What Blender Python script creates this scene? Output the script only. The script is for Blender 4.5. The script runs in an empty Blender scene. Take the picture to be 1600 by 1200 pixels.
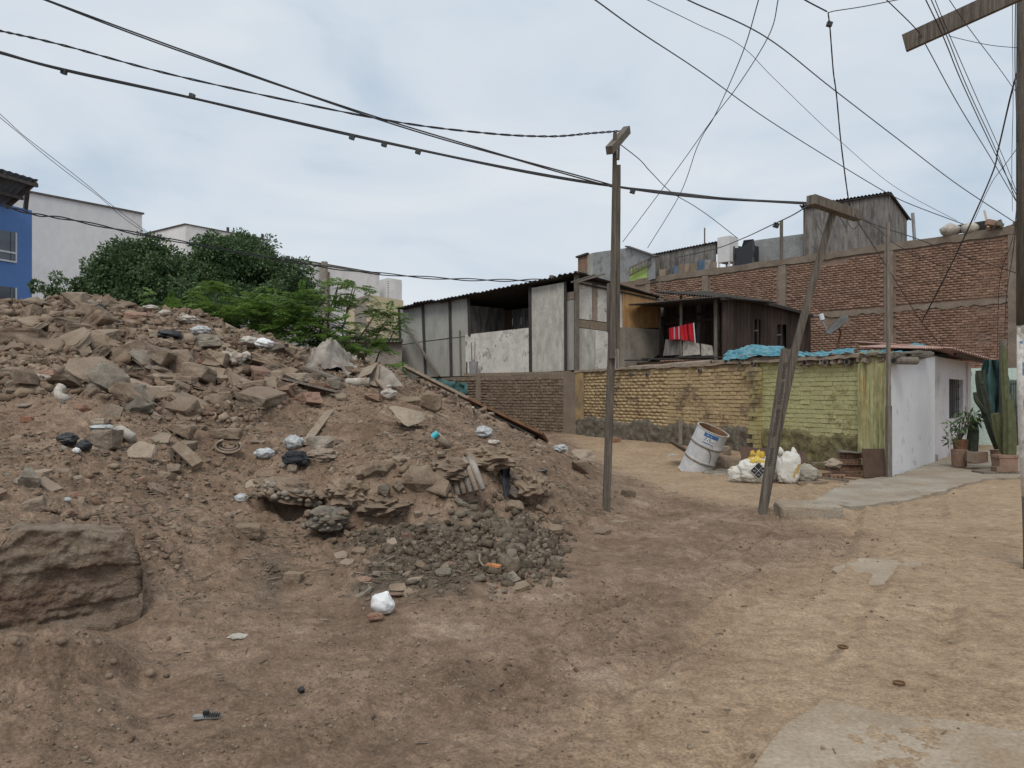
import bpy, bmesh, math, random
import numpy as np
from mathutils import Vector, Matrix, Euler

S = bpy.context.scene
COL = S.collection
R = math.radians

# ---------------------------------------------------------------- camera, sky, sun, exposure
EYE = 1.6
F = 1200.0            # focal length in photo pixels (photo 1600 wide)
HZ = 616.0            # horizon row in the photo
cam_d = bpy.data.cameras.new('camera'); cam = bpy.data.objects.new('camera', cam_d); COL.objects.link(cam)
cam.location = (0, 0, EYE); cam.rotation_euler = (R(90), 0, 0)
cam_d.sensor_width = 36; cam_d.lens = 36 * F / 1600; cam_d.shift_y = 16 / 1600
cam_d.clip_start = 0.05; cam_d.clip_end = 3000
S.camera = cam
S.view_settings.view_transform = 'Standard'; S.view_settings.look = 'None'
S.view_settings.gamma = 1; S.view_settings.use_curve_mapping = False
S.view_settings.exposure = 0.22

SUN_EL, SUN_AZ = R(52), R(192)      # azimuth clockwise from +Y: behind the camera, to the left
world = bpy.data.worlds.new('World'); S.world = world; world.use_nodes = True
nt = world.node_tree; nt.nodes.clear()
def wn(t, **k):
    n = nt.nodes.new(t)
    for a, b in k.items(): setattr(n, a, b)
    return n
wout = wn('ShaderNodeOutputWorld')
sky = wn('ShaderNodeTexSky', sky_type='NISHITA', sun_disc=False)
sky.sun_elevation = SUN_EL; sky.sun_rotation = SUN_AZ
bg1 = wn('ShaderNodeBackground'); bg1.inputs['Strength'].default_value = 0.06
nt.links.new(sky.outputs[0], bg1.inputs[0])
tc = wn('ShaderNodeTexCoord')
mp = wn('ShaderNodeMapping'); mp.inputs['Scale'].default_value = (1.0, 1.0, 2.6)
nt.links.new(tc.outputs['Generated'], mp.inputs[0])
n1 = wn('ShaderNodeTexNoise'); n1.inputs['Scale'].default_value = 2.5; n1.inputs['Detail'].default_value = 7; n1.inputs['Roughness'].default_value = 0.52; n1.inputs['Distortion'].default_value = 0.5
nt.links.new(mp.outputs[0], n1.inputs['Vector'])
rmp = wn('ShaderNodeValToRGB')
e = rmp.color_ramp.elements
e[0].position = 0.33; e[0].color = (0.44, 0.53, 0.63, 1)
e[1].position = 0.66; e[1].color = (0.655, 0.695, 0.742, 1)
x = e.new(0.48); x.color = (0.57, 0.635, 0.705, 1)
nt.links.new(n1.outputs['Fac'], rmp.inputs[0])
# pale brightening of the cloud deck towards the horizon and the zenith, the same all round
sep = wn('ShaderNodeSeparateXYZ'); nt.links.new(tc.outputs['Generated'], sep.inputs[0])
hr = wn('ShaderNodeValToRGB')
e = hr.color_ramp.elements
e[0].position = 0.0; e[0].color = (1.09, 1.07, 1.045, 1)
e[1].position = 1.0; e[1].color = (1.25, 1.2, 1.12, 1)
x = e.new(0.10); x.color = (1.08, 1.055, 1.03, 1)
x = e.new(0.36); x.color = (0.99, 1.0, 1.005, 1)
nt.links.new(sep.outputs['Z'], hr.inputs[0])
mul = wn('ShaderNodeMix', data_type='RGBA', blend_type='MULTIPLY'); mul.inputs[0].default_value = 1
nt.links.new(rmp.outputs[0], mul.inputs[6]); nt.links.new(hr.outputs[0], mul.inputs[7])
bg2 = wn('ShaderNodeBackground'); bg2.inputs['Strength'].default_value = 1.0
nt.links.new(mul.outputs[2], bg2.inputs[0])
mx = wn('ShaderNodeMixShader'); mx.inputs[0].default_value = 0.92
nt.links.new(bg1.outputs[0], mx.inputs[1]); nt.links.new(bg2.outputs[0], mx.inputs[2])
nt.links.new(mx.outputs[0], wout.inputs[0])

sl = bpy.data.lights.new('sun', 'SUN'); sl.energy = 1.5; sl.angle = R(24); sl.color = (1, 0.955, 0.89)
so = bpy.data.objects.new('sun', sl); COL.objects.link(so)
so.rotation_euler = (R(90) - SUN_EL, 0, -SUN_AZ + math.pi)
so.location = (-10, -10, 40)

# ---------------------------------------------------------------- layout helpers (world metres)
def ray(u, v): return ((u - 800) / F, 1.0, (HZ - v) / F)
def W(u, v, Y):
    d = ray(u, v); return Vector((d[0] * Y, Y, EYE + d[2] * Y))
class Plane:
    """a vertical facade through two ground points"""
    def __init__(s, A, B):
        s.A = Vector((A[0], A[1], 0)); s.B = Vector((B[0], B[1], 0))
        s.d = (s.B - s.A).normalized(); s.L = (s.B - s.A).length
        n = Vector((s.d.y, -s.d.x, 0))
        if n.dot(-s.A) < 0: n = -n
        s.n = n
    def p(s, u, v, off=0.0):
        d = Vector(ray(u, v)); o = Vector((0, 0, EYE))
        t = (s.A + s.n * off - o).dot(s.n) / d.dot(s.n)
        return o + d * t
    def at(s, a, z, off=0.0):
        q = s.A + s.d * a + s.n * off; return Vector((q.x, q.y, z))

# ---------------------------------------------------------------- noise
def _h(ix, iy, iz, seed):
    n = (ix.astype(np.int64) * 374761393 + iy.astype(np.int64) * 668265263 + iz.astype(np.int64) * 2147483647 + seed * 1274126177) & 0xFFFFFFFF
    n = ((n ^ (n >> 13)) * 1274126177) & 0xFFFFFFFF
    n = n ^ (n >> 16)
    return (n & 0xFFFFFF) / float(0xFFFFFF)
def vnoise(x, y, z=None, seed=0):
    x = np.asarray(x, float); y = np.asarray(y, float)
    ix = np.floor(x); iy = np.floor(y); fx = x - ix; fy = y - iy
    fx = fx * fx * (3 - 2 * fx); fy = fy * fy * (3 - 2 * fy)
    if z is None:
        iz = np.zeros_like(ix)
        a = _h(ix, iy, iz, seed); b = _h(ix + 1, iy, iz, seed); c = _h(ix, iy + 1, iz, seed); d = _h(ix + 1, iy + 1, iz, seed)
        return (a + (b - a) * fx) * (1 - fy) + (c + (d - c) * fx) * fy
    z = np.asarray(z, float); iz = np.floor(z); fz = z - iz; fz = fz * fz * (3 - 2 * fz)
    def lay(k):
        a = _h(ix, iy, iz + k, seed); b = _h(ix + 1, iy, iz + k, seed); c = _h(ix, iy + 1, iz + k, seed); d = _h(ix + 1, iy + 1, iz + k, seed)
        return (a + (b - a) * fx) * (1 - fy) + (c + (d - c) * fx) * fy
    return lay(0) * (1 - fz) + lay(1) * fz
def fbm(x, y, z=None, oct=4, seed=0, gain=0.5, lac=2.03):
    s = 0; a = 1; t = 0
    for k in range(oct):
        s = s + a * vnoise(x, y, z, seed + k * 17); t += a; a *= gain
        x = np.asarray(x) * lac + 3.7; y = np.asarray(y) * lac + 1.3
        if z is not None: z = np.asarray(z) * lac + 5.1
    return s / t
def sm(x, a, b):
    t = np.clip((np.asarray(x, float) - a) / (b - a), 0, 1); return t * t * (3 - 2 * t)

# ---------------------------------------------------------------- objects
def tag(o, label=None, cat=None, group=None, kind=None):
    if label: o['label'] = label
    if cat: o['category'] = cat
    if group: o['group'] = group
    if kind: o['kind'] = kind
    return o
def thing(name, label, cat, loc=(0, 0, 0), group=None):
    o = bpy.data.objects.new(name, None); COL.objects.link(o); o.location = loc
    o.empty_display_size = 0.1
    return tag(o, label, cat, group)
def root_loc(o):
    v = Vector((0, 0, 0))
    while o is not None: v = v + Vector(o.location); o = o.parent
    return v
class MB:
    def __init__(s): s.v = []; s.f = []
    def add(s, vs, fs):
        b = len(s.v); s.v += [tuple(q) for q in vs]; s.f += [tuple(i + b for i in q) for q in fs]; return s
    def hexa(s, p):           # 8 points: bottom ring 0-3, top ring 4-7
        return s.add(p, [(0, 3, 2, 1), (4, 5, 6, 7), (0, 1, 5, 4), (1, 2, 6, 5), (2, 3, 7, 6), (3, 0, 4, 7)])
    def box(s, c, sx, sy, sz, M=None):
        c = Vector(c); q = []
        for z in (-1, 1):
            for x, y in ((-1, -1), (1, -1), (1, 1), (-1, 1)):
                p = Vector((x * sx / 2, y * sy / 2, z * sz / 2))
                q.append(c + (M @ p if M else p))
        return s.hexa(q)
    def beam(s, a, b, w, h=None, up=(0, 0, 1), taper=1.0, roll=0.0):
        a = Vector(a); b = Vector(b); h = h or w
        d = (b - a).normalized(); u = Vector(up)
        if abs(d.dot(u)) > 0.98: u = Vector((1, 0, 0))
        x = d.cross(u).normalized(); y = x.cross(d)
        if roll: x, y = x * math.cos(roll) + y * math.sin(roll), y * math.cos(roll) - x * math.sin(roll)
        q = []
        for p, k in ((a, 1.0), (b, taper)):
            for i, j in ((-1, -1), (1, -1), (1, 1), (-1, 1)): q.append(p + x * (i * w / 2 * k) + y * (j * h / 2 * k))
        return s.hexa(q)
    def quadslab(s, pts, n, th):   # pts a polygon, extruded by -n*th
        pts = [Vector(p) for p in pts]; n = Vector(n); k = len(pts)
        vs = pts + [p - n * th for p in pts]
        fs = [tuple(range(k)), tuple(range(2 * k - 1, k - 1, -1))]
        for i in range(k): j = (i + 1) % k; fs.append((i, i + k, j + k, j))
        return s.add(vs, fs)
    def tube(s, pts, r, n=6, cap=True, jit=0, seed=0):
        rg = random.Random(seed)
        pts = [Vector(p) for p in pts]; m = len(pts)
        rr = r if hasattr(r, '__len__') else [r] * m
        vs = []; fs = []; u = None
        for i in range(m):
            d = (pts[min(i + 1, m - 1)] - pts[max(i - 1, 0)])
            d = d.normalized() if d.length > 1e-9 else Vector((0, 0, 1))
            if u is None:
                u = d.orthogonal().normalized()
            else:
                u = (u - d * u.dot(d))
                u = u.normalized() if u.length > 1e-6 else d.orthogonal().normalized()
            w = d.cross(u)
            for k in range(n):
                t = 2 * math.pi * k / n; q = rr[i] * (1 + (rg.uniform(-jit, jit) if jit else 0))
                vs.append(pts[i] + u * (math.cos(t) * q) + w * (math.sin(t) * q))
        for i in range(m - 1):
            for k in range(n):
                j = (k + 1) % n
                fs.append((i * n + k, i * n + j, (i + 1) * n + j, (i + 1) * n + k))
        if cap:
            fs.append(tuple(range(n - 1, -1, -1))); fs.append(tuple((m - 1) * n + k for k in range(n)))
        return s.add(vs, fs)
    def lathe(s, prof, n, M=None, close=False):
        vs = []; fs = []
        for r, z in prof:
            for k in range(n):
                t = 2 * math.pi * k / n; p = Vector((r * math.cos(t), r * math.sin(t), z)); vs.append(M @ p if M else p)
        for i in range(len(prof) - 1):
            for k in range(n):
                j = (k + 1) % n; fs.append((i * n + k, i * n + j, (i + 1) * n + j, (i + 1) * n + k))
        return s.add(vs, fs)
    def grid(s, fn, nu, nv):       # fn(a,b) a,b in 0..1
        vs = [fn(i / nu, j / nv) for j in range(nv + 1) for i in range(nu + 1)]
        fs = [(j * (nu + 1) + i, j * (nu + 1) + i + 1, (j + 1) * (nu + 1) + i + 1, (j + 1) * (nu + 1) + i) for j in range(nv) for i in range(nu)]
        return s.add(vs, fs)
    def mesh(s, name, mat=None, smooth=False, off=(0, 0, 0)):
        me = bpy.data.meshes.new(name)
        o = off
        me.from_pydata([(v[0] - o[0], v[1] - o[1], v[2] - o[2]) for v in s.v], [], s.f)
        if mat: me.materials.append(mat)
        if smooth: me.polygons.foreach_set('use_smooth', [True] * len(me.polygons))
        me.update(); return me
    def build(s, name, mat, parent=None, smooth=False, local=False):
        off = (0, 0, 0) if local or parent is None else root_loc(parent)
        if parent is None and not local:     # a one-mesh thing: origin at its base centre
            a = np.array([tuple(v) for v in s.v]); off = Vector(((a[:, 0].min() + a[:, 0].max()) / 2, (a[:, 1].min() + a[:, 1].max()) / 2, a[:, 2].min()))
        o = bpy.data.objects.new(name, s.mesh(name, mat, smooth, off)); COL.objects.link(o)
        if parent is None and not local: o.location = off
        o.parent = parent
        return o
def np_mesh(name, V, Fq, mat, parent=None, smooth=False, off=None):
    """V (n,3), Fq (m,3|4) -> object, fast"""
    V = np.asarray(V, np.float32); Fq = np.asarray(Fq, np.int32); k = Fq.shape[1]
    if off is None: off = tuple(root_loc(parent)) if parent else (0, 0, 0)
    V = V - np.array(off, np.float32)
    me = bpy.data.meshes.new(name)
    me.vertices.add(len(V)); me.vertices.foreach_set('co', V.ravel())
    me.loops.add(Fq.size); me.loops.foreach_set('vertex_index', Fq.ravel())
    me.polygons.add(len(Fq)); me.polygons.foreach_set('loop_start', np.arange(0, Fq.size, k, dtype=np.int32))
    me.polygons.foreach_set('loop_total', np.full(len(Fq), k, np.int32))
    if smooth: me.polygons.foreach_set('use_smooth', np.ones(len(Fq), bool))
    me.update(calc_edges=True)
    if mat: me.materials.append(mat)
    o = bpy.data.objects.new(name, me); COL.objects.link(o); o.parent = parent
    return o
def blob(mb, c, rx, ry, rz, amp=0.12, freq=2.5, seed=0, nu=14, nv=10, M=None, sq=1.0, flat=0.0, pinch=0.0, crease=0.0):
    """crumpled rounded body; flat cuts the underside, pinch gathers the top"""
    th = np.linspace(0, 2 * math.pi, nu, endpoint=False); ph = np.linspace(0.04, math.pi - 0.04, nv)
    T, P = np.meshgrid(th, ph)
    cx = np.sign(np.cos(T)) * np.abs(np.cos(T)) ** sq; sx = np.sign(np.sin(T)) * np.abs(np.sin(T)) ** sq
    sp = np.sin(P) ** sq; cp = np.sign(np.cos(P)) * np.abs(np.cos(P)) ** sq
    x, y, z = cx * sp, sx * sp, cp
    d = 1 + amp * 2 * (fbm(x * freq + seed * 3.1, y * freq + 9.2, z * freq + 4.4, 4, seed) - 0.5)
    if crease: d = d - crease * np.abs(fbm(x * freq * 1.3 + 7.7, y * freq * 1.3 + seed, z * freq * 1.3, 3, seed + 5) - .5) * 4
    if pinch:
        g = 1 - pinch * sm(z, 0.35, 0.95) * 0.8
        x, y = x * g, y * g
    x, y, z = x * d, y * d, z * d
    if flat: z = np.maximum(z, -1 + flat)
    V = [Vector((a * rx, b * ry, q * rz)) for a, b, q in zip(x.ravel(), y.ravel(), z.ravel())]
    if M: V = [M @ q for q in V]
    V = [Vector(c) + q for q in V]
    fs = []
    for j in range(nv - 1):
        for i in range(nu):
            k = (i + 1) % nu; fs.append((j * nu + i, (j + 1) * nu + i, (j + 1) * nu + k, j * nu + k))
    fs.append(tuple(range(nu))); fs.append(tuple((nv - 1) * nu + k for k in range(nu - 1, -1, -1)))
    return mb.add(V, fs)

# ---------------------------------------------------------------- materials
def new_mat(name):
    m = bpy.data.materials.new(name); m.use_nodes = True
    return m, m.node_tree, m.node_tree.nodes['Principled BSDF']
def nd(t, kind, **inp):
    n = t.nodes.new(kind)
    for k, v in inp.items():
        if k in n.inputs: n.inputs[k].default_value = v
        else: setattr(n, k, v)
    return n
def c4(c): return (c[0], c[1], c[2], 1)
def pm(name, cols, scale=3.0, rough=0.9, bump=0.25, bscale=30.0, vary=0.12, stretch=None, stain=None, stain2=None, dist=0.02, metallic=0.0, spec=0.3, detail=6, contrast=0.18, fine=0.25, trans=0.0, dust=None):
    """weathered surface: colour ramp over world-space noise, fine mottling, optional stains [(colour, scale, threshold, softness)], relief"""
    m, t, b = new_mat(name); L = t.links.new
    geo = t.nodes.new('ShaderNodeNewGeometry'); vec = geo.outputs['Position']
    if stretch:
        mp = nd(t, 'ShaderNodeMapping'); mp.inputs['Scale'].default_value = stretch; L(vec, mp.inputs[0]); vec = mp.outputs[0]
    n = nd(t, 'ShaderNodeTexNoise', Scale=scale, Detail=detail, Roughness=0.6); L(vec, n.inputs['Vector'])
    r = nd(t, 'ShaderNodeValToRGB'); el = r.color_ramp.elements
    k = len(cols); lo, hi = 0.5 - contrast, 0.5 + contrast
    el[0].position = lo; el[0].color = c4(cols[0]); el[1].position = hi; el[1].color = c4(cols[-1])
    for i in range(1, k - 1):
        q = el.new(lo + (hi - lo) * i / (k - 1)); q.color = c4(cols[i])
    L(n.outputs['Fac'], r.inputs[0]); col = r.outputs[0]
    f = nd(t, 'ShaderNodeTexNoise', Scale=bscale, Detail=5, Roughness=0.65); L(vec, f.inputs['Vector'])
    for i, st in enumerate([q for q in (stain, stain2) if q]):
        sc, ssc, thr, soft = st
        s = nd(t, 'ShaderNodeTexNoise', Scale=ssc, Detail=7, Roughness=0.65); L(vec, s.inputs['Vector'])
        s.noise_dimensions = '4D'; s.inputs['W'].default_value = 3.3 * (i + 1)
        mr = nd(t, 'ShaderNodeMapRange'); mr.inputs[1].default_value = thr - soft; mr.inputs[2].default_value = thr + soft
        L(s.outputs['Fac'], mr.inputs[0])
        mx = nd(t, 'ShaderNodeMix', data_type='RGBA'); L(mr.outputs[0], mx.inputs[0]); L(col, mx.inputs[6]); mx.inputs[7].default_value = c4(sc); col = mx.outputs[2]
    if fine:
        mr = nd(t, 'ShaderNodeMapRange'); mr.inputs[1].default_value = 0.3; mr.inputs[2].default_value = 0.7; mr.inputs[3].default_value = 1 - fine; mr.inputs[4].default_value = 1 + fine * 0.8
        L(f.outputs['Fac'], mr.inputs[0])
        mx = nd(t, 'ShaderNodeMix', data_type='RGBA', blend_type='MULTIPLY'); mx.inputs[0].default_value = 1
        L(col, mx.inputs[6]); L(mr.outputs[0], mx.inputs[7]); col = mx.outputs[2]
    if vary:
        oi = t.nodes.new('ShaderNodeObjectInfo')
        mr = nd(t, 'ShaderNodeMapRange'); mr.inputs[3].default_value = 1 - vary; mr.inputs[4].default_value = 1 + vary; L(oi.outputs['Random'], mr.inputs[0])
        mx = nd(t, 'ShaderNodeMix', data_type='RGBA', blend_type='MULTIPLY'); mx.inputs[0].default_value = 1
        L(col, mx.inputs[6]); L(mr.outputs[0], mx.inputs[7]); col = mx.outputs[2]
    if dust:      # settled dust on faces that look up
        sx = t.nodes.new('ShaderNodeSeparateXYZ'); L(geo.outputs['True Normal'], sx.inputs[0])
        mu = nd(t, 'ShaderNodeMath', operation='MULTIPLY'); L(sx.outputs['Z'], mu.inputs[0]); L(f.outputs['Fac'], mu.inputs[1])
        mr = nd(t, 'ShaderNodeMapRange'); mr.inputs[1].default_value = .18; mr.inputs[2].default_value = .55; mr.inputs[4].default_value = dust[1]; L(mu.outputs[0], mr.inputs[0])
        mx = nd(t, 'ShaderNodeMix', data_type='RGBA'); L(mr.outputs[0], mx.inputs[0]); L(col, mx.inputs[6]); mx.inputs[7].default_value = c4(dust[0]); col = mx.outputs[2]
    L(col, b.inputs['Base Color'])
    b.inputs['Roughness'].default_value = rough; b.inputs['Metallic'].default_value = metallic
    b.inputs['Specular IOR Level'].default_value = spec
    if trans: b.inputs['Transmission Weight'].default_value = trans
    if bump:
        bp = nd(t, 'ShaderNodeBump', Strength=bump, Distance=dist); L(f.outputs['Fac'], bp.inputs['Height']); L(bp.outputs[0], b.inputs['Normal'])
    return m

MT = {}
MT['concrete'] = pm('broken_concrete', [(.17, .131, .097), (.245, .194, .147), (.33, .27, .21)], 2.2, .95, .5, 38, .22, stain=((.16, .115, .08), 1.6, .55, .08), contrast=.2, dust=((.235, .17, .12), .55))
MT['concrete_pale'] = pm('pale_concrete', [(.28, .228, .175), (.38, .315, .245)], 2.5, .95, .45, 34, .12, stain=((.19, .14, .1), 2, .56, .06), dust=((.235, .17, .12), .55))
MT['stone'] = pm('dusty_stone', [(.125, .09, .065), (.2, .15, .108), (.27, .208, .153)], 4, .95, .5, 40, .25, dust=((.235, .17, .12), .55))
MT['stone_grey'] = pm('grey_stone', [(.125, .106, .084), (.195, .168, .135), (.28, .246, .2)], 5, .95, .5, 45, .28)
MT['brick_bit'] = pm('brick_rubble', [(.2, .095, .062), (.29, .15, .1)], 5, .95, .45, 50, .25, stain=((.25, .19, .14), 4, .5, .08), dust=((.24, .18, .132), .85))
MT['old_wood'] = pm('weathered_wood', [(.1, .085, .07), (.165, .142, .118), (.24, .21, .178)], 5, .9, .5, 22, .15, stretch=(6, 6, .5), contrast=.22)
MT['pole_wood'] = pm('grey_pole_wood', [(.07, .058, .046), (.125, .107, .087), (.195, .17, .142)], 7, .9, .6, 26, .12, stretch=(5, 5, .35), contrast=.2)
MT['plank_wood'] = pm('lumber', [(.16, .12, .085), (.24, .185, .135), (.3, .24, .185)], 6, .9, .4, 30, .2, stretch=(3, 3, 3))
MT['ply'] = pm('orange_plywood', [(.33, .18, .07), (.42, .245, .105), (.46, .285, .13)], 2.5, .8, .15, 20, .05, stretch=(4, 4, .8), stain=((.24, .13, .06), 2.2, .6, .1))
MT['ply_grey'] = pm('grey_plywood', [(.115, .105, .096), (.185, .172, .158), (.25, .235, .218)], 1.8, .9, .3, 16, .1, stretch=(3.2, 3.2, .7), stain=((.09, .08, .073), 1.6, .55, .08))
MT['panel_grey'] = pm('grey_fibre_panel', [(.33, .325, .295), (.38, .375, .34)], 1.2, .9, .1, 20, .05, stretch=(1.5, 1.5, .6), stain=((.24, .225, .195), 1.3, .6, .12), fine=.1)
MT['panel_white'] = pm('flaking_white_panel', [(.45, .425, .385), (.58, .55, .505), (.66, .63, .585)], 2.2, .85, .25, 24, .06, stain=((.22, .19, .155), 3.2, .6, .05), contrast=.2)
MT['panel_worn'] = pm('worn_white_board', [(.33, .32, .285), (.45, .435, .38), (.56, .54, .465)], 2.0, .85, .25, 18, .0, stretch=(2.2, 2.2, .9), contrast=.2, stain=((.2, .18, .15), 5, .66, .04))
MT['dark_wood'] = pm('dark_brown_boards', [(.035, .024, .02), (.058, .04, .033), (.08, .058, .048)], 4, .9, .35, 26, .3, stretch=(5, 5, .4))
MT['black_frame'] = pm('dark_frame', [(.03, .028, .027), (.055, .05, .047)], 6, .8, .2, 30, .1)
MT['tin_dark'] = pm('dark_corrugated_sheet', [(.035, .033, .032), (.07, .065, .06)], 3, .75, .2, 20, .05, stain=((.11, .07, .045), 3, .6, .07))
MT['tin_grey'] = pm('grey_sheet', [(.23, .235, .235), (.31, .315, .315)], 2, .7, .12, 18, .08, stain=((.17, .155, .14), 2.5, .6, .07))
MT['tin_red'] = pm('faded_red_sheet', [(.3, .16, .13), (.4, .24, .2)], 2.5, .8, .2, 20, 0, stain=((.4, .34, .3), 3, .55, .08))
MT['white_paint'] = pm('lilac_white_plaster', [(.49, .465, .48), (.555, .53, .54)], 1.4, .85, .12, 26, 0, stain=((.33, .285, .27), 1.7, .6, .06), stain2=((.4, .36, .34), 9, .63, .03), fine=.1)
MT['white_paint2'] = pm('fresh_white_plaster', [(.6, .6, .62), (.65, .65, .665)], 1.6, .85, .12, 26, 0, stain=((.44, .41, .41), 2.6, .62, .05), stain2=((.36, .33, .32), 11, .68, .02), fine=.09)
MT['bldg_white'] = pm('far_white_render', [(.62, .61, .605), (.7, .69, .685)], .35, .9, .1, 4, .05, stain=((.52, .5, .485), .5, .6, .1), stretch=(1, 1, .6), fine=.06)
MT['bldg_blue'] = pm('blue_render', [(.095, .195, .44), (.115, .225, .49)], .6, .85, .06, 8, 0, fine=.05)
MT['bldg_yellow'] = pm('yellow_render', [(.5, .43, .28), (.56, .49, .33)], .6, .9, .06, 8, 0, fine=.06)
MT['bldg_brown'] = pm('far_brick', [(.24, .2, .17), (.32, .28, .245)], 1.2, .9, .1, 8, 0, fine=.2)
MT['trim_dark'] = pm('dark_coping', [(.06, .055, .05), (.1, .09, .085)], 4, .9, 0, 10, 0)
MT['white_trim'] = pm('white_trim', [(.6, .62, .65), (.66, .68, .7)], 3, .6, 0, 10, 0, fine=.03)
MT['col_concrete'] = pm('cast_concrete', [(.2, .175, .145), (.28, .25, .21)], 2.0, .95, .4, 30, .1, stain=((.15, .13, .105), 2, .58, .08))
MT['black_plastic'] = pm('black_plastic', [(.012, .013, .016), (.03, .032, .036)], 14, .45, .3, 40, .1, spec=.5)
MT['cable'] = pm('black_cable', [(.03, .03, .034), (.045, .045, .05)], 5, .6, 0, 10, 0, fine=0)
MT['cable_grey'] = pm('grey_cable', [(.09, .095, .105), (.12, .125, .135)], 5, .6, 0, 10, 0, fine=0)
MT['white_bag'] = pm('white_plastic_bag', [(.6, .6, .6), (.74, .74, .74)], 9, .38, .25, 26, .05, spec=.5, fine=.06)
MT['clear_bag'] = pm('milky_plastic_bag', [(.32, .34, .35), (.5, .51, .51)], 16, .35, .3, 26, .05, spec=.5, stain=((.3, .26, .2), 9, .6, .06))
MT['dusty_white'] = pm('dusty_white_sacking', [(.33, .3, .26), (.52, .48, .43)], 8, .8, .3, 40, .1, stain=((.26, .21, .16), 5, .58, .07))
MT['sack_cloth'] = pm('grey_sacking', [(.2, .175, .15), (.3, .265, .23), (.37, .33, .29)], 5, .9, .4, 60, .05)
MT['brown_board'] = pm('brown_hardboard', [(.07, .04, .027), (.1, .06, .042)], 5, .75, .15, 30, .12, stretch=(4, 4, .8))
MT['teal'] = pm('teal_net', [(.035, .085, .085), (.065, .135, .13)], 8, .9, .5, 60, .05)
MT['blue_tarp'] = pm('torn_blue_tarp', [(.03, .16, .215), (.07, .22, .28), (.17, .31, .33)], 6, .6, .3, 40, .1)
MT['red_cloth'] = pm('red_cloth', [(.4, .012, .022), (.5, .02, .035)], 5, .85, .2, 60, .1)
MT['rust'] = pm('rusted_metal', [(.09, .045, .025), (.19, .1, .05)], 9, .85, .3, 40, .1)
MT['dark_rag'] = pm('dark_rag', [(.02, .022, .028), (.045, .046, .052)], 10, .9, .4, 50, .1)
MT['green_paint'] = pm('lime_paint', [(.33, .46, .12), (.4, .54, .17)], 2, .8, .1, 20, 0)
MT['terracotta'] = pm('terracotta', [(.2, .125, .09), (.27, .175, .13)], 8, .9, .3, 40, .15)
MT['cactus'] = pm('cactus_skin', [(.075, .085, .038), (.12, .125, .06)], 9, .7, .3, 40, .1)
MT['cactus_dark'] = pm('dark_cactus_skin', [(.025, .032, .022), (.05, .06, .038)], 9, .7, .3, 40, .1)
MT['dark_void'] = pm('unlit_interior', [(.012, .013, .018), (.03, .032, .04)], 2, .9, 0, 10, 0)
MT['glass'] = pm('window_glass', [(.03, .04, .06), (.06, .075, .1)], 1.0, .12, 0, 5, 0, spec=.8, fine=0)
MT['teal_glass'] = pm('teal_window_glass', [(.08, .17, .18), (.12, .24, .25)], 1.0, .15, 0, 5, 0, spec=.6, fine=0)
MT['cardboard'] = pm('dusty_cardboard', [(.23, .18, .135), (.31, .25, .195)], 5, .9, .25, 40, .1)
MT['cream'] = pm('cream_plastic', [(.5, .44, .33), (.6, .54, .42)], 6, .5, .1, 40, 0)
MT['orange'] = pm('orange_clay', [(.5, .2, .08), (.58, .27, .13)], 8, .9, .2, 50, 0)
MT['cyan'] = pm('turquoise_plastic', [(.05, .42, .5), (.07, .5, .57)], 8, .4, 0, 50, 0, spec=.5)
MT['bark'] = pm('grey_bark', [(.07, .06, .048), (.14, .122, .1)], 8, .95, .5, 40, .1, stretch=(4, 4, 1))
def leaf_mat(name, cols, scale, trans=0.25):
    m, t, b = new_mat(name); L = t.links.new
    g = t.nodes.new('ShaderNodeNewGeometry')
    n = nd(t, 'ShaderNodeTexNoise', Scale=scale, Detail=4, Roughness=.7); L(g.outputs['Position'], n.inputs['Vector'])
    mix = nd(t, 'ShaderNodeMath', operation='MULTIPLY_ADD'); mix.inputs[1].default_value = .35; L(g.outputs['Random Per Island'], mix.inputs[0])
    sub = nd(t, 'ShaderNodeMath', operation='SUBTRACT'); sub.inputs[1].default_value = .175; L(n.outputs['Fac'], sub.inputs[0]); L(sub.outputs[0], mix.inputs[2])
    r = nd(t, 'ShaderNodeValToRGB'); el = r.color_ramp.elements
    el[0].position = .3; el[0].color = c4(cols[0]); el[1].position = .72; el[1].color = c4(cols[2]); q = el.new(.5); q.color = c4(cols[1])
    L(mix.outputs[0], r.inputs[0]); L(r.outputs[0], b.inputs['Base Color'])
    b.inputs['Roughness'].default_value = .55; b.inputs['Specular IOR Level'].default_value = .35
    tr = nd(t, 'ShaderNodeBsdfTranslucent'); L(r.outputs[0], tr.inputs[0])
    ms = nd(t, 'ShaderNodeMixShader'); ms.inputs[0].default_value = trans
    L(b.outputs[0], ms.inputs[1]); L(tr.outputs[0], ms.inputs[2]); L(ms.outputs[0], t.nodes['Material Output'].inputs[0])
    return m
MT['leaf_dark'] = leaf_mat('dark_leaves', [(.036, .068, .028), (.072, .125, .05), (.13, .195, .082)], 1.6, .25)
MT['leaf_light'] = leaf_mat('bright_leaves', [(.085, .15, .03), (.145, .24, .05), (.22, .33, .09)], 1.4, .35)
MT['leaf_mid'] = leaf_mat('mid_leaves', [(.03, .06, .02), (.05, .09, .03), (.09, .14, .05)], 2, .3)
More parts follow.
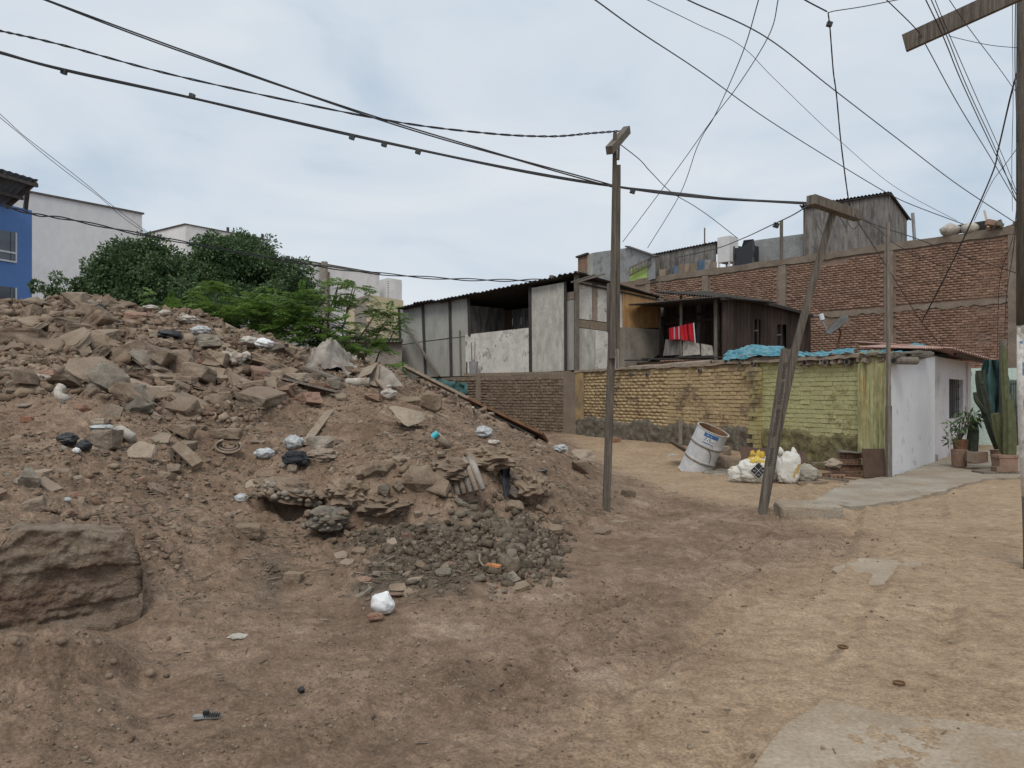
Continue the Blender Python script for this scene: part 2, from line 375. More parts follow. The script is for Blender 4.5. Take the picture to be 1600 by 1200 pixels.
# ================================================================= TERRAIN
_Y = [3.0, 4.0, 5.0, 6.0, 7.0, 7.5, 7.95, 8.5, 9.0, 10, 12, 14, 16, 18, 20, 22, 25, 30]
_T = {   # photo column -> ground height along the distance list above
 -900:[0, .0, .3, .6, .7, .75, .8, .9, 1.0, 1.2, 1.5, 1.7, 1.8, 1.8, 1.6, 1.2, .5, 0],
 -400:[.1, .5, .72, .85, 1.0, 1.08, 1.15, 1.25, 1.35, 1.6, 2.2, 2.8, 3.2, 3.2, 2.8, 2.1, 1.0, 0],
   0:[0, .35, .76, .9, 1.05, 1.14, 1.23, 1.36, 1.5, 1.78, 2.38, 3.0, 3.52, 3.55, 3.0, 2.2, 1.0, 0],
 100:[0, .2, .66, .82, 1.0, 1.1, 1.2, 1.33, 1.47, 1.76, 2.38, 3.05, 3.64, 3.65, 3.0, 2.2, 1.0, 0],
 215:[0, 0, .06, .44, .74, .87, .98, 1.12, 1.27, 1.56, 2.15, 2.82, 3.44, 3.46, 2.9, 2.1, 1.0, 0],
 320:[0, 0, .02, .15, .42, .55, .68, .83, .98, 1.27, 1.9, 2.58, 3.2, 3.18, 2.7, 2.0, .9, 0],
 400:[0, 0, 0, .06, .24, .36, .5, .7, .9, 1.16, 1.74, 2.32, 2.84, 2.84, 2.4, 1.8, .8, 0],
 460:[0, 0, 0, .02, .16, .25, .36, .8, .9, 1.1, 1.62, 2.14, 2.58, 2.62, 2.3, 1.7, .8, 0],
 520:[0, 0, 0, .05, .2, .33, .5, .84, .93, 1.1, 1.52, 1.97, 2.35, 2.48, 2.2, 1.7, .8, 0],
 580:[0, 0, 0, .06, .33, .42, .9, .98, 1.05, 1.18, 1.46, 1.78, 2.08, 2.3, 2.2, 1.7, .8, 0],
 660:[0, 0, 0, .08, .34, .44, .9, .95, 1.0, 1.11, 1.34, 1.55, 1.75, 1.88, 1.88, 1.5, .7, 0],
 740:[0, 0, 0, .04, .26, .36, .44, .88, .91, .98, 1.11, 1.2, 1.25, 1.27, 1.24, 1.1, .6, 0],
 820:[0, 0, 0, .0, .1, .2, .3, .42, .78, .82, .85, .84, .8, .75, .7, .5, .2, 0],
 870:[0, 0, 0, 0, .03, .08, .14, .24, .35, .55, .66, .62, .54, .44, .35, .2, .05, 0],
 910:[0, 0, 0, 0, 0, .02, .05, .1, .17, .32, .4, .36, .22, .1, .03, .02, 0, 0],
 965:[0, 0, 0, 0, 0, 0, 0, .02, .04, .1, .14, .07, .02, 0, 0, 0, 0, 0],
 1030:[0] * 18, 1200:[0] * 18}
_ug = np.arange(-900, 1201, 6.0); _yg = np.arange(2.0, 32.0, 0.08)
_cols = sorted(_T)
_a = np.array([np.interp(_yg, _Y, _T[c]) for c in _cols])
_tab = np.array([np.interp(_ug, _cols, _a[:, j]) for j in range(len(_yg))]).T      # [u, y]
for _ in range(2):       # round the corners of the table
    _tab[1:-1] = (_tab[:-2] + 2 * _tab[1:-1] + _tab[2:]) / 4
    _tab[:, 1:-1] = (_tab[:, :-2] + 2 * _tab[:, 1:-1] + _tab[:, 2:]) / 4
def _bil(u, y):
    i = np.clip((u + 900) / 6.0, 0, len(_ug) - 1.001); j = np.clip((y - 2.0) / .08, 0, len(_yg) - 1.001)
    i0 = i.astype(int); j0 = j.astype(int); a = i - i0; b = j - j0
    return (_tab[i0, j0] * (1 - a) + _tab[i0 + 1, j0] * a) * (1 - b) + (_tab[i0, j0 + 1] * (1 - a) + _tab[i0 + 1, j0 + 1] * a) * b
SP0 = np.array([-2.6, 5.2]); SD = np.array([.80, .60]); SD = SD / np.linalg.norm(SD); SN = np.array([SD[1], -SD[0]])   # old foundation: face line
YA, YB = np.array([7.24, 14.66]), np.array([2.16, 26.0])        # painted wall on the ground
YD = (YB - YA) / np.linalg.norm(YB - YA); YN = np.array([-YD[1], YD[0]]); YN = YN if YN @ (-YA) > 0 else -YN
KA, KB = np.array([-2.75, 3.5]), np.array([-1.86, 4.42])        # broken kerb line in the foreground
KD = (KB - KA) / np.linalg.norm(KB - KA); KN_ = np.array([-KD[1], KD[0]])
def base_height(x, y):
    """mound height without the small relief; also returns masks"""
    x = np.asarray(x, float); y = np.asarray(y, float)
    yy = np.maximum(y, .05); u = 800 + F * x / yy
    inside = (y > 1.2)
    m = np.where(inside, _bil(np.clip(u, -900, 1200), np.clip(y, 2, 31.9)), 0)
    fade = sm(u, -2600, -900) * sm(y, 1.2, 2.6)
    m = m * fade
    s = (x - SP0[0]) * SN[0] + (y - SP0[1]) * SN[1]; a = (x - SP0[0]) * SD[0] + (y - SP0[1]) * SD[1]
    front = sm(s, -.12, .02) * (1 - sm(a, -.25, .35)) * (1 - sm(s, .5, 1.6) * 0)
    m = m * (1 - front * (1 - sm(s, .25, 1.5)))
    back = sm(-s, .1, .22) * (1 - sm(a, -.12, .02)) * sm(x, -7, -5)
    m = np.maximum(m, .7 * back)
    return m, u
def height(x, y, detail=True):
    x = np.asarray(x, float); y = np.asarray(y, float)
    m, u = base_height(x, y)
    d = (x - YA[0]) * YN[0] + (y - YA[1]) * YN[1]; al = (x - YA[0]) * YD[0] + (y - YA[1]) * YD[1]
    bank = .24 * np.exp(-(np.maximum(d, 0) / 1.5) ** 2) * sm(al, 2.2, 4.6) * (d > -1.0)
    z = m + bank
    z = z + .05 * (fbm(x * .45, y * .45, oct=3, seed=5) - .5)
    kd = (x - KA[0]) * KN_[0] + (y - KA[1]) * KN_[1]; ka = (x - KA[0]) * KD[0] + (y - KA[1]) * KD[1]
    kw = .05 * (fbm(ka * 5, kd * 0, oct=3, seed=91) - .5)
    z = z + .17 * sm(kd + kw, -.02, .02) * (1 - sm(kd, .45, 1.3)) * (1 - sm(ka, .85, 1.3)) * sm(ka, -2.5, -1.5)
    # undercut hollows at the foot of the bank
    for hx, hy, hw, hd in ((-1.47, 7.5, .32, .2), (-1.05, 7.62, .3, .26), (-.25, 8.05, .3, .28), (.12, 8.5, .26, .2), (-2.3, 7.95, .35, .14)):
        z = z - hd * np.exp(-((x - hx) / hw) ** 2 - ((y - hy) / .17) ** 2)
    for px_, py_ in ((1.28, 10.6), (3.34, 10.28)): z = z + .06 * np.exp(-((x - px_) ** 2 + (y - py_) ** 2) / .07)
    if not detail: return z
    r = sm(m, .02, .25)                                     # on the mound
    rub = rubble_mask(x, y, m, u)
    near = sm(38 - np.hypot(x, y), 0, 10)
    # clods and broken lumps
    big = fbm(x * 1.6, y * 1.6, oct=4, seed=11) - .5
    lum = np.abs(fbm(x * 4.2, y * 4.2, oct=4, seed=23) - .5)
    fin = fbm(x * 17, y * 17, oct=3, seed=31) - .5
    fin2 = fbm(x * 60, y * 60, oct=2, seed=37) - .5
    z = z + near * (r * (.18 * big - .14 * lum + .07 * fin) + rub * (.26 * big - .3 * lum + .12 * fin))
    # bare earth: trodden bumps, prints and wheel ruts along the track
    pth = path_mask(x, y, m)
    bump = fbm(x * 2.4, y * 2.4, oct=3, seed=41) - .5
    z = z + near * (1 - r * .5) * ((1 - pth * .55) * (.075 * bump * (1 - pth * .6) + .028 * fin * (1 - pth * .5)) + .006 * fin2 * (1 - pth * .5))
    cl = np.maximum(0, vnoise(x * 9, y * 9, seed=77) - .68)
    z = z + near * (1 - pth) * cl * .075 * sm(fbm(x * .8, y * .8, oct=2, seed=78), .4, .58)
    ft = np.maximum(0, vnoise(x * 3.6 + 2 * bump, y * 3.6, seed=71) - .6)
    z = z - near * (1 - r) * ft * .05
    cx, cy = np.cos(R(59)), np.sin(R(59))
    q = (x * cy - y * cx) + .16 * np.sin((x * cx + y * cy) * .5 + 1) + .06 * bump
    for q0, w in ((-2.5, .07), (-2.2, .06), (-1.95, .075), (-1.62, .06), (-1.3, .07), (-.85, .06), (-.3, .07)):
        rut = np.exp(-((q - q0) / w) ** 2) * (1 - sm(x, .9, 1.2) * (1 - sm(y, 4.3, 4.8)))
        keep = 1 - sm(x, .9, 1.2) * (1 - sm(y, 4.3, 4.8))
        z = z - near * keep * (1 - r) * (.036 * rut - .02 * np.exp(-((q - q0 - 1.9 * w) / (w * .6)) ** 2)) * sm(vnoise(x * .6, y * .6, seed=int(abs(q0) * 10)), .25, .6)
        tr = np.sin((x * cx + y * cy) * 70) * rut
        z = z + near * (1 - r) * .005 * tr
    return z
def rubble_mask(x, y, m, u):
    """1 on the broken-concrete upper part of the mound"""
    sh = fbm(np.asarray(x) * .7, np.asarray(y) * .7, oct=3, seed=51) - .5
    yy = np.asarray(y) + sh * 4.5
    lim = np.interp(np.clip(u, 0, 1000), [0, 200, 400, 500, 640, 760, 900], [9.8, 10.2, 11.0, 13.2, 13.5, 14.5, 30])
    return sm(m, .2, .7) * sm(yy, lim - .7, lim + .9)
def path_mask(x, y, m):
    x = np.asarray(x, float); y = np.asarray(y, float)
    u = 800 + F * x / np.maximum(y, .3)
    sh = (fbm(x * .5, y * .5, oct=3, seed=61) - .5)
    c = np.interp(y, [0, 3, 4.5, 6, 8, 10, 12.5, 15, 19, 30], [-.9, -.35, .75, 1.9, 3.2, 3.9, 2.4, 2.1, 2.0, 2.2])
    p = sm(x + sh * 1.5, c - .8, c + .8)
    return p * (1 - sm(m, .02, .12))
def Hs(x, y): return float(height(np.array([x]), np.array([y]))[0])
_rt = np.concatenate([np.arange(2.6, 20, .03), np.arange(20, 40, .12)])
def hit(u, v):
    """where the ground shows at this place in the photograph"""
    d = ray(u, v); x = d[0] * _rt; z = EYE + d[2] * _rt
    h = height(x, _rt, True)
    w = np.nonzero(z < h)[0]
    i = w[0] if len(w) else len(_rt) - 1
    return Vector((x[i], _rt[i], float(h[i])))

def build_terrain():
    a_in = np.radians(np.arange(-38.5, 38.51, .1)); a_out = np.radians(np.arange(41.5, 319, 3.0))
    ang = np.concatenate([a_in, a_out])
    r = [.25, .5, .8, 1.2, 1.6, 2.0, 2.3, 2.6, 2.8, 3.0]
    while r[-1] < 600:
        q = r[-1]
        st = q * q / 1920 * 1.7
        if q > 5: st = min(st, .028 if q < 18.5 else .07 if q < 30 else 9e9)
        r.append(q + max(.008, st) if q < 30 else q * 1.12)
    r = np.array(r); n, k = len(r), len(ang)
    A, RR = np.meshgrid(ang, r)
    X = (np.sin(A) * RR).ravel(); Y = (np.cos(A) * RR).ravel()
    m, u = base_height(X, Y)
    Z = height(X, Y)
    # colour masks: R rubble ground with gap shade coloured in, G dry pale track, B dark gravel and ash
    rub = rubble_mask(X, Y, m, u); pth = path_mask(X, Y, m)
    gx = fbm(X * 2.5, Y * 2.5, oct=3, seed=81) - .5
    fan = .9 * sm(u + gx * 170, 535, 590) * (1 - sm(u + gx * 170, 690, 750)) * sm(Y + gx, 5.7, 6.2) * (1 - sm(Y + gx * 1.4, 7.1, 7.7))
    ash = np.exp(-(((u - 415 + gx * 60) / 26) ** 2 + ((Y - 6.35) / .5) ** 2)) * .8
    grav = np.maximum(fan, ash)
    i = np.arange(n - 1)[:, None] * k + np.arange(k)[None, :]; j = np.arange(n - 1)[:, None] * k + (np.arange(k)[None, :] + 1) % k
    Q = np.stack([i, i + k, j + k, j], -1).reshape(-1, 4)
    V = np.stack([X, Y, Z], 1)
    mq = (m[Q] > .05).sum(1) >= 3
    colr = np.stack([rub, pth, grav, np.ones_like(rub)], 1).astype(np.float32)
    for nm, sel, lab in (('ground', ~mq, 'trodden sandy brown earth of the lot and the track'), ('rubble_mound', mq, 'heap of brown earth and demolition rubble')):
        q = Q[sel]; used = np.unique(q); mp = np.zeros(len(V), np.int64); mp[used] = np.arange(len(used))
        o = np_mesh(nm, V[used], mp[q], MT['earth'], smooth=True)
        at = o.data.color_attributes.new('kinds', 'FLOAT_COLOR', 'POINT'); at.data.foreach_set('color', colr[used].ravel())
        tag(o, lab, kind='structure')
def earth_mat():
    m, t, b = new_mat('earth'); L = t.links.new
    g = t.nodes.new('ShaderNodeNewGeometry'); P = g.outputs['Position']
    at = nd(t, 'ShaderNodeAttribute', attribute_name='kinds'); sp = t.nodes.new('ShaderNodeSeparateColor'); L(at.outputs['Color'], sp.inputs[0])
    def noise(sc, det=6, ro=.62, dis=0):
        n = nd(t, 'ShaderNodeTexNoise', Scale=sc, Detail=det, Roughness=ro, Distortion=dis); L(P, n.inputs['Vector']); return n.outputs['Fac']
    def ramp(f, st):
        r = nd(t, 'ShaderNodeValToRGB'); el = r.color_ramp.elements
        el[0].position = st[0][0]; el[0].color = c4(st[0][1]); el[1].position = st[-1][0]; el[1].color = c4(st[-1][1])
        for p, c in st[1:-1]: q = el.new(p); q.color = c4(c)
        L(f, r.inputs[0]); return r.outputs[0]
    def mix(f, a, c, bl='MIX'):
        n = nd(t, 'ShaderNodeMix', data_type='RGBA', blend_type=bl)
        if isinstance(f, float): n.inputs[0].default_value = f
        else: L(f, n.inputs[0])
        L(a, n.inputs[6]); L(c, n.inputs[7]); return n.outputs[2]
    nA, nB, nC = noise(1.3, 8, .66), noise(9, 6, .7), noise(55, 5, .7)
    soil = ramp(nA, [(.3, (.134, .091, .063)), (.45, (.19, .132, .093)), (.58, (.245, .175, .126)), (.7, (.33, .254, .19))])
    rubc = ramp(nA, [(.3, (.1, .068, .049)), (.5, (.168, .122, .09)), (.7, (.25, .192, .146))])  # rubble ground; dark end lowered to paint in shade of the gaps between pieces
    path = ramp(nA, [(.3, (.28, .196, .127)), (.5, (.338, .244, .161)), (.72, (.393, .298, .205))])
    grav = ramp(nB, [(.3, (.062, .05, .037)), (.5, (.095, .079, .059)), (.75, (.15, .128, .098))])
    c = mix(sp.outputs[0], soil, rubc); c = mix(sp.outputs[1], c, path); c = mix(sp.outputs[2], c, grav)
    mot = ramp(nB, [(.28, (.62, .6, .58)), (.5, (1, 1, 1)), (.72, (1.32, 1.3, 1.28))]); c = mix(1.0, c, mot, 'MULTIPLY')
    fin = ramp(nC, [(.3, (.62, .61, .6)), (.5, (1, 1, 1)), (.7, (1.4, 1.4, 1.4))]); c = mix(1.0, c, fin, 'MULTIPLY')
    # dark crumbs and pale grit
    v = nd(t, 'ShaderNodeTexVoronoi', Scale=48.0); L(P, v.inputs['Vector'])
    cr = nd(t, 'ShaderNodeMapRange'); cr.inputs[1].default_value = .16; cr.inputs[2].default_value = .1; L(v.outputs['Distance'], cr.inputs[0])
    tint = ramp(v.outputs['Color'], [(.2, (.07, .05, .037)), (.55, (.16, .12, .09)), (.85, (.36, .31, .26))])
    c = mix(cr.outputs[0], c, tint)
    L(c, b.inputs['Base Color']); b.inputs['Roughness'].default_value = .97; b.inputs['Specular IOR Level'].default_value = .15
    ad = nd(t, 'ShaderNodeMath', operation='MULTIPLY_ADD'); ad.inputs[1].default_value = .35; L(noise(170, 4, .7), ad.inputs[0]); L(nC, ad.inputs[2])
    bp = nd(t, 'ShaderNodeBump', Strength=.7, Distance=.02); L(ad.outputs[0], bp.inputs['Height']); L(bp.outputs[0], b.inputs['Normal'])
    return m
MT['earth'] = earth_mat()
build_terrain()

# ---- concrete underfoot: the forecourt slab by the white house, patches showing through the sand
def slab_sheet(name, pts, z, th, mat, lab, jag=.04, seed=1, flush=False):
    rg = random.Random(seed); out = []
    pts = [Vector(p) for p in pts]
    for i, p in enumerate(pts):
        q = pts[(i + 1) % len(pts)]; n = max(2, int((q - p).length / .16))
        for k in range(n):
            w = p.lerp(q, k / n); s = 0 if k == 0 else jag
            out.append((w.x + rg.uniform(-s, s), w.y + rg.uniform(-s, s), z))
    if flush:        # level with the trodden earth, which drifts over it
        c = sum((Vector(p) for p in out), Vector()) / len(out); r_ = np.array([tuple(c.lerp(Vector(p), f)) for p in out for f in (.3, .6, .85)])
        z = float(np.percentile(height(r_[:, 0], r_[:, 1]), flush)); out = [(p[0], p[1], z) for p in out]
    mb = MB().quadslab(out, (0, 0, 1), th)
    return tag(mb.build(name, mat), lab, kind='structure')
def G(u, v): d = ray(u, v); t = EYE / -d[2]; return Vector((d[0] * t, t, 0))
MT['pave'] = pm('dusty_paving', [(.25, .215, .165), (.32, .28, .225), (.38, .34, .28)], 1.1, .93, .3, 40, 0, stain=((.26, .19, .125), .9, .55, .12), stain2=((.19, .16, .13), 3.0, .62, .05))
MT['patch'] = pm('sandy_concrete', [(.27, .208, .148), (.335, .27, .202), (.4, .335, .262)], 2.2, .95, .35, 40, 0, stain=((.29, .215, .145), 1.9, .57, .05), contrast=.2)
slab_sheet('pavement', [G(1393, 748), (10.0, 18.05, 0), (14.0, 22.6, 0), (17, 22.6, 0), G(1612, 747), G(1535, 752), G(1480, 768), G(1420, 785), G(1330, 796), G(1270, 786), G(1300, 770), G(1340, 752)], .04, .2, MT['pave'], 'grey dusty concrete forecourt beside the white house', .05, 3)
slab_sheet('pavement', [G(1165, 1215), G(1212, 1150), G(1288, 1090), G(1372, 1112), G(1490, 1125), G(1640, 1150), G(1640, 1215)], .036, .12, MT['patch'], 'pale cracked concrete showing through the sand in front', .03, 5, 80)
slab_sheet('pavement', [G(1335, 914), G(1300, 890), G(1345, 872), G(1440, 878), G(1408, 912)], .03, .1, MT['patch'], 'small pale concrete patch in the middle of the track', .04, 7, 55)
# ================================================================= BRICKWORK
def brick_template(rg, jit):
    """unit brick (1 x 1 x 1), chipped corners"""
    bm = bmesh.new(); bmesh.ops.create_cube(bm, size=1.0)
    bmesh.ops.bevel(bm, geom=list(bm.edges), offset=.07, segments=1, affect='EDGES')
    for v in bm.verts: v.co += Vector((rg.uniform(-jit, jit) * .5, rg.uniform(-jit, jit), rg.uniform(-jit, jit)))
    return bm
def brick_meshes(name, mat, n, jit, seed, size):
    out = []; rg = random.Random(seed)
    for _ in range(n):
        bm = brick_template(rg, jit)
        for v in bm.verts: v.co = Vector((v.co.x * size[0], v.co.y * size[1], v.co.z * size[2]))
        me = bpy.data.meshes.new(name); bm.to_mesh(me); bm.free(); me.materials.append(mat); out.append(me)
    return out
def lay_bricks(wall, pl, a0, a1, z0, z1, L, H, D, mat, gap=.016, seed=1, jit=.12, outj=.008, skip=None, most=300, off=0.0, rotj=.012, top=None, miss=.0):
    """courses of separate bricks; the ones that show largest are parts, the others one stuff part"""
    rg = random.Random(seed); items = []
    nrow = int((z1 - z0) / H)
    for j in range(nrow):
        z = z0 + (j + .5) * H
        s = a0 + (0 if j % 2 else -L / 2) + rg.uniform(-.03, .03)
        while s < a1:
            l = min(s + L, a1) - max(s, a0); c = (max(s, a0) + min(s + L, a1)) / 2
            s += L
            if l < L * .25: continue
            if top and z + H / 2 > top(c): continue
            if skip and skip(c, z): continue
            if miss and rg.random() < miss: continue
            items.append((c, z, l))
    eye = Vector((0, 0, EYE))
    def view(it):
        p = pl.at(it[0], it[1]); d = p - eye
        u = 800 + F * d.x / d.y
        return (0 if -10 < u < 1610 else 1, d.length)
    items.sort(key=view)
    ms = brick_meshes('brick', mat, 8, jit, seed, (1, D, 1))
    rot0 = math.atan2(pl.d.y, pl.d.x); wl = root_loc(wall)
    VV = []; FF = []
    cube = [(-.5, -.5, -.5), (.5, -.5, -.5), (.5, .5, -.5), (-.5, .5, -.5), (-.5, -.5, .5), (.5, -.5, .5), (.5, .5, .5), (-.5, .5, .5)]
    cf = [(0, 3, 2, 1), (4, 5, 6, 7), (0, 1, 5, 4), (1, 2, 6, 5), (2, 3, 7, 6), (3, 0, 4, 7)]
    for i, (c, z, l) in enumerate(items):
        p = pl.at(c, z + rg.uniform(-.004, .004), off - D / 2 + rg.uniform(-outj, outj) * 1.0)
        e = Euler((rg.uniform(-rotj, rotj), rg.uniform(-rotj, rotj), rot0 + rg.uniform(-rotj, rotj)))
        sx, sz = l - gap, H - gap * rg.uniform(.7, 1.2)
        if i < most:
            o = bpy.data.objects.new('brick', rg.choice(ms)); COL.objects.link(o); o.parent = wall
            o.location = p - wl; o.rotation_euler = e; o.scale = (sx, 1, sz)
        else:
            M = e.to_matrix(); b = len(VV)
            for q in cube:
                w = M @ Vector((q[0] * sx + rg.uniform(-1, 1) * .006, q[1] * D + rg.uniform(-1, 1) * .006, q[2] * sz + rg.uniform(-1, 1) * .006)); VV.append((p.x + w.x, p.y + w.y, p.z + w.z))
            FF += [tuple(k + b for k in f) for f in cf]
    if VV:
        o = np_mesh('brick_courses', VV, FF, mat, wall); o['kind'] = 'stuff'
def facade(pl, pts, off=0.0): return [pl.p(u, v, off) for u, v in pts]
def panel(pl, pts, name, mat, parent, off=0.0, th=.03):
    return MB().quadslab(facade(pl, pts, off), pl.n, th).build(name, mat, parent)
def ibar(pl, a, b, w, name, mat, parent, off=.03, h=None, jit=0):
    return MB().beam(pl.p(a[0], a[1], off), pl.p(b[0], b[1], off), w, h or w).build(name, mat, parent)
def corr(mb, p00, p10, p11, p01, waves, amp, seg=None, th=.012, sag=0.0, wob=0.0, seed=0):
    """corrugated sheet, ridges running from the p00-p10 edge to the p01-p11 edge"""
    p00, p10, p11, p01 = map(Vector, (p00, p10, p11, p01)); n = (p10 - p00).cross(p01 - p00).normalized()
    if n.z < 0: n = -n
    nu = waves * 4; nv = seg or 4; rg = random.Random(seed); ed = [rg.uniform(-wob, wob) for _ in range(nu + 1)]
    for k in range(2, nu + 1):
        if k % 24: ed[k] = ed[k - 1] * .96
    def f(a, b, o):
        p = p00.lerp(p10, a).lerp(p01.lerp(p11, a), b)
        return p + n * (amp * math.sin(2 * math.pi * a * waves) - sag * math.sin(math.pi * b) + o + ed[int(round(a * nu))] * (1 - b))
    mb.grid(lambda a, b: f(a, b, 0), nu, nv); mb.grid(lambda a, b: f(a, b, -th), nu, nv)
    return mb

MT['col_brick'] = pm('brown_cast_concrete', [(.16, .122, .095), (.205, .163, .128), (.25, .205, .165)], 2.0, .95, .5, 26, .05)
# ---- brick mats
def brick_mat(name, under, paint, amt, scale, streak=None, low=None, low_z=0.5, vary=.22, bump=.7, px=None):
    """bare brick under flaking paint; low = dirty plaster colour below low_z"""
    m, t, b = new_mat(name); L = t.links.new
    g = t.nodes.new('ShaderNodeNewGeometry'); P = g.outputs['Position']
    def noise(sc, det=6, ro=.62):
        n = nd(t, 'ShaderNodeTexNoise', Scale=sc, Detail=det, Roughness=ro); L(P, n.inputs['Vector']); return n.outputs['Fac']
    def mixc(f, a, c, bl='MIX'):
        n = nd(t, 'ShaderNodeMix', data_type='RGBA', blend_type=bl)
        if isinstance(f, float): n.inputs[0].default_value = f
        else: L(f, n.inputs[0])
        for s, i in ((a, 6), (c, 7)):
            if isinstance(s, tuple): n.inputs[i].default_value = c4(s)
            else: L(s, n.inputs[i])
        return n.outputs[2]
    nf = noise(38, 5, .7)
    r = nd(t, 'ShaderNodeValToRGB'); el = r.color_ramp.elements
    el[0].position = .32; el[0].color = c4(under[0]); el[1].position = .68; el[1].color = c4(under[1]); L(noise(3.5), r.inputs[0]); c = r.outputs[0]
    oi = t.nodes.new('ShaderNodeObjectInfo')
    ri = nd(t, 'ShaderNodeMath', operation='ADD'); L(oi.outputs['Random'], ri.inputs[0]); L(g.outputs['Random Per Island'], ri.inputs[1])
    fr = nd(t, 'ShaderNodeMath', operation='FRACT'); L(ri.outputs[0], fr.inputs[0])
    mr = nd(t, 'ShaderNodeMapRange'); mr.inputs[3].default_value = 1 - vary; mr.inputs[4].default_value = 1 + vary; L(fr.outputs[0], mr.inputs[0])
    c = mixc(1.0, c, mr.outputs[0], 'MULTIPLY')
    if paint:
        r2 = nd(t, 'ShaderNodeValToRGB'); el = r2.color_ramp.elements
        el[0].position = .3; el[0].color = c4(paint[0]); el[1].position = .7; el[1].color = c4(paint[1]); L(noise(1.3), r2.inputs[0])
        k = nd(t, 'ShaderNodeMath', operation='MULTIPLY_ADD'); k.inputs[1].default_value = .55; L(noise(scale, 8, .68), k.inputs[0]); L(noise(scale * .22, 4, .6), k.inputs[2])
        mr = nd(t, 'ShaderNodeMapRange'); mr.inputs[1].default_value = amt - .05; mr.inputs[2].default_value = amt + .05; L(k.outputs[0], mr.inputs[0])
        c = mixc(mr.outputs[0], c, r2.outputs[0])
    mr = nd(t, 'ShaderNodeMapRange'); mr.inputs[1].default_value = .3; mr.inputs[2].default_value = .7; mr.inputs[3].default_value = .72; mr.inputs[4].default_value = 1.25; L(nf, mr.inputs[0])
    c = mixc(1.0, c, mr.outputs[0], 'MULTIPLY')
    L(c, b.inputs['Base Color']); b.inputs['Roughness'].default_value = .95; b.inputs['Specular IOR Level'].default_value = .15
    bp = nd(t, 'ShaderNodeBump', Strength=bump, Distance=.025); L(nf, bp.inputs['Height']); L(bp.outputs[0], b.inputs['Normal'])
    return m
MT['b_red'] = brick_mat('red_brick', [(.212, .126, .09), (.305, .198, .147)], None, 0, 1, vary=.2)
MT['b_yellow'] = brick_mat('yellow_painted_brick', [(.2, .145, .095), (.28, .205, .135)], [(.4, .287, .155), (.49, .372, .215)], .7, 5.0)
MT['b_green'] = brick_mat('green_painted_brick', [(.2, .165, .08), (.26, .22, .12)], [(.38, .365, .18), (.46, .445, .24)], .6, 5.0, vary=.1)
MT['b_stub'] = brick_mat('stub_brick', [(.19, .145, .09), (.27, .215, .14)], [(.33, .27, .12), (.42, .36, .18)], .76, 6.0)
MT['b_brown'] = brick_mat('adobe_brick', [(.165, .12, .083), (.23, .172, .122)], None, 0, 1, vary=.16)
MT['mort_red'] = pm('red_wall_mortar', [(.18, .122, .09), (.24, .174, .13)], 4, .95, .5, 40, 0)
MT['mort_yellow'] = pm('yellow_wall_mortar', [(.24, .175, .1), (.36, .262, .145)], 4, .95, .5, 40, 0)
MT['mort_green'] = pm('green_wall_mortar', [(.3, .28, .125), (.38, .36, .17)], 4, .95, .5, 40, 0)
MT['plaster_dirty'] = pm('rough_grey_plaster', [(.09, .075, .055), (.15, .128, .098), (.22, .195, .155)], 5, .97, .8, 24, 0, dist=.05)
MT['plaster_green'] = pm('dirty_green_plaster', [(.1, .088, .045), (.17, .15, .075), (.25, .225, .11)], 4, .97, .8, 22, 0, dist=.05)
MT['pier_green'] = pm('streaked_green_pier', [(.17, .155, .075), (.35, .335, .165), (.44, .42, .225)], 3.5, .9, .4, 30, 0, stretch=(4, 4, .3), contrast=.16, stain=((.42, .26, .08), 1.6, .62, .04))
MT['pier_yellow'] = pm('yellow_plaster_end', [(.3, .2, .1), (.44, .31, .15)], 3, .9, .4, 30, 0, stain=((.2, .15, .1), 2, .55, .08))
MT['pier_brown'] = pm('mud_plaster', [(.17, .13, .095), (.235, .185, .14)], 2.5, .95, .4, 30, 0)

# ================================================================= BIG BRICK BUILDING
PB = Plane((18.8, 28.6), (7.8, 40.8))
bw = thing('brick_building', 'long bare red brick building with concrete columns behind the small houses', 'building', PB.at(8, 0))
ZT = 7.62
def zt(a):   # uneven top edge
    return ZT + .0 * a
core = MB()
core.quadslab([PB.at(-9, -.5, -.02), PB.at(24, -.5, -.02), PB.at(24, ZT + .2, -.02), PB.at(-9, ZT + .2, -.02)], PB.n, 9).build('wall', MT['mort_red'], bw)
cols = [PB.p(u, 616, 0) for u in (1587, 1389, 1222, 1102, 1012)]
cola = [(q - PB.A).dot(PB.d) for q in cols]
for a in cola:
    w = .36 if a > 1 else .5
    MB().quadslab([PB.at(a - w / 2, -.4, .03), PB.at(a + w / 2, -.4, .03), PB.at(a + w / 2, ZT - .02, .03), PB.at(a - w / 2, ZT - .02, .03)], PB.n, .1).build('concrete_column', MT['col_brick'], bw)
def rough_band(a0, a1, zc, h, name, off, jag, seed, n=60):
    rg = random.Random(seed); mb = MB()
    for i in range(n):
        s0, s1 = a0 + (a1 - a0) * i / n, a0 + (a1 - a0) * (i + 1) / n
        if i == 0: lo0, hi0 = -h / 2, h / 2
        lo1 = -h / 2 + rg.uniform(-jag, jag); hi1 = h / 2 + rg.uniform(-jag, jag) * .5
        mb.quadslab([PB.at(s0, zc + lo0, off), PB.at(s1, zc + lo1, off), PB.at(s1, zc + hi1, off), PB.at(s0, zc + hi0, off)], PB.n, .12)
        lo0, hi0 = lo1, hi1
    return mb.build(name, MT['col_brick'], bw)
rough_band(-6, 18, ZT + .1, .3, 'roof_edge', .05, .04, 3)
rough_band(-6, 7.5, 5.12, .2, 'floor_band', .034, .06, 4)
rough_band(7.5, 18, 5.12, .12, 'floor_band', .034, .04, 5)
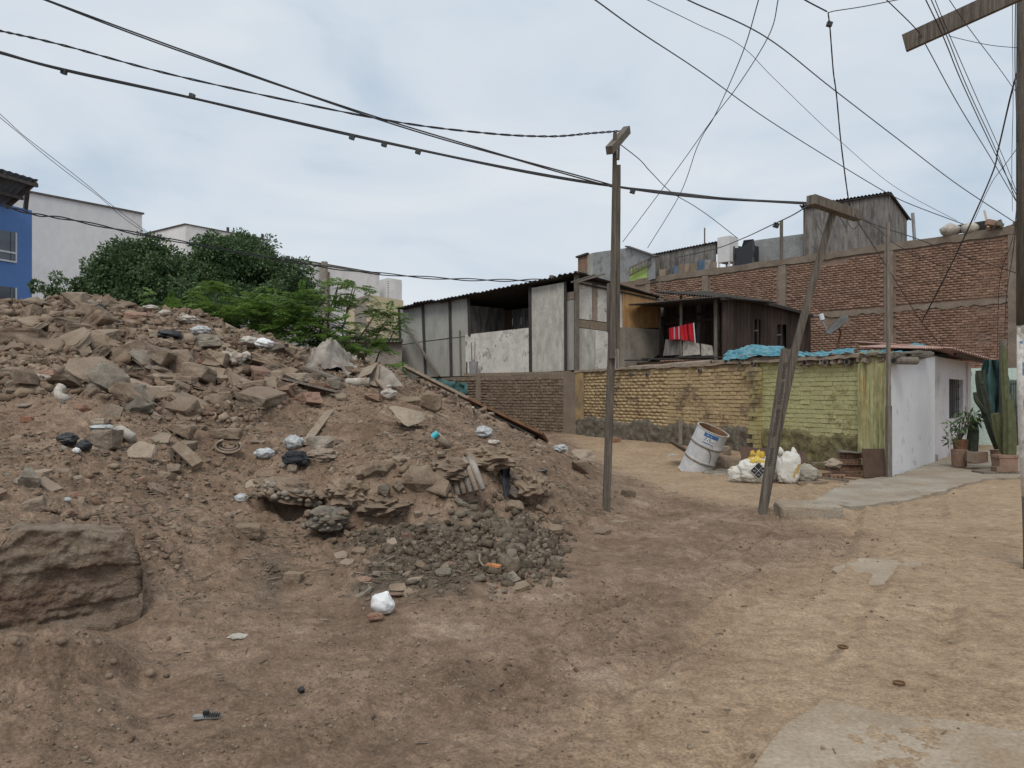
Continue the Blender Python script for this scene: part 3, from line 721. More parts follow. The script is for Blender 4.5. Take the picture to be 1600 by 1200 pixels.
# openings (dark recesses with a frame) in the brickwork
def aof(u): return (PB.p(u, 616) - PB.A).dot(PB.d)
ops = []
for (u0, v0, u1, v1) in ((1283, 402, 1319, 413), (1284, 492, 1326, 509), (1532, 472, 1540, 489), (1532, 520, 1540, 536)):
    a0, a1 = aof(u1), aof(u0); z1 = PB.p(u0, v0).z; z0 = PB.p(u0, v1).z
    ops.append((a0, a1, z0, z1))
    big = u1 - u0 > 12
    o = MB().quadslab([PB.at(a0, z0, -.028), PB.at(a1, z0, -.028), PB.at(a1, z1, -.028), PB.at(a0, z1, -.028)], PB.n, .03).build('window' if big else 'vent', MT['dark_void'], bw)
    if big:
        MB().quadslab([PB.at(a0 - .02, z1, .01), PB.at(a1 + .02, z1, .01), PB.at(a1 + .02, z1 + .07, .01), PB.at(a0 - .02, z1 + .07, .01)], PB.n, .1).build('lintel', MT['col_concrete'], o)
    else:
        for k in range(2):
            z = z0 + (z1 - z0) * (k + 1) / 3
            MB().quadslab([PB.at(a0, z - .025, -.005), PB.at(a1, z - .025, -.005), PB.at(a1, z + .025, -.005), PB.at(a0, z + .025, -.005)], PB.n, .02).build('vent_bar', MT['b_red'], o)
def skipb(a, z):
    for c in cola:
        if abs(a - c) < .31: return True
    if abs(z - 5.12) < (.13 if a < 7.5 else .09): return True
    for a0, a1, z0, z1 in ops:
        if a0 - .12 < a < a1 + .12 and z0 - .04 < z < z1 + .04: return True
    return False
lay_bricks(bw, PB, -.4, 17.2, 2.3, ZT - .05, .255, .1, .1, MT['b_red'], gap=.018, seed=3, jit=.08, outj=.01, skip=skipb, off=.012, rotj=.03)

def on_roof(u, v, back):    # a point on top of the brick building
    return PB.p(u, v, -back)
MT['canvas_blue'] = pm('dull_blue_tub', [(.08, .13, .2), (.12, .18, .26)], 4, .7, .1, 20, 0)
# wooden shed on the roof
PS = Plane((PB.at(0, 0, -.35).x, PB.at(0, 0, -.35).y), (PB.at(10, 0, -.35).x, PB.at(10, 0, -.35).y))
c0, c1 = PS.p(1258, 400), PS.p(1388, 392)
ws = thing('rooftop_shed', 'grey plywood shed with a corrugated roof on top of the brick building', 'shed', PS.p(1320, 400))
zb = ZT + .24
pts = [(1258, 322), (1301, 317), (1343, 311), (1388, 303)]
for i in range(3):
    (ua, va), (ub, vb) = pts[i], pts[i + 1]
    A, B = PS.p(ua + .4, va), PS.p(ub - .4, vb)
    MB().quadslab([(A.x, A.y, zb), (B.x, B.y, zb), B, A], PS.n, .04).build('wall_panel', MT['ply_grey'], ws)
E = PS.p(1389, 302); sd = -PS.n * 1.0
far = E + sd * 1.9; SPv = Plane((E.x, E.y), (far.x, far.y))
for i in range(3):
    A = E + sd * (1.9 * i / 3 + .02); B = E + sd * (1.9 * (i + 1) / 3 - .0); za, zb2 = E.z - .28 * i, E.z - .28 * (i + 1)
    MB().quadslab([(A.x, A.y, zb), (B.x, B.y, zb), (B.x, B.y, zb2), (A.x, A.y, za)], PS.d * -1, .04).build('wall_panel', MT['ply_grey'], ws)
Lq = PS.p(1255, 320); Bk = Lq + sd * 1.9
MB().quadslab([(Lq.x, Lq.y, zb), (Bk.x, Bk.y, zb), (Bk.x, Bk.y, Bk.z - .8), Lq], PS.d, .04).build('wall_panel', MT['ply_grey'], ws)
MB().beam(PS.p(1253, 325, .02), PS.p(1391, 303, .02), .16, .05).build('fascia', MT['black_frame'], ws)
rp0, rp1 = PS.p(1249, 321, .12) , PS.p(1392, 299, .12)
corr(MB(), rp0, rp1, rp1 + sd * 2.2 + Vector((0, 0, -.85)), rp0 + sd * 2.2 + Vector((0, 0, -.85)), 26, .035).build('roof', MT['tin_dark'], ws)
MB().beam(PS.p(1259, 322, .02), PS.p(1257, 399, .02), .06).build('post', MT['old_wood'], ws)
MB().tube([PB.p(1426, 333, -1.6), PB.p(1427, 345, -1.6), PB.p(1429, 375, -1.6)], .07, 8).build('drain_pipe', MT['tin_grey'], ws)
# other things on the roof
def roof_box(name, u0, u1, v0, v1, back, depth, mat, lab, cat, v0b=None, group=None):
    z = ZT + .2
    A, B = on_roof(u0, v0, back), on_roof(u1, v0b if v0b else v0, back)
    mb = MB().quadslab([(A.x, A.y, z), (B.x, B.y, z), B, A], PB.n, depth)
    return tag(mb.build(name, mat), lab, cat, group)
t = thing('tank_cabinet', 'pale square water cabinet on the roof beside a dark sideboard', 'cabinet', on_roof(1135, 410, .5))
A, B = on_roof(1121, 376, .5), on_roof(1140, 368, .5); z = ZT + .25
MB().quadslab([(A.x, A.y, z + .35), (B.x, B.y, z + .35), B, (A.x, A.y, B.z)], PB.n, .8).build('body', MT['bldg_white'], t)
for q in (A + PB.d * -.06, B + PB.d * .06):
    for k in (.06, .74): MB().beam((q.x - PB.n.x * k, q.y - PB.n.y * k, ZT + .2), (q.x - PB.n.x * k, q.y - PB.n.y * k, z + .352), .08).build('leg', MT['white_trim'], t)
t = thing('sideboard', 'black carved sideboard standing at the roof edge', 'sideboard', on_roof(1161, 412, .25))
z = ZT + .25; A, B = on_roof(1147, 388, .2), on_roof(1177, 386, .2)
MB().quadslab([(A.x, A.y, z), (B.x, B.y, z), (B.x, B.y, A.z), A], PB.n, .5).build('cabinet', MT['black_plastic'], t)
for q, h in ((A, .1), (B, .32)):
    MB().tube([(q.x, q.y, z), (q.x, q.y, z + .3), (q.x + .03, q.y, z + .6), (q.x, q.y, q.z + h)], [.1, .05, .09, .04], 8).build('post', MT['black_plastic'], t)
C = (A + B) / 2
MB().quadslab([(A.x + .3, A.y - .2, A.z), (B.x, B.y, A.z), (B.x, B.y, A.z + .3), (C.x, C.y, A.z + .32)], PB.n, .05).build('crest', MT['black_plastic'], t)
for k in (.3, .6):
    p = A.lerp(B, k); MB().box((p.x + PB.n.x * .012, p.y + PB.n.y * .012, z + .45), .02, .02, .4).build('door_seam', MT['trim_dark'], t)
t = roof_box('fence', 1176, 1257, 376, 409, .9, .05, MT['tin_grey'], 'grey sheet metal fence on the roof left of the plywood shed', 'fence', 365)
for u, v, b_, lab in ((1221, 345, .3, 'weathered post standing on the roof in front of the grey sheet fence'), (1101, 356, .6, 'thin dark rod sticking up from the roof by the pale cabinet')):
    A = on_roof(u, v, b_); MB().beam((A.x, A.y, ZT + .2), A, .12 if u > 1200 else .06).build('post', MT['old_wood']); o = bpy.context.scene.objects[-1]
    tag(o, lab, 'post')
t = thing('rooftop_shack', 'dark corrugated shack with a sagging roof at the far left of the brick roof', 'shack', on_roof(1070, 410, .6))
A, B = on_roof(1024, 397, .6), on_roof(1119, 379, .6)
for i in range(6):
    p, q = A.lerp(B, i / 6), A.lerp(B, (i + .97) / 6); MB().quadslab([(p.x, p.y, ZT + .2), (q.x, q.y, ZT + .2), q, p], PB.n, .04).build('wall_panel', MT['ply_grey'], t)
corr(MB(), on_roof(1020, 397, .5), on_roof(1121, 377, .5), on_roof(1121, 376, .5) - PB.n * 3, on_roof(1020, 395, .5) - PB.n * 3, 22, .04).build('roof', MT['tin_dark'], t)
A, B = on_roof(1034, 425, .1), on_roof(1112, 405, .1)
t2 = thing('junk_shelf', 'jumble of boards and tubs along the roof edge below the corrugated shack', 'junk', A)
rg = random.Random(8)
for i in range(9):
    p = A.lerp(B, i / 8); h = rg.uniform(.3, .7)
    MB().box((p.x - PB.n.x * .15, p.y - PB.n.y * .15, ZT + .22 + h / 2), rg.uniform(.2, .4), .3, h, Matrix.Rotation(rg.uniform(-.4, .4), 3, 'Z')).build('board', MT[rg.choice(['plank_wood', 'ply_grey', 'tin_grey', 'canvas_blue', 'cardboard'])], t2)
t = thing('sheet_shack', 'pale grey sheet metal shack at the far end of the brick roof', 'shack', on_roof(960, 420, .6))
z = ZT + .1
q = [(903, 402), (918, 398), (926, 395), (975, 388), (981, 387)]
for i in range(4):
    A, B = on_roof(q[i][0], q[i][1], .9), on_roof(q[i + 1][0], q[i + 1][1], .9)
    MB().quadslab([(A.x, A.y, z), (B.x, B.y, z), B, A], PB.n, .05).build('wall_panel', MT[['b_red', 'panel_grey', 'tin_grey', 'tin_grey'][i]], t)
A, B, C = on_roof(981, 386, .9), on_roof(1024, 400, -.3), on_roof(1024, 420, -.3)
MB().quadslab([(A.x, A.y, z), (B.x, B.y, z), B, A], (PB.d * -1), .05).build('wall_panel', MT['tin_grey'], t)
MB().beam(on_roof(980, 385, .95), on_roof(1026, 401, -.35), .3, .07).build('roof_edge', MT['tin_dark'], t)
MB().beam(on_roof(901, 402, .85), on_roof(919, 396, .85), .2, .1).build('roof_edge', MT['tin_dark'], t)
A, B = on_roof(984, 440, .02), on_roof(1022, 428, .02)
tag(MB().quadslab([(A.x, A.y, ZT + .2), (B.x, B.y, ZT + .2), (B.x, B.y, ZT + 1.0), (A.x, A.y, ZT + .85)], PB.n, .1).build('parapet', MT['green_paint']), 'lime green painted parapet on the far roof edge', 'parapet')
t = thing('ladder', 'grey ladder lying along the roof above the lime green parapet', 'ladder', on_roof(1010, 425, -.1))
a0, a1, b0, b1 = on_roof(983, 431, -.15), on_roof(1024, 409, -.15), on_roof(983, 419, -.15), on_roof(1024, 399, -.15)
MB().beam(a0, a1, .06).build('rail', MT['old_wood'], t); MB().beam(b0, b1, .06).build('rail', MT['old_wood'], t)
for k in range(9): MB().beam(a0.lerp(a1, (k + .4) / 9), b0.lerp(b1, (k + .4) / 9), .09, .05).build('rung', MT['old_wood'], t)
# right end of the roof: board, white sacks, stick
t = thing('board', 'dark rotting board lying along the roof edge behind the white sacks', 'board', on_roof(1515, 360, .3))
MB().beam(on_roof(1473, 362, .35), on_roof(1551, 350, .35), .05, .34).build('plank', MT['black_frame'], t)
for u, v, r_, lab in ((1485, 357, .3, 'white rubble sack slumped on the brick roof edge, left of its pair'), (1516, 354, .26, 'white rubble sack on the brick roof edge next to the leaning stick')):
    mb = MB(); p = on_roof(u, v, .12); blob(mb, (p.x, p.y, ZT + .25 + r_ * .75), r_ * 1.3, r_, r_ * .9, .2, 2, int(u), pinch=.4)
    tag(mb.build('sack', MT['dusty_white'], smooth=True), lab, 'sack')
A, B = on_roof(1546, 361, .05), on_roof(1538, 329, .05)
tag(MB().beam(A, B, .1, .06).build('stick', MT['cream']), 'pale stick leaning upright on the brick roof edge', 'stick')
A = on_roof(1576, 352, .05)
t = thing('rubble_pile', 'bits of broken brick and board at the right end of the brick roof', 'rubble', A)
rg = random.Random(4)
for i in range(9): MB().box((A.x + rg.uniform(-.7, .5), A.y + rg.uniform(-.1, .4), ZT + .3 + rg.uniform(0, .15)), rg.uniform(.15, .4), .2, rg.uniform(.1, .25), Matrix.Rotation(rg.uniform(-.5, .5), 3, 'Y')).build('lump', MT[rg.choice(['b_red', 'col_concrete', 'old_wood'])], t)

# ================================================================= PAINTED YARD WALL (yellow, then green)
PY = Plane(tuple(YA), tuple(YB)); ZW = 2.33
ya = lambda u: (PY.p(u, 616) - PY.A).dot(PY.d)
aG = ya(1183); aPier = ya(1341); aEnd = PY.L
yw = thing('yard_wall', 'weathered yard wall painted yellow and yellow-green, of rough bricks', 'wall', PY.at(6, 0))
# green half is set back a little
MB().quadslab([PY.at(.5, -.3, -.072), PY.at(aG, -.3, -.072), PY.at(aG, ZW, -.072), PY.at(.5, ZW, -.072)], PY.n, .2).build('wall_core', MT['mort_green'], yw)
MB().quadslab([PY.at(aG, -.3, -.014), PY.at(aEnd - .0, -.3, -.014), PY.at(aEnd - .0, ZW, -.014), PY.at(aG, ZW, -.014)], PY.n, .26).build('wall_core', MT['mort_yellow'], yw)
def wob(a): return ZW - .0
lay_bricks(yw, PY, aG + .02, aEnd - .55, .0, ZW - .02, .27, .098, .12, MT['b_yellow'], gap=.02, seed=11, jit=.06, outj=.012, off=.0, rotj=.016, most=300, miss=.02)
lay_bricks(yw, PY, aPier, aG - .02, .0, ZW - .05, .3, .098, .1, MT['b_green'], gap=.011, seed=12, jit=.06, outj=.009, off=-.062, rotj=.012, most=300)
def plaster(pl, a0, a1, z0, ztop, off, amp, mat, name, parent, seed, n=140, m=26):
    """rough rendered strip with an uneven top edge"""
    s = np.linspace(a0, a1, n + 1); tq = np.linspace(0, 1, m + 1); SS, TT = np.meshgrid(s, tq)
    top = ztop + .16 * (fbm(SS * 1.6, SS * 0 + seed, oct=4, seed=seed) - .5) * 2
    Z = z0 + (top - z0) * TT
    O = off + amp * (fbm(SS * 7, Z * 7, oct=4, seed=seed + 1) - .5) * 2 - .06 * sm(TT, .9, 1.0)
    P = np.stack([pl.A.x + pl.d.x * SS + pl.n.x * O, pl.A.y + pl.d.y * SS + pl.n.y * O, Z], -1).reshape(-1, 3)
    i = (np.arange(m)[:, None] * (n + 1) + np.arange(n)[None, :])
    Q = np.stack([i, i + 1, i + n + 2, i + n + 1], -1).reshape(-1, 4)
    return np_mesh(name, P, Q, mat, parent, smooth=True)
plaster(PY, aG + .02, aEnd - .1, -.1, .82, .05, .05, MT['plaster_dirty'], 'plaster_base', yw, 3)
plaster(PY, aPier, aG + .0, -.1, .83, -.02, .045, MT['plaster_green'], 'plaster_base', yw, 6)
# yellow end pier at the far corner, toothed stub where the paints meet, streaked green pier at the near corner
MB().quadslab([PY.at(aEnd - .55, -.2, .035), PY.at(aEnd + .0, -.2, .035), PY.at(aEnd + .0, ZW - .03, .035), PY.at(aEnd - .55, ZW - .02, .035)], PY.n, .25).build('end_pier', MT['pier_yellow'], yw)
plaster(PY, -.01, aPier - .005, -.1, ZW + .1, .02, .02, MT['pier_green'], 'corner_pier', yw, 9, 40, 50)
rg = random.Random(5); mb = MB()
for k in range(21):
    z = .08 + k * .105; w = rg.choice([.16, .3, .22, .36]); 
    if z > ZW - .3: w += .2
    mb.box(PY.at(aG + w / 2 - .12, z, .0 + rg.uniform(-.04, .03)), w, .2, .095, Matrix.Rotation(math.atan2(PY.d.y, PY.d.x) + rg.uniform(-.05, .05), 3, 'Z'))
o = mb.build('toothed_stub', MT['b_stub'], yw)
# roof slab edge / mud capping over the wall
def capping(pl, a0, a1, z, h, off, mat, name, parent, seed, n=70, amp=.05):
    rg = random.Random(seed); mb = MB(); pr = None
    for i in range(n + 1):
        a = a0 + (a1 - a0) * i / n
        o = off + rg.uniform(-amp, amp); zz = z + rg.uniform(-.02, .02); hh = h * rg.uniform(.8, 1.25)
        cur = [pl.at(a, zz, o), pl.at(a, zz + hh, o - .03), pl.at(a, zz + hh, -.5), pl.at(a, zz, -.5)]
        if pr:
            b = len(mb.v); mb.v += [tuple(q) for q in pr + cur]
            mb.f += [tuple(b + k for k in f) for f in ((0, 4, 5, 1), (1, 5, 6, 2), (2, 6, 7, 3), (3, 7, 4, 0))]
        pr = cur
    return mb.build(name, mat, parent)
capping(PY, -.05, aEnd, ZW, .07, .05, MT['pier_brown'], 'mud_capping', yw, 4)
capping(PY, -.02, aPier + 1.6, ZW - .1, .085, .03, MT['pier_brown'], 'ledge', yw, 5, 40, .06)
# beam ends (cut bamboo and poles) poking out of the wall head
for i, (u, v) in enumerate(((1397, 563), (1323, 565), (1289, 566), (1257, 567), (1175, 568), (1177, 577), (1156, 568), (1092, 579), (1010, 585), (985, 584))):
    p = PY.p(u, v, .06); r_ = .075 if u > 1200 else .06
    o = MB().tube([p - PY.n * .6, p + PY.n * (.02 if u > 1390 else 0)], r_, 12).build('pole_end', MT['old_wood'], yw)
    MB().tube([p - PY.n * .05, p + PY.n * (.026 if u > 1390 else .006)], r_ * .62, 10).build('hollow', MT['dark_void'], o)
# grey-brown mud brick wall carrying on to the left
PW = Plane((2.16, 26.0), (-2.4, 31.2))
bn = thing('adobe_wall', 'low brown mud brick wall below the white shack', 'wall', PW.at(3, 0))
MB().quadslab([PW.at(.0, -.3, -.03), PW.at(PW.L, -.3, -.03), PW.at(PW.L, ZW - .03, -.03), PW.at(0, ZW - .03, -.03)], PW.n, .22).build('wall_core', MT['pier_brown'], bn)
lay_bricks(bn, PW, .55, PW.L, .0, ZW - .06, .3, .105, .1, MT['b_brown'], gap=.018, seed=21, jit=.09, outj=.012, off=.012, rotj=.02)
MB().quadslab([PW.at(-.02, -.2, .045), PW.at(.55, -.2, .045), PW.at(.55, ZW + .02, .045), PW.at(-.02, ZW + .02, .045)], PW.n, .3).build('corner_pier', MT['pier_brown'], bn)
MB().quadslab([PW.at(5.1, -.2, .03), PW.at(5.4, -.2, .03), PW.at(5.4, ZW, .03), PW.at(5.1, ZW, .03)], PW.n, .1).build('pier', MT['pier_brown'], bn)
# flat roof deck of the yard rooms behind both walls
deck = [PY.at(.9, 0, -.35), PY.at(aEnd, 0, -.35), PW.at(PW.L, 0, -.3), (-5.6, 38.5, 0), (6, 40, 0), PB.at(6, 0, .1), PB.at(0, 0, .1), (12.9, 22.6, 0), (9.2, 18.3, 0)]
tag(MB().quadslab([(p[0], p[1], ZW - .02) for p in deck], (0, 0, 1), .12).build('roof_deck', MT['pier_brown']), 'flat mud roof deck behind the painted wall', kind='structure')

# ================================================================= WHITE HOUSE
PH = Plane((7.24, 14.66), (13.3, 22.1))
hh = thing('white_house', 'small white plastered house with a barred window at the corner of the track', 'house', PH.at(4, 0))
aj = (PH.p(1461, 616) - PH.A).dot(PH.d); a_end = PH.L
zt0, zt1 = 2.24, 2.46
MB().quadslab([PH.at(.0, -.2, .0), PH.at(aj, -.2, .0), PH.at(aj, zt1, .0), PH.at(.0, zt0, .0)], -PY.d, .03).build('front_wall', MT['white_paint2'], hh)
wa0, wa1 = [(PH.p(u, 616, -.14) - PH.A).dot(PH.d) for u in (1483, 1505)]; wz0, wz1 = PH.p(1490, 654, -.14).z, PH.p(1486, 592, -.14).z
o_ = -.14
wl = MB()
for (a0, a1, z0, z1) in ((aj, wa0, -.2, 2.52), (wa0, wa1, -.2, wz0), (wa0, wa1, wz1, 2.52), (wa1, a_end, -.2, 2.52)):
    wl.quadslab([PH.at(a0, z0, o_), PH.at(a1, z0, o_), PH.at(a1, z1, o_), PH.at(a0, z1, o_)], PH.n, .3)
wl.build('side_wall', MT['white_paint'], hh)
w = MB().quadslab([PH.at(wa0, wz0, o_ - .24), PH.at(wa1, wz0, o_ - .24), PH.at(wa1, wz1, o_ - .24), PH.at(wa0, wz1, o_ - .24)], PH.n, .04).build('window', MT['glass'], hh)
for k in range(7): MB().beam(PH.at(wa0 + (wa1 - wa0) * (k + .5) / 7, wz0, o_ - .1), PH.at(wa0 + (wa1 - wa0) * (k + .5) / 7, wz1, o_ - .1), .02).build('bar', MT['black_frame'], w)
for k in range(3): z = wz0 + (wz1 - wz0) * (k + .5) / 3; MB().beam(PH.at(wa0, z, o_ - .095), PH.at(wa1, z, o_ - .095), .025).build('bar', MT['black_frame'], w)
MB().quadslab([PH.at(a_end - .45, -.1, o_ + .06), PH.at(a_end, -.1, o_ + .06), PH.at(a_end, 2.5, o_ + .06), PH.at(a_end - .45, 2.5, o_ + .06)], PH.n, .2).build('corner_pillar', MT['white_paint'], hh)
MB().quadslab([PH.at(aj - .02, -.1, .0), PH.at(aj + .9, -.1, -.1), PH.at(aj + .9, .14, -.1), PH.at(aj - .02, .18, .0)], PH.n, .1).build('plinth', MT['concrete_pale'], hh)
# roof: bundled cane and rough wood over the front, faded red sheets towards the back
rg = random.Random(15)
for k in range(9):
    z = zt0 + .02 + .035 * (k // 3) + .02 * (k % 3); o = .02 + .05 * (k % 3)
    pts = [PH.at(-.15 + rg.uniform(-.1, .2) + 3.6 * i / 6, z + .2 * i / 6 * (zt1 - zt0) / .22 * .9 + rg.uniform(-.02, .02), o + rg.uniform(-.03, .03)) for i in range(6)]
    MB().tube(pts, [rg.uniform(.025, .05) for _ in pts], 6).build('cane', MT['old_wood'], hh)
ra, rb = PH.at(2.3, 2.58, .12), PH.at(aj + .2, 2.68, .15)
corr(MB(), ra, rb, rb - PH.n * 1.3 + Vector((0, 0, .12)), ra - PH.n * 1.3 + Vector((0, 0, .08)), 12, .018).build('roof_sheet', MT['tin_red'], hh)
rc, rd = PH.at(aj + .1, 2.66, .35), PH.at(a_end + 1.2, 2.5, .7)
corr(MB(), rc, rd, rd - PH.n * 2.6 + Vector((0, 0, .3)), rc - PH.n * 2.2 + Vector((0, 0, .25)), 26, .02).build('roof_sheet', MT['tin_red'], hh)
MB().beam(PH.at(aj + 1.0, 2.56, .25), PH.at(a_end + 1.0, 2.46, .45), .07).build('rafter', MT['dark_wood'], hh)
MB().quadslab([PH.at(a_end, -.1, o_ - .3), PH.at(a_end + .0, -.1, -4), PH.at(a_end, 2.5, -4), PH.at(a_end, 2.5, o_ - .3)], PH.d, .2).build('end_wall', MT['b_brown'], hh)
# far side of the yard: pale green wall with an iron gate
PGt = Plane((12.6, 24.6), (20.0, 23.2))
gw = thing('garden_wall', 'pale mint wall behind the cactus at the right edge', 'wall', PGt.at(2, 0))
g0, g1 = [(PGt.p(u, 616) - PGt.A).dot(PGt.d) for u in (1575, 1597)]
z1 = PGt.p(1585, 580).z
MT['mint'] = pm('mint_render', [(.4, .5, .45), (.47, .56, .5)], 1.5, .9, .1, 20, 0)
for a0, a1 in ((-.6, g0), (g1, 7)): MB().quadslab([PGt.at(a0, -.2), PGt.at(a1, -.2), PGt.at(a1, z1 + .1), PGt.at(a0, z1 + .1)], PGt.n, .2).build('wall_panel', MT['mint'], gw)
MB().quadslab([PGt.at(g0, z1 - .25), PGt.at(g1, z1 - .25), PGt.at(g1, z1 + .1), PGt.at(g0, z1 + .1)], PGt.n, .2).build('lintel', MT['mint'], gw)
gt = thing('gate', 'black iron gate of upright bars in the mint wall', 'gate', PGt.at((g0 + g1) / 2, 0))
for k in range(8):
    a = g0 + (g1 - g0) * k / 7; MB().beam(PGt.at(a, .0, -.06), PGt.at(a, z1 - .28, -.06), .03 if k % 7 else .05).build('bar', MT['black_frame'], gt)
for z in (.45, 1.2, z1 - .4): MB().beam(PGt.at(g0, z, -.05), PGt.at(g1, z, -.05), .05).build('rail', MT['black_frame'], gt)
MB().quadslab([PGt.at(g0, .03, -.08), PGt.at(g1, .03, -.08), PGt.at(g1, .5, -.08), PGt.at(g0, .5, -.08)], PGt.n, .02).build('kick_plate', MT['trim_dark'], gt)
MB().quadslab([PGt.at(g0 - .8, .0, -1.2), PGt.at(g1 + .8, .0, -1.2), PGt.at(g1 + .8, 2.4, -1.2), PGt.at(g0 - .8, 2.4, -1.2)], PGt.n, .1).build('back_wall', MT['mint'], gw)
# ================================================================= WHITE SHACK (panel walls on posts)
SL = Plane((2.25, 27.0), (-5.5, 36.5)); SR = Plane((2.25, 27.0), (5.9, 29.97))
sk = thing('panel_shack', 'white and grey panel shack on posts with a wide dark opening and corrugated roof', 'shack', (2.25, 27.0, ZW))
def P(pl, pts, mat, name='wall_panel', off=0.0, th=.03): return panel(pl, pts, name, MT[mat], sk, off, th)
P(SL, [(624, 591), (663, 589), (662, 534), (624, 540)], 'panel_grey'); P(SL, [(624, 538.8), (662, 533), (660, 476), (624, 481)], 'panel_grey')
P(SL, [(665, 589), (704, 588), (703.5, 529.5), (664, 534)], 'panel_grey'); P(SL, [(664, 532.8), (703, 528), (702, 470), (662, 475)], 'panel_grey')
P(SL, [(706, 588), (731, 587), (731, 526), (705.5, 529)], 'panel_grey'); P(SL, [(705.5, 527.8), (731, 525), (731, 465), (704, 469)], 'panel_grey')
P(SL, [(728, 586), (827, 583), (827, 512), (727, 523)], 'panel_white', off=.05)
P(SL, [(829.5, 582), (882, 579), (881.5, 441), (830, 450)], 'panel_worn', off=.04)
P(SL, [(884.5, 579), (899, 578), (899, 468), (884.5, 470)], 'panel_grey', off=-.05)
P(SL, [(884.5, 469), (899, 467), (899, 455), (884.5, 457)], 'cardboard', off=-.06)
for a, b, w in (((623, 480), (627, 592), .1), ((660, 474), (665, 590), .11), ((702.5, 469), (705, 589), .11), ((732, 464), (734, 524), .13), ((828, 448), (829, 583), .12), ((883, 440), (883.5, 580), .09), ((718, 516), (720, 588), .06)):
    ibar(SL, a, b, w, 'post', MT['black_frame'] if w > .07 else MT['old_wood'], sk, .05)
ibar(SL, (901, 424), (901, 582), .18, 'corner_post', MT['pole_wood'], sk, .06)
ibar(SL, (632, 508), (686, 588), .1, 'brace', MT['old_wood'], sk, .3)
ibar(SL, (727, 585.5), (800, 584.5), .12, 'sill_board', MT['plank_wood'], sk, .1); ibar(SL, (802, 584), (892, 582), .1, 'sill_board', MT['plank_wood'], sk, .12)
# inside of the opening: back boards and a partition
o0, o1 = SL.p(732, 600, 0), SL.p(830, 600, 0)
for k in range(7):
    a, b = o0.lerp(o1, k / 7) - SL.n * 1.9, o0.lerp(o1, (k + .93) / 7) - SL.n * 1.9
    MB().quadslab([(a.x, a.y, 2.5), (b.x, b.y, 2.5), (b.x, b.y, 5.2), (a.x, a.y, 5.2)], SL.n, .03).build('inner_board', MT['ply_grey'] if k % 3 else MT['brown_board'], sk)
for a in (o0 - SL.n * .1, o1 - SL.n * .1):
    b = a - SL.n * 1.8; MB().quadslab([(a.x, a.y, 2.5), (b.x, b.y, 2.5), (b.x, b.y, 5.3), (a.x, a.y, 5.3)], SL.d, .03).build('partition', MT['ply_grey'], sk)
# right face
for q, m in (([(904, 498), (925, 500.5), (925, 442), (904, 437.5)], 'panel_white'), ([(925.6, 500.5), (933, 501.5), (933, 443.5), (925.6, 442)], 'cardboard'),
             ([(933.6, 501.5), (968, 506), (968, 452), (933.6, 443.5)], 'panel_white'), ([(904, 511), (968, 520), (968, 507), (904, 499)], 'plank_wood'),
             ([(904, 582), (930, 581), (930, 515.4), (904, 512)], 'panel_worn'), ([(930.5, 581), (976, 579), (976, 521.8), (930.5, 515.4)], 'panel_white'),
             ([(968.6, 520), (975, 520.8), (975, 454), (968.6, 452)], 'panel_white')):
    P(SR, q, m)
P(SR, [(974, 513), (1031, 512), (1031.5, 481), (1024, 464.5), (973, 452.5)], 'ply', off=.06)
mb = MB().quadslab(facade(SR, [(976, 578), (998, 576), (1030, 553), (1030, 515), (976, 511)], .3), SR.n, .34); mb.build('cement_box', MT['col_concrete'], sk)
ibar(SR, (963, 450), (964, 578), .06, 'post', MT['old_wood'], sk, .08)
ibar(SR, (1031, 440), (1031, 555), .07, 'post', MT['old_wood'], sk, .1)
for k in range(2):
    ibar(SR, (903 , 436 + 6 * k), (1031, 463 + 6 * k), .05, 'fascia', MT['black_frame'], sk, .1 - .03 * k)
# back walls so that the roof has something under it
LB = SL.p(624, 500) ; RBk = SR.p(1031, 500); CB = LB + (RBk - SL.A) * 1.0
for a, b in ((LB, CB), (RBk, CB)): MB().quadslab([(a.x, a.y, ZW), (b.x, b.y, ZW), (b.x, b.y, 4.9), (a.x, a.y, 4.9)], (b - a).cross(Vector((0, 0, 1))).normalized(), .04).build('back_wall', MT['ply_grey'], sk)
r0 = SL.p(617, 480, .45); r1 = SL.p(905, 427.5, .3); r2 = SR.p(1036, 464.5, .1); r1.z = (r1.z + SR.p(903, 427.5, .1).z) / 2
rz = r0 + (r2 - r1)
corr(MB(), r0, r1, r2, rz, 46, .035, 6, wob=.06, seed=4).build('roof', MT['tin_dark'], sk)
rg = random.Random(3)
for k in range(12):
    f = rg.random(); g_ = rg.uniform(.02, .5); p = r0.lerp(r1, f).lerp(rz.lerp(r2, f), g_) + Vector((0, 0, .08))
    MB().box(p, rg.uniform(.15, .4), rg.uniform(.1, .3), rg.uniform(.06, .12), Matrix.Rotation(rg.uniform(0, 3), 3, 'Z')).build('roof_weight', MT[rg.choice(['col_concrete', 'old_wood', 'black_frame'])], sk)
p = SR.p(903, 430, .5); q = SL.p(960, 410, 1.2)
MB().beam(SL.p(896, 442, .4), SR.p(945, 428, .9), .06).build('loose_batten', MT['old_wood'], sk)
MB().beam(SL.p(893, 441, .35), SL.p(930, 429, 1.4), .05).build('loose_batten', MT['old_wood'], sk)
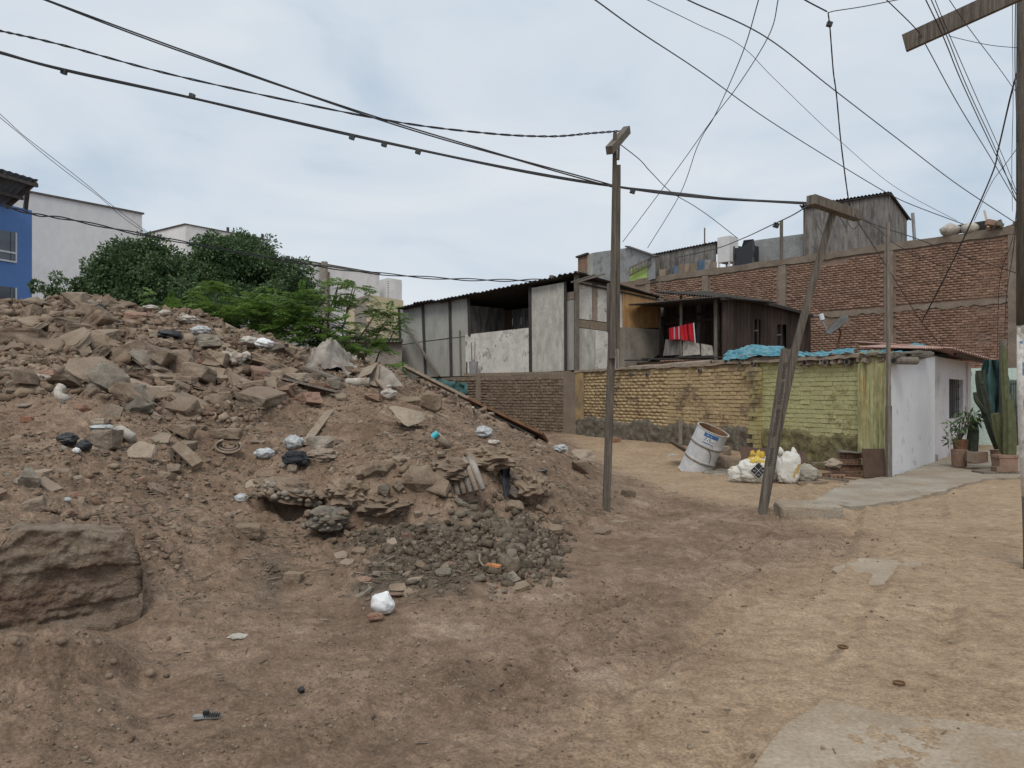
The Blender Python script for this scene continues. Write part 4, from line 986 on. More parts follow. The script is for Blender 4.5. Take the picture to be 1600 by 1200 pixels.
# bucket with rods on the wall head
bk = thing('bucket', 'dented pale bucket of thin rods on the mud wall under the dark opening', 'bucket', PW.p(740, 584, -.15))
p = PW.p(740, 584, -.15); p.z = ZW + .07
MB().lathe([(.01, 0), (.15, 0), (.185, .5), (.175, .5), (.14, .02)], 14, Matrix.Translation(p)).build('pail', MT['tin_grey'], bk, smooth=False)
for dx in (-.06, .04): MB().tube([p + Vector((dx, 0, .05)), p + Vector((dx * 1.4, .02, 1.25))], .015, 5).build('rod', MT['rust'], bk)
MB().beam(p + Vector((-.27, 0, .0)), p + Vector((-.27, 0, .48)), .16, .05).build('offcut', MT['brown_board'], bk)

# ================================================================= DARK WOODEN HOUSE WITH PORCH
WR = Plane((7.15, 26.0), (12.3, 31.7)); WP = Plane((7.15, 26.0), (7.15 - .894 * 2.6, 28.6))
wh = thing('wooden_house', 'dark brown plank house with an open porch behind the painted wall', 'house', (7.15, 26, ZW))
top = lambda u: np.interp(u, [1130, 1150, 1180, 1210, 1240, 1268], [465, 465.5, 470, 476, 484, 493])
wins = [(1179, 1191, 499, 538), (1214, 1229, 507, 543)]
us = np.linspace(1131, 1267, 27); rg = random.Random(6)
for i in range(26):
    u0, u1 = us[i] + .15, us[i + 1] - .15; cuts = [(top((u0 + u1) / 2) + 1, 562)]
    for w in wins:
        if w[0] < (u0 + u1) / 2 < w[1]: cuts = [(cuts[0][0], w[2]), (w[3], 562)]
    for v0, v1 in cuts: panel(WR, [(u0, v1), (u1, v1), (u1, v0), (u0, v0)], 'plank', MT['dark_wood'], wh, rg.uniform(-.012, .012), .03)
for w in wins:
    o = panel(WR, [(w[0], w[3]), (w[1], w[3]), (w[1], w[2]), (w[0], w[2])], 'window', MT['dark_void'], wh, -.2, .02)
    ibar(WR, ((w[0] + w[1]) / 2 - 1, w[2]), ((w[0] + w[1]) / 2 - 1, w[3]), .07, 'mullion', MT['dark_wood'], o, .01)
    ibar(WR, (w[0], (w[2] * .55 + w[3] * .45)), ((w[0] + w[1]) / 2 - 1, (w[2] * .55 + w[3] * .45)), .05, 'glazing_bar', MT['old_wood'], o, .012)
# porch: posts, back wall of boards, roof
bkp = Plane((WP.at(0, 0, -2.0).x, WP.at(0, 0, -2.0).y), (WP.at(4, 0, -2.0).x, WP.at(4, 0, -2.0).y))
for i in range(14):
    u0 = 1030 + 102 * i / 14; u1 = u0 + 102 / 14 - .6
    panel(bkp, [(u0, 562), (u1, 562), (u1, 468), (u0, 468)], 'back_board', MT['dark_wood'] if i % 4 else MT['ply_grey'], wh, rg.uniform(-.01, .01))
for u, w, m in ((1064, .08, 'old_wood'), (1118, .1, 'old_wood'), (1131, .12, 'dark_wood')): ibar(WP, (u, 462), (u, 562), w, 'post', MT[m], wh, .02)
for v0, v1 in ((497, 489), (507, 499)): ibar(bkp, (1032, v0), (1115, v1), .1, 'rail', MT['dark_wood'], wh, .05)
panel(WP, [(1036, 556), (1066, 554), (1066, 533), (1040, 530)], 'low_panel', MT['ply_grey'], wh, -.05)
panel(WP, [(1067, 556), (1094, 554), (1092, 537), (1067, 530)], 'low_panel', MT['dusty_white'], wh, -.02)
panel(WP, [(1096, 556), (1115, 555), (1112, 540), (1095, 537)], 'low_panel', MT['dusty_white'], wh, -.02)
a0, a1 = WP.p(1022, 450, .3), WP.p(1132, 464, .35); a1.z = max(a1.z, 4.93)
bq = Vector((-WP.n.x, -WP.n.y, 0))
corr(MB(), WP.p(1024, 456, .35), WP.p(1133, 464.5, .35), WP.p(1133, 464.5, .35) + bq * 3.4 + Vector((0, 0, .1)), WP.p(1024, 456, .35) + bq * 3.4 + Vector((0, 0, .3)), 26, .03, 3).build('porch_roof', MT['tin_dark'], wh)
ed = [WR.p(u, top(u) - 1.5, .22) for u in (1127, 1150, 1180, 1210, 1240, 1270)]
mb = MB()
for i in range(5):
    a, b = ed[i], ed[i + 1]; c = b + Vector((-.66, .74, .02)) * 4; d = a + Vector((-.66, .74, .02)) * 4
    corr(mb, a, b, c, d, 8, .025, 2)
mb.build('roof', MT['tin_dark'], wh)
for i in range(5): MB().beam(ed[i] - Vector((0, 0, .06)), ed[i + 1] - Vector((0, 0, .06)), .05, .1).build('fascia', MT['black_frame'], wh)
cl = thing('hanging_cloth', 'bright red striped cloth hanging over the porch rail', 'cloth', WP.p(1066, 534, .12))
for u0, u1, t0, t1, b0, b1, m in ((1045, 1053, 513, 511, 531, 531, 'red_cloth'), (1054, 1060, 511, 510, 531, 531, 'red_cloth'), (1061.5, 1073, 510, 506, 531, 532, 'red_cloth'), (1074, 1083, 506, 505, 531, 535, 'red_cloth'), (1052.6, 1054.4, 511, 511, 530, 530, 'white_trim'), (1059.6, 1061.7, 510, 510, 530, 530, 'white_trim'), (1082.6, 1084.5, 505, 504, 535, 536, 'white_trim')):
    def fn(a, b, u0=u0, u1=u1, t0=t0, t1=t1, b0=b0, b1=b1, m=m):
        return WP.p(u0 + (u1 - u0) * a + 2.5 * b * (1 if u0 > 1060 else .3), (t0 + (t1 - t0) * a) * (1 - b) + (b0 + (b1 - b0) * a) * b, .12 + .05 * math.sin((u0 + (u1 - u0) * a) * .9) + (.012 if m == 'white_trim' else 0))
    MB().grid(fn, 8, 6).build('drape' if m == 'red_cloth' else 'stripe', MT[m], cl, smooth=True)
# low brick parapet and dark planks between shack and porch
PP = Plane((WP.at(-.2, 0, .9).x, WP.at(-.2, 0, .9).y), (WP.at(4, 0, .9).x, WP.at(4, 0, .9).y))
lp = thing('parapet', 'low red brick parapet topped with dark planks below the red cloth', 'parapet', PP.at(2, ZW))
lay_bricks(lp, PP, -.1, 3.2, ZW - .1, 2.78, .26, .1, .12, MT['b_red'], seed=31, jit=.08)
MB().quadslab([PP.at(-.1, ZW - .2, -.02), PP.at(3.2, ZW - .2, -.02), PP.at(3.2, 2.74, -.02), PP.at(-.1, 2.74, -.02)], PP.n, .1).build('core', MT['mort_red'], lp)
for k in range(5):
    a = -.3 + k * .75; MB().beam(PP.at(a, 2.80 + .02 * (k % 2), .08), PP.at(a + .95, 2.84 + .03 * (k % 2), .02), .22, .04, roll=.1).build('cover_plank', MT['black_frame'], lp)

# ================================================================= THINGS ON THE WALL HEAD
def cloth_sheet(pl, pts_top, pts_bot, mat, name, amp, seed, nu=90, nv=14, off0=-.1, off1=.12, parent=None):
    def fn(a, b):
        ut, vt = np.interp(a, np.linspace(0, 1, len(pts_top)), [q[0] for q in pts_top]), np.interp(a, np.linspace(0, 1, len(pts_top)), [q[1] for q in pts_top])
        ub, vb = np.interp(a, np.linspace(0, 1, len(pts_bot)), [q[0] for q in pts_bot]), np.interp(a, np.linspace(0, 1, len(pts_bot)), [q[1] for q in pts_bot])
        n_ = float(fbm(np.array([a * 15 + seed]), np.array([b * 5.0]), oct=4, seed=seed)[0]) - .5
        p = pl.p(ut + (ub - ut) * b, vt + (vb - vt) * b, off0 + (off1 - off0) * b)
        return p + pl.n * (n_ * amp * 2) + Vector((0, 0, n_ * amp * .9))
    return MB().grid(fn, nu, nv).build(name, mat, parent, smooth=True)
for pl, tp, bt, m, lab in (
    (PY, [(1131, 555), (1140, 547), (1155, 545), (1163, 540), (1178, 538), (1195, 540), (1212, 539), (1226, 541)], [(1130, 564), (1140, 562), (1155, 561), (1162, 561), (1180, 555), (1200, 556), (1226, 554)], 'blue_tarp', 'torn turquoise tarpaulin bunched on the wall head left of the leaning pole'),
    (PY, [(1240, 546), (1255, 550), (1275, 551), (1300, 547), (1318, 545), (1334, 543)], [(1240, 556), (1260, 556), (1285, 557), (1300, 553), (1334, 551)], 'blue_tarp', 'torn turquoise tarpaulin strip on the wall head right of the leaning pole'),
    (PY, [(1340, 549), (1360, 547), (1378, 547), (1388, 547)], [(1345, 554), (1365, 553), (1380, 553), (1388, 553)], 'blue_tarp', 'thin turquoise tarpaulin scrap on the wall head by the thin post')):
    o = cloth_sheet(pl, tp, bt, MT[m], 'tarpaulin', .075, int(tp[0][0]), off0=-.5, off1=.06); tag(o, lab, 'tarpaulin')
o = cloth_sheet(PH, [(1392, 548), (1415, 541), (1430, 535), (1442, 537), (1455, 546), (1470, 549), (1485, 552)], [(1392, 551), (1415, 551), (1440, 552), (1460, 554), (1485, 557)], MT['blue_tarp'], 'tarpaulin', .05, 77, off0=-.9, off1=-.1); tag(o, 'blue-green tarpaulin humped over the roof of the white house', 'tarpaulin')
def wall_log(u0, v0, u1, v1, r_, off, mat, lab, n=10):
    a, b = PY.p(u0, v0, off), PY.p(u1, v1, off)
    rg = random.Random(int(u0)); pts = [a.lerp(b, i / 5) + Vector((0, 0, rg.uniform(-.015, .015))) for i in range(6)]
    t = thing('log', lab, 'log', a)
    MB().tube(pts, [r_ * rg.uniform(.92, 1.05) for _ in pts], n).build('trunk', MT[mat], t)
    d = (a - b).normalized(); MB().tube([a + d * .001, a + d * .012], r_ * .55, 8).build('hollow_end', MT['dark_void'], t)
wall_log(1112, 566.5, 985, 577, .09, -.12, 'cardboard', 'pale hollow log lying along the top of the yellow wall')
wall_log(1226, 557.5, 1114, 566, .045, -.05, 'plank_wood', 'thin pole lying along the wall head under the turquoise tarpaulin')
wall_log(1388, 554, 1241, 560, .045, -.02, 'plank_wood', 'thin reddish pole lying along the top of the green wall')
t = thing('beam', 'weathered flat beam along the mud capping left of the yellow wall top', 'beam', PY.p(950, 580, -.2))
MB().beam(PY.p(938, 578, -.25), PY.p(984, 579.5, -.1), .16, .09).build('timber', MT['old_wood'], t)
t = thing('plank', 'grey board lying on the green wall top below the humped tarpaulin', 'plank', PY.p(1370, 553, -.1))
MB().beam(PY.p(1362, 553, .12), PH.p(1452, 552, .1), .2, .05).build('board', MT['old_wood'], t)
for i, (u, v, w, h, m) in enumerate(((1138, 545.5, .3, .18, 'dark_wood'), (1160, 541, .16, .16, 'cardboard'), (1170, 556, .3, .14, 'col_concrete'), (1180, 556, .2, .14, 'col_concrete'), (1191, 556, .22, .16, 'black_frame'), (1203, 558, .25, .09, 'b_red'))):
    pass
bb = thing('brick_scrap', 'loose bricks and lumps under the edge of the turquoise tarpaulin', 'rubble', PY.p(1180, 558, -.1))
for u, v, w, h, m in ((1168, 558.5, .3, .13, 'col_concrete'), (1180, 558, .2, .12, 'cardboard'), (1191, 558, .2, .14, 'black_frame'), (1202, 559, .27, .09, 'b_red')):
    p = PY.p(u, v, -.12); MB().box(p, w, .2, h, Matrix.Rotation(math.atan2(PY.d.y, PY.d.x), 3, 'Z')).build('lump', MT[m], bb)
# satellite dish
MT['dish_grey'] = pm('dull_dish', [(.085, .08, .072), (.12, .115, .105)], 4, .7, .1, 20, 0)
dp = W(1307, 508, 19.0)
sd_ = thing('satellite_dish', 'tilted grey satellite dish with its feed arm on the roof deck', 'dish', (dp.x, dp.y, ZW + .1))
ax = Vector((-.62, -.05, .62)).normalized(); Mx = ax.to_track_quat('Z', 'Y').to_matrix().to_4x4(); Mx.translation = dp
MB().lathe([(.001, -.085), (.12, -.075), (.24, -.045), (.35, .0), (.352, .012), (.24, -.03), (.001, -.065)], 28, Mx).build('reflector', MT['dish_grey'], sd_, smooth=True)
fe = dp + ax * .42 + Vector((-.1, 0, -.12)); MB().tube([dp + Mx.to_3x3() @ Vector((0, -.3, -.02)), fe], .018, 6).build('feed_arm', MT['tin_grey'], sd_)
MB().tube([fe - ax * .06, fe + Vector((0, 0, .1))], .06, 8).build('feed_horn', MT['white_trim'], sd_)
MB().tube([dp - ax * .09, dp - ax * .16 + Vector((0, 0, -.1)), Vector((dp.x - .12, dp.y, ZW))], .025, 8).build('mast', MT['rust'], sd_)

# ================================================================= POLES
lp0 = hit(945, 797); L1 = W(945, 205, lp0.y)
pl_ = thing('utility_pole', 'grey squared wooden pole spliced with a longer lower post, small crossarm on top', 'pole', lp0)
D = lp0.y; X = lambda u, v, dy=0: W(u, v, D + dy)
MB().beam(X(945.5, 800, .0) - Vector((0, 0, .4)), X(957.5, 490), .085, .09).build('lower_post', MT['pole_wood'], pl_)
MB().beam(X(956.5, 560, -.075), X(961, 208, -.075), .075, .075, taper=.62).build('upper_post', MT['pole_wood'], pl_)
MB().beam(X(952.5, 519, -.0), X(953, 443, -.0), .07, .07).build('splice_board', MT['pole_wood'], pl_)
MB().beam(X(965, 545, -.03), X(966.5, 258, -.03), .04, .05).build('side_batten', MT['pole_wood'], pl_)
MB().beam(X(966, 250, -.02), X(967, 222, -.02), .025, .03).build('side_batten', MT['pole_wood'], pl_)
MB().beam(X(952, 235, -.3), X(980, 203, .55), .085, .1).build('crossarm', MT['pole_wood'], pl_)
rp0 = hit(1190, 803); D2 = rp0.y; X2 = lambda u, v, dy=0: W(u, v, D2 + dy)
ln = thing('leaning_pole', 'leaning wooden pole with a tilted crossarm, lashed to a shorter notched post', 'pole', rp0)
MB().beam(X2(1189.5, 808) - Vector((.05, 0, .4)), X2(1228, 545), .1, .09, taper=1.05).build('short_post', MT['pole_wood'], ln)
_lp = [X2(1187, 830, .095), X2(1212, 690, .09), X2(1242, 547, .075), X2(1272, 435, .04), X2(1303, 326, .0)]
mb = MB()
for i in range(4):
    d_ = (_lp[i + 1] - _lp[i]).normalized() * (.03 if i < 3 else 0); mb.beam(_lp[i], _lp[i + 1] + d_, .088 - .002 * i, .088 - .002 * i)
mb.build('long_post', MT['pole_wood'], ln)
MB().beam(X2(1267, 312, -.35), X2(1341, 338, .3), .125, .12).build('crossarm', MT['pole_wood'], ln)
rg = random.Random(12); mb = MB()
for v0, n in ((567, 9), (598, 12), (640, 15), (700, 10)):
    for k in range(n):
        v = v0 + k * 2.9; u = 1228.5 - (v - 545) * .1597 + .8
        p = X2(u, v) + Vector((.0, -.053, 0)); mb.box(p, rg.uniform(.035, .06), .008, .009, Matrix.Rotation(-.15, 3, 'Y'))
o = mb.build('carved_notches', MT['black_frame'], ln)
tp0 = PY.at(-.12, 0, .1)
tpst = thing('thin_post', 'thin grey timber post standing at the corner of the white house', 'post', tp0)
b0 = W(1389, 748, 14.45); t0 = W(1387, 348, 14.45)
MB().beam(Vector((b0.x, b0.y, -.3)), W(1388.5, 634, 14.45), .1, .08).build('foot', MT['old_wood'], tpst)
MB().beam(W(1388.5, 634, 14.45), t0, .075, .06, taper=.8).build('shaft', MT['old_wood'], tpst)
# right edge: round pole with a plank crossarm, painted white with blue letters low down
D3 = 7.0; X3 = lambda u, v, dy=0: W(u, v, D3 + dy)
rp = thing('painted_pole', 'round wooden pole with a white and blue painted foot and a long plank arm', 'pole', X3(1620, 890))
rr = .085
MB().tube([X3(1590 + rr / D3 * F, -160), X3(1590 + rr / D3 * F, 200), X3(1590.5 + rr / D3 * F, 508)], [rr * .92, rr, rr * 1.02], 16).build('shaft', MT['pole_wood'], rp, smooth=True)
ctr = [X3(1591.5 + rr / D3 * F, 508), X3(1592 + rr / D3 * F, 620), X3(1594.5 + rr / D3 * F, 700), X3(1599 + rr / D3 * F, 775)]
MB().tube(ctr, rr * 1.03, 16).build('painted_band', MT['panel_white'], rp, smooth=True)
MB().tube([ctr[-1], X3(1601 + rr / D3 * F, 850), X3(1602 + rr / D3 * F, 915)], [rr * 1.02, rr, rr], 16).build('foot', MT['pole_wood'], rp, smooth=True)
MT['blue_letter'] = pm('faded_blue_paint', [(.1, .2, .36), (.2, .32, .46)], 30, .8, 0, 30, 0)
for v0, v1, ph in ((533, 536, 0), (537, 553, .15), (537, 553, .32), (549, 553, .24), (566, 586, .1), (575, 579, .22), (566, 590, .4), (598, 616, .15), (598, 601, .3), (614, 617, .3), (624, 640, .12), (632, 636, .28), (648, 668, .2), (648, 652, .32), (690, 706, .2)):
    # strokes wrap the visible left side of the shaft
    mb = MB(); f = (lambda v: np.interp(v, [508, 620, 700, 775], [0, .5, 3, 7.5]))
    def fn(a, b, v0=v0, v1=v1, ph=ph):
        v = v0 + (v1 - v0) * b; c = X3(1591.5 + rr / D3 * F + f(v), v); an = math.pi * (1.06 + ph + .12 * a)
        return c + Vector((math.cos(an), math.sin(an), 0)) * (rr * 1.03 + .003)
    mb.grid(fn, 3, 4).build('letter_stroke', MT['blue_letter'], rp)
MB().beam(X3(1413, 68, .25), X3(1606, -20, -.35), .045, .165, up=(0, 0, 1)).build('crossarm', MT['pole_wood'], rp)

# ================================================================= FAR BUILDINGS ON THE LEFT
PBl = Plane((-18.75, 30.0), (-24.3, 15.0))
bl = thing('blue_building', 'bright blue three storey building at the left edge under a tin canopy', 'building', (-18.75, 30, 0))
zt = PBl.p(50, 329).z
mk = MB().quadslab([PBl.at(0, 0), PBl.at(16, 0), PBl.at(16, zt), PBl.at(0, zt)], PBl.n, 6); mk.build('wall', MT['bldg_blue'], bl)
for (u0, u1, v0, v1) in ((-40, 25, 364, 410), (-40, 25, 450, 500)):
    q = [PBl.p(u1, v1, .02), PBl.p(u0, v1, .02), PBl.p(u0, v0, .02), PBl.p(u1, v0, .02)]
    q = [Vector((a.x, a.y, z)) for a, z in zip(q, (PBl.p(u1, v1).z, PBl.p(u1, v1).z, PBl.p(u1, v0).z, PBl.p(u1, v0).z))]
    w = MB().quadslab(q, PBl.n, .05).build('window', MT['glass'], bl)
    lo, hi = q[0].z, q[2].z
    for z in (lo, lo + (hi - lo) * .3): MB().beam((q[0].x, q[0].y, z), (q[1].x, q[1].y, z), .06).build('frame_rail', MT['white_trim'], w)
    MB().beam((q[0].x, q[0].y, lo), (q[0].x, q[0].y, hi), .05).build('frame_stile', MT['white_trim'], w)
    m_ = q[0].lerp(q[1], .12); MB().beam((m_.x, m_.y, lo), (m_.x, m_.y, hi), .05).build('frame_stile', MT['glass'], w)
MT['canopy'] = pm('dull_roof_sheet', [(.09, .105, .125), (.13, .145, .17)], 1.5, .6, .1, 10, 0)
tip = PBl.p(60, 281, 1.0); low = PBl.p(20, 322, .2) - PBl.n * .3; dn = Vector((tip - low))
al = PBl.d * 9.0        # along the facade, towards the viewer
tipB = tip + al + Vector((0, 0, .1)); lowB = low + al
c_ = [tip, tipB, lowB, low]
corr(MB(), c_[0], c_[1], c_[2], c_[3], 34, .03, 4).build('canopy', MT['canopy'], bl)
for k in range(8):
    f = k / 7 * .95 + .01; MB().beam(tip.lerp(tipB, f) - Vector((0, 0, .1)), low.lerp(lowB, f) - Vector((0, 0, .1)), .09, .14).build('rafter', MT['trim_dark'], bl)
for f in (.03, .5, .97): MB().beam(tip.lerp(low, f) - Vector((0, 0, .2)), tipB.lerp(lowB, f) - Vector((0, 0, .2)), .1, .12).build('purlin', MT['trim_dark'], bl)
cp0, cp1 = PBl.p(39.5, 327, -.1), PBl.p(43, 296, .4)
MB().tube([(cp0.x, cp0.y, zt - .05), cp1], .09, 8).build('post', MT['trim_dark'], bl)
def slabhouse(name, lab, P0, d, L, depth, z1, mat, z0=-1.0, trim=True):
    A = Vector((P0[0], P0[1], 0)); pl = Plane((A.x, A.y), (A.x + d[0] * L, A.y + d[1] * L))
    t = thing(name, lab, 'building', A)
    MB().quadslab([pl.at(0, z0), pl.at(pl.L, z0), pl.at(pl.L, z1), pl.at(0, z1)], pl.n, depth).build('wall', MT[mat], t)
    if trim: MB().quadslab([pl.at(-.1, z1, .08), pl.at(pl.L + .1, z1, .08), pl.at(pl.L + .1, z1 + .09, .05), pl.at(-.1, z1 + .09, .05)], pl.n, depth + .16).build('coping', MT['trim_dark'], t)
    return t, pl
d1 = Vector((.745, 1)).normalized()
p0 = (-.655 * 36.8, 36.8)
t, pl = slabhouse('white_building', 'tall blank white party wall just right of the blue building', p0, d1, 6.48, 12, 11.45, 'bldg_white')
t, pl2 = slabhouse('white_building', 'white apartment block with a stepped roof above the dark trees', (-.425 * 60, 60), d1, 7.6, 14, 14.85, 'bldg_white')
A = pl2.at(-.02, 0, -1.5); 
for u0, u1, v0, th in ((265, 272, 365, 3), (246, 266, 378, 6)):
    q0, q1 = W(u0, v0, 66), W(u1, v0 - (2 if u0 > 250 else 6), 66); MB().quadslab([(q0.x, 66, 0), (q1.x, 66, 0), (q1.x, 66, q1.z), (q0.x, 66, q0.z)], (0, -1, 0), th).build('wing', MT['bldg_white'], t)
w0, w1 = W(251, 378, 65.9), W(254, 385, 65.9); MB().quadslab([(w0.x, 65.9, w1.z), (w1.x, 65.9, w1.z), (w1.x, 65.9, w0.z), (w0.x, 65.9, w0.z)], (0, -1, 0), .05).build('window', MT['glass'], t)
for u, v in ((410, 370), (356, 360)): p = pl2.p(u, v, -.5); MB().tube([(p.x, p.y, 14.9), (p.x, p.y, 15.4)], .12, 8).build('roof_vent', MT['trim_dark'], t)
t, pl3 = slabhouse('white_building', 'white apartment block with a grey chimney stack, seen between trees and sky', (-.283 * 70, 70), d1, 10.5, 12, 13.9, 'bldg_white')
q0 = W(430, 404, 72); q1 = W(462, 404, 72); MB().quadslab([(q0.x, 72, 0), (q1.x, 72, 0), (q1.x, 72, q1.z), (q0.x, 72, q0.z)], (0, -1, 0), 8).build('wing', MT['bldg_white'], t)
MB().beam(pl3.p(507, 520, .4), pl3.p(507, 409, .4), .5).build('chimney', MT['col_concrete'], t); MB().beam(pl3.p(513, 520, .3), pl3.p(513, 425, .3), .25).build('duct', MT['col_concrete'], t)
MB().beam(pl3.p(450, 400, -.5), pl3.p(450, 410, -.5), .3).build('roof_vent', MT['trim_dark'], t)
# yellow house, tower, low house with teal window
t = thing('yellow_house', 'pale yellow house with a bare brick side behind the feathery tree', 'house', W(575, 600, 55))
q = [W(543, 465, 58), W(575, 460, 54)]; MB().quadslab([(q[0].x, q[0].y, 0), (q[1].x, q[1].y, 0), q[1], (q[0].x, q[0].y, q[1].z)], (-.5, -.87, 0), 4).build('front_wall', MT['bldg_yellow'], t)
q = [W(575.3, 460, 53.9), W(595, 466, 57)]; MB().quadslab([(q[0].x, q[0].y, 0), (q[1].x, q[1].y, 0), (q[1].x, q[1].y, q[0].z), q[0]], (.5, -.87, 0), 3).build('side_wall', MT['bldg_brown'], t)
for v in (477, 500, 523):
    a, b = W(575, v, 53.7), W(595.5, v + 2.5, 56.8); MB().beam(a, b, .2, .22).build('floor_edge', MT['bldg_yellow'], t)
a = W(546, 463, 57); 
w0 = [W(560, 506, 55.5), W(571, 507, 54), W(571, 520, 54), W(560, 519, 55.5)]
MB().quadslab([w0[3], w0[2], w0[1], w0[0]], (-.5, -.87, 0), .05).build('window', MT['bldg_yellow'], t)
t = thing('white_tower', 'slim white stair tower with a ladder, highest of the far roofs by the shack', 'building', W(606, 600, 80))
q = [W(590, 433, 82), W(606, 434, 79), W(628, 441, 82)]
MB().quadslab([(q[0].x, q[0].y, 0), (q[1].x, q[1].y, 0), q[1], (q[0].x, q[0].y, q[1].z)], (-.6, -.8, 0), 2).build('wall', MT['bldg_white'], t)
MB().quadslab([(q[1].x + .02, q[1].y, 0), (q[2].x, q[2].y, 0), (q[2].x, q[2].y, q[1].z), (q[1].x + .02, q[1].y, q[1].z)], (.6, -.8, 0), 2).build('wall', MT['bldg_white'], t)
for k in range(14): MB().beam(W(605.3, 440 + k * 3, 78.4), W(608, 440 + k * 3, 78.4), .05).build('ladder_rung', MT['trim_dark'], t)
t = thing('low_house', 'small white house with a teal window beside the grey shack wall', 'house', W(606, 600, 60))
q = [W(590, 480, 60), W(640, 480, 60)]; MB().quadslab([(q[0].x, 60, 0), (q[1].x, 60, 0), (q[1].x, 60, q[1].z), (q[0].x, 60, q[0].z)], (0, -1, 0), 3).build('wall', MT['bldg_white'], t)
q = [W(595, 506, 59.9), W(622, 506, 59.9), W(622, 489, 59.9), W(595, 489, 59.9)]; MB().quadslab(q, (0, -1, 0), .05).build('window', MT['teal_glass'], t)
# dark corrugated lean-to and brown fence behind the mound
t = thing('lean_to', 'low brown shed with a rusty corrugated edge behind the feathery tree', 'shed', W(580, 600, 34))
q = [W(520, 534, 35), W(628, 534, 33)]
MB().quadslab([(q[0].x, 35, 0), (q[1].x, 33, 0), q[1], q[0]], (0, -1, 0), .1).build('wall', MT['bldg_brown'], t)
corr(MB(), W(516, 534, 34.6), W(630, 533, 32.6), W(630, 529, 35.6), W(516, 527, 37.6), 24, .05).build('roof', MT['tin_dark'], t)
# greenish screen net on the adobe wall
def netf(a, b):
    n_ = float(fbm(np.array([a * 6]), np.array([b * 3 + 2]), oct=4, seed=9)[0]) - .5
    return W(638 + 92 * a, 590 + 5 * a + (46 if a > .5 else 40) * b, 26.5 - 1.2 * b + n_ * 1.2) + Vector((0, 0, n_ * .25))
tag(MB().grid(netf, 26, 12).build('shade_net', MT['teal'], smooth=True), 'dark teal shade net slumped at the foot of the shack wall behind the leaning plank', 'net')
# ================================================================= TREES
def leaf_cloud(centres, radii, per, size, seed, elong=1.9, shell=.55, droop=.2, spread=1.0):
    """many leaf-sized faces in clumps; returns verts, quads"""
    rs = np.random.RandomState(seed); C = np.repeat(np.asarray(centres, float), per, 0); Rr = np.repeat(np.asarray(radii, float), per, 0)
    n = len(C); d = rs.normal(size=(n, 3)); d /= np.linalg.norm(d, axis=1)[:, None]
    rad = (shell + (1 - shell) * rs.rand(n)) if shell else rs.rand(n) ** .5
    p = C + d * (rad * spread)[:, None] * Rr
    out = d + rs.normal(size=(n, 3)) * .55; out[:, 2] -= droop; out /= np.linalg.norm(out, axis=1)[:, None]
    side = np.cross(out, rs.normal(size=(n, 3))); side /= np.linalg.norm(side, axis=1)[:, None]
    nrm = np.cross(out, side)
    s = size * (.6 + .8 * rs.rand(n))[:, None]
    a = p; b = p + out * s * elong * .5 + side * s * .42 + nrm * s * .08; c = p + out * s * elong; e = p + out * s * elong * .5 - side * s * .42 + nrm * s * .08
    V = np.stack([a, b, c, e], 1).reshape(-1, 3); Q = np.arange(4 * n).reshape(-1, 4)
    return V, Q
def clumps_in(shape, n, r0, r1, seed):
    """clump centres on and inside a set of ellipsoids (cx,cy,cz,rx,ry,rz)"""
    rs = np.random.RandomState(seed); out = []; rad = []
    w = np.array([s[3] * s[5] for s in shape]); w = w / w.sum()
    for _ in range(n):
        s = shape[rs.choice(len(shape), p=w)]; d = rs.normal(size=3); d /= np.linalg.norm(d); k = .4 + .72 * rs.rand()
        out.append((s[0] + d[0] * s[3] * k, s[1] + d[1] * s[4] * k, s[2] + d[2] * s[5] * k)); r = rs.uniform(r0, r1); rad.append((r, r, r * .8))
    return out, rad
def limb(mb, a, b, r0, r1, seed, n=6, bend=.12):
    rg = random.Random(seed); a = Vector(a); b = Vector(b); L = (b - a).length
    pts = [a.lerp(b, i / n) + Vector((rg.uniform(-1, 1), rg.uniform(-1, 1), rg.uniform(-.5, 1))) * L * bend * math.sin(math.pi * i / n) for i in range(n + 1)]
    mb.tube(pts, [r0 + (r1 - r0) * i / n for i in range(n + 1)], 7, jit=.08, seed=seed); return pts
def ell(u, v, Y, ru, rv, ry=None):
    p = W(u, v, Y); return (p.x, p.y, p.z, ru / F * Y, ry or ru / F * Y * .9, rv / F * Y)
def tree(name, lab, cat, Y, base, shape, n, per, size, r0, r1, mat, seed, group=None, limbs=7):
    b = W(base[0], base[1], Y); b.z = 0
    t = thing(name, lab, cat, b, group)
    mb = MB(); top = Vector(shape[0][:3]); fork = b.lerp(top, .45)
    limb(mb, b - Vector((0, 0, .3)), fork, .2, .14, seed)
    mb.build('trunk', MT['bark'], t)
    cs, rad = clumps_in(shape, n, r0, r1, seed)
    rg = random.Random(seed)
    mb = MB()
    for k in range(limbs): limb(mb, fork, cs[rg.randrange(len(cs))], .09, .02, seed + k)
    mb.build('limbs', MT['bark'], t)
    V, Q = leaf_cloud(cs, rad, per, size, seed)
    np_mesh('crown', V, Q, MT[mat], t)
    return t
tree('broad_tree', 'dark green dense tree nearest the blank white party wall', 'tree', 24.0, (215, 600),
     [ell(212, 445, 24, 62, 56), ell(185, 420, 24, 40, 40), ell(235, 405, 24.5, 42, 30), ell(165, 470, 23.5, 30, 38), ell(255, 470, 24, 50, 45), ell(190, 490, 23.5, 60, 28), ell(150, 408, 24, 10, 14)], 420, 150, .056, .2, .46, 'leaf_dark', 3)
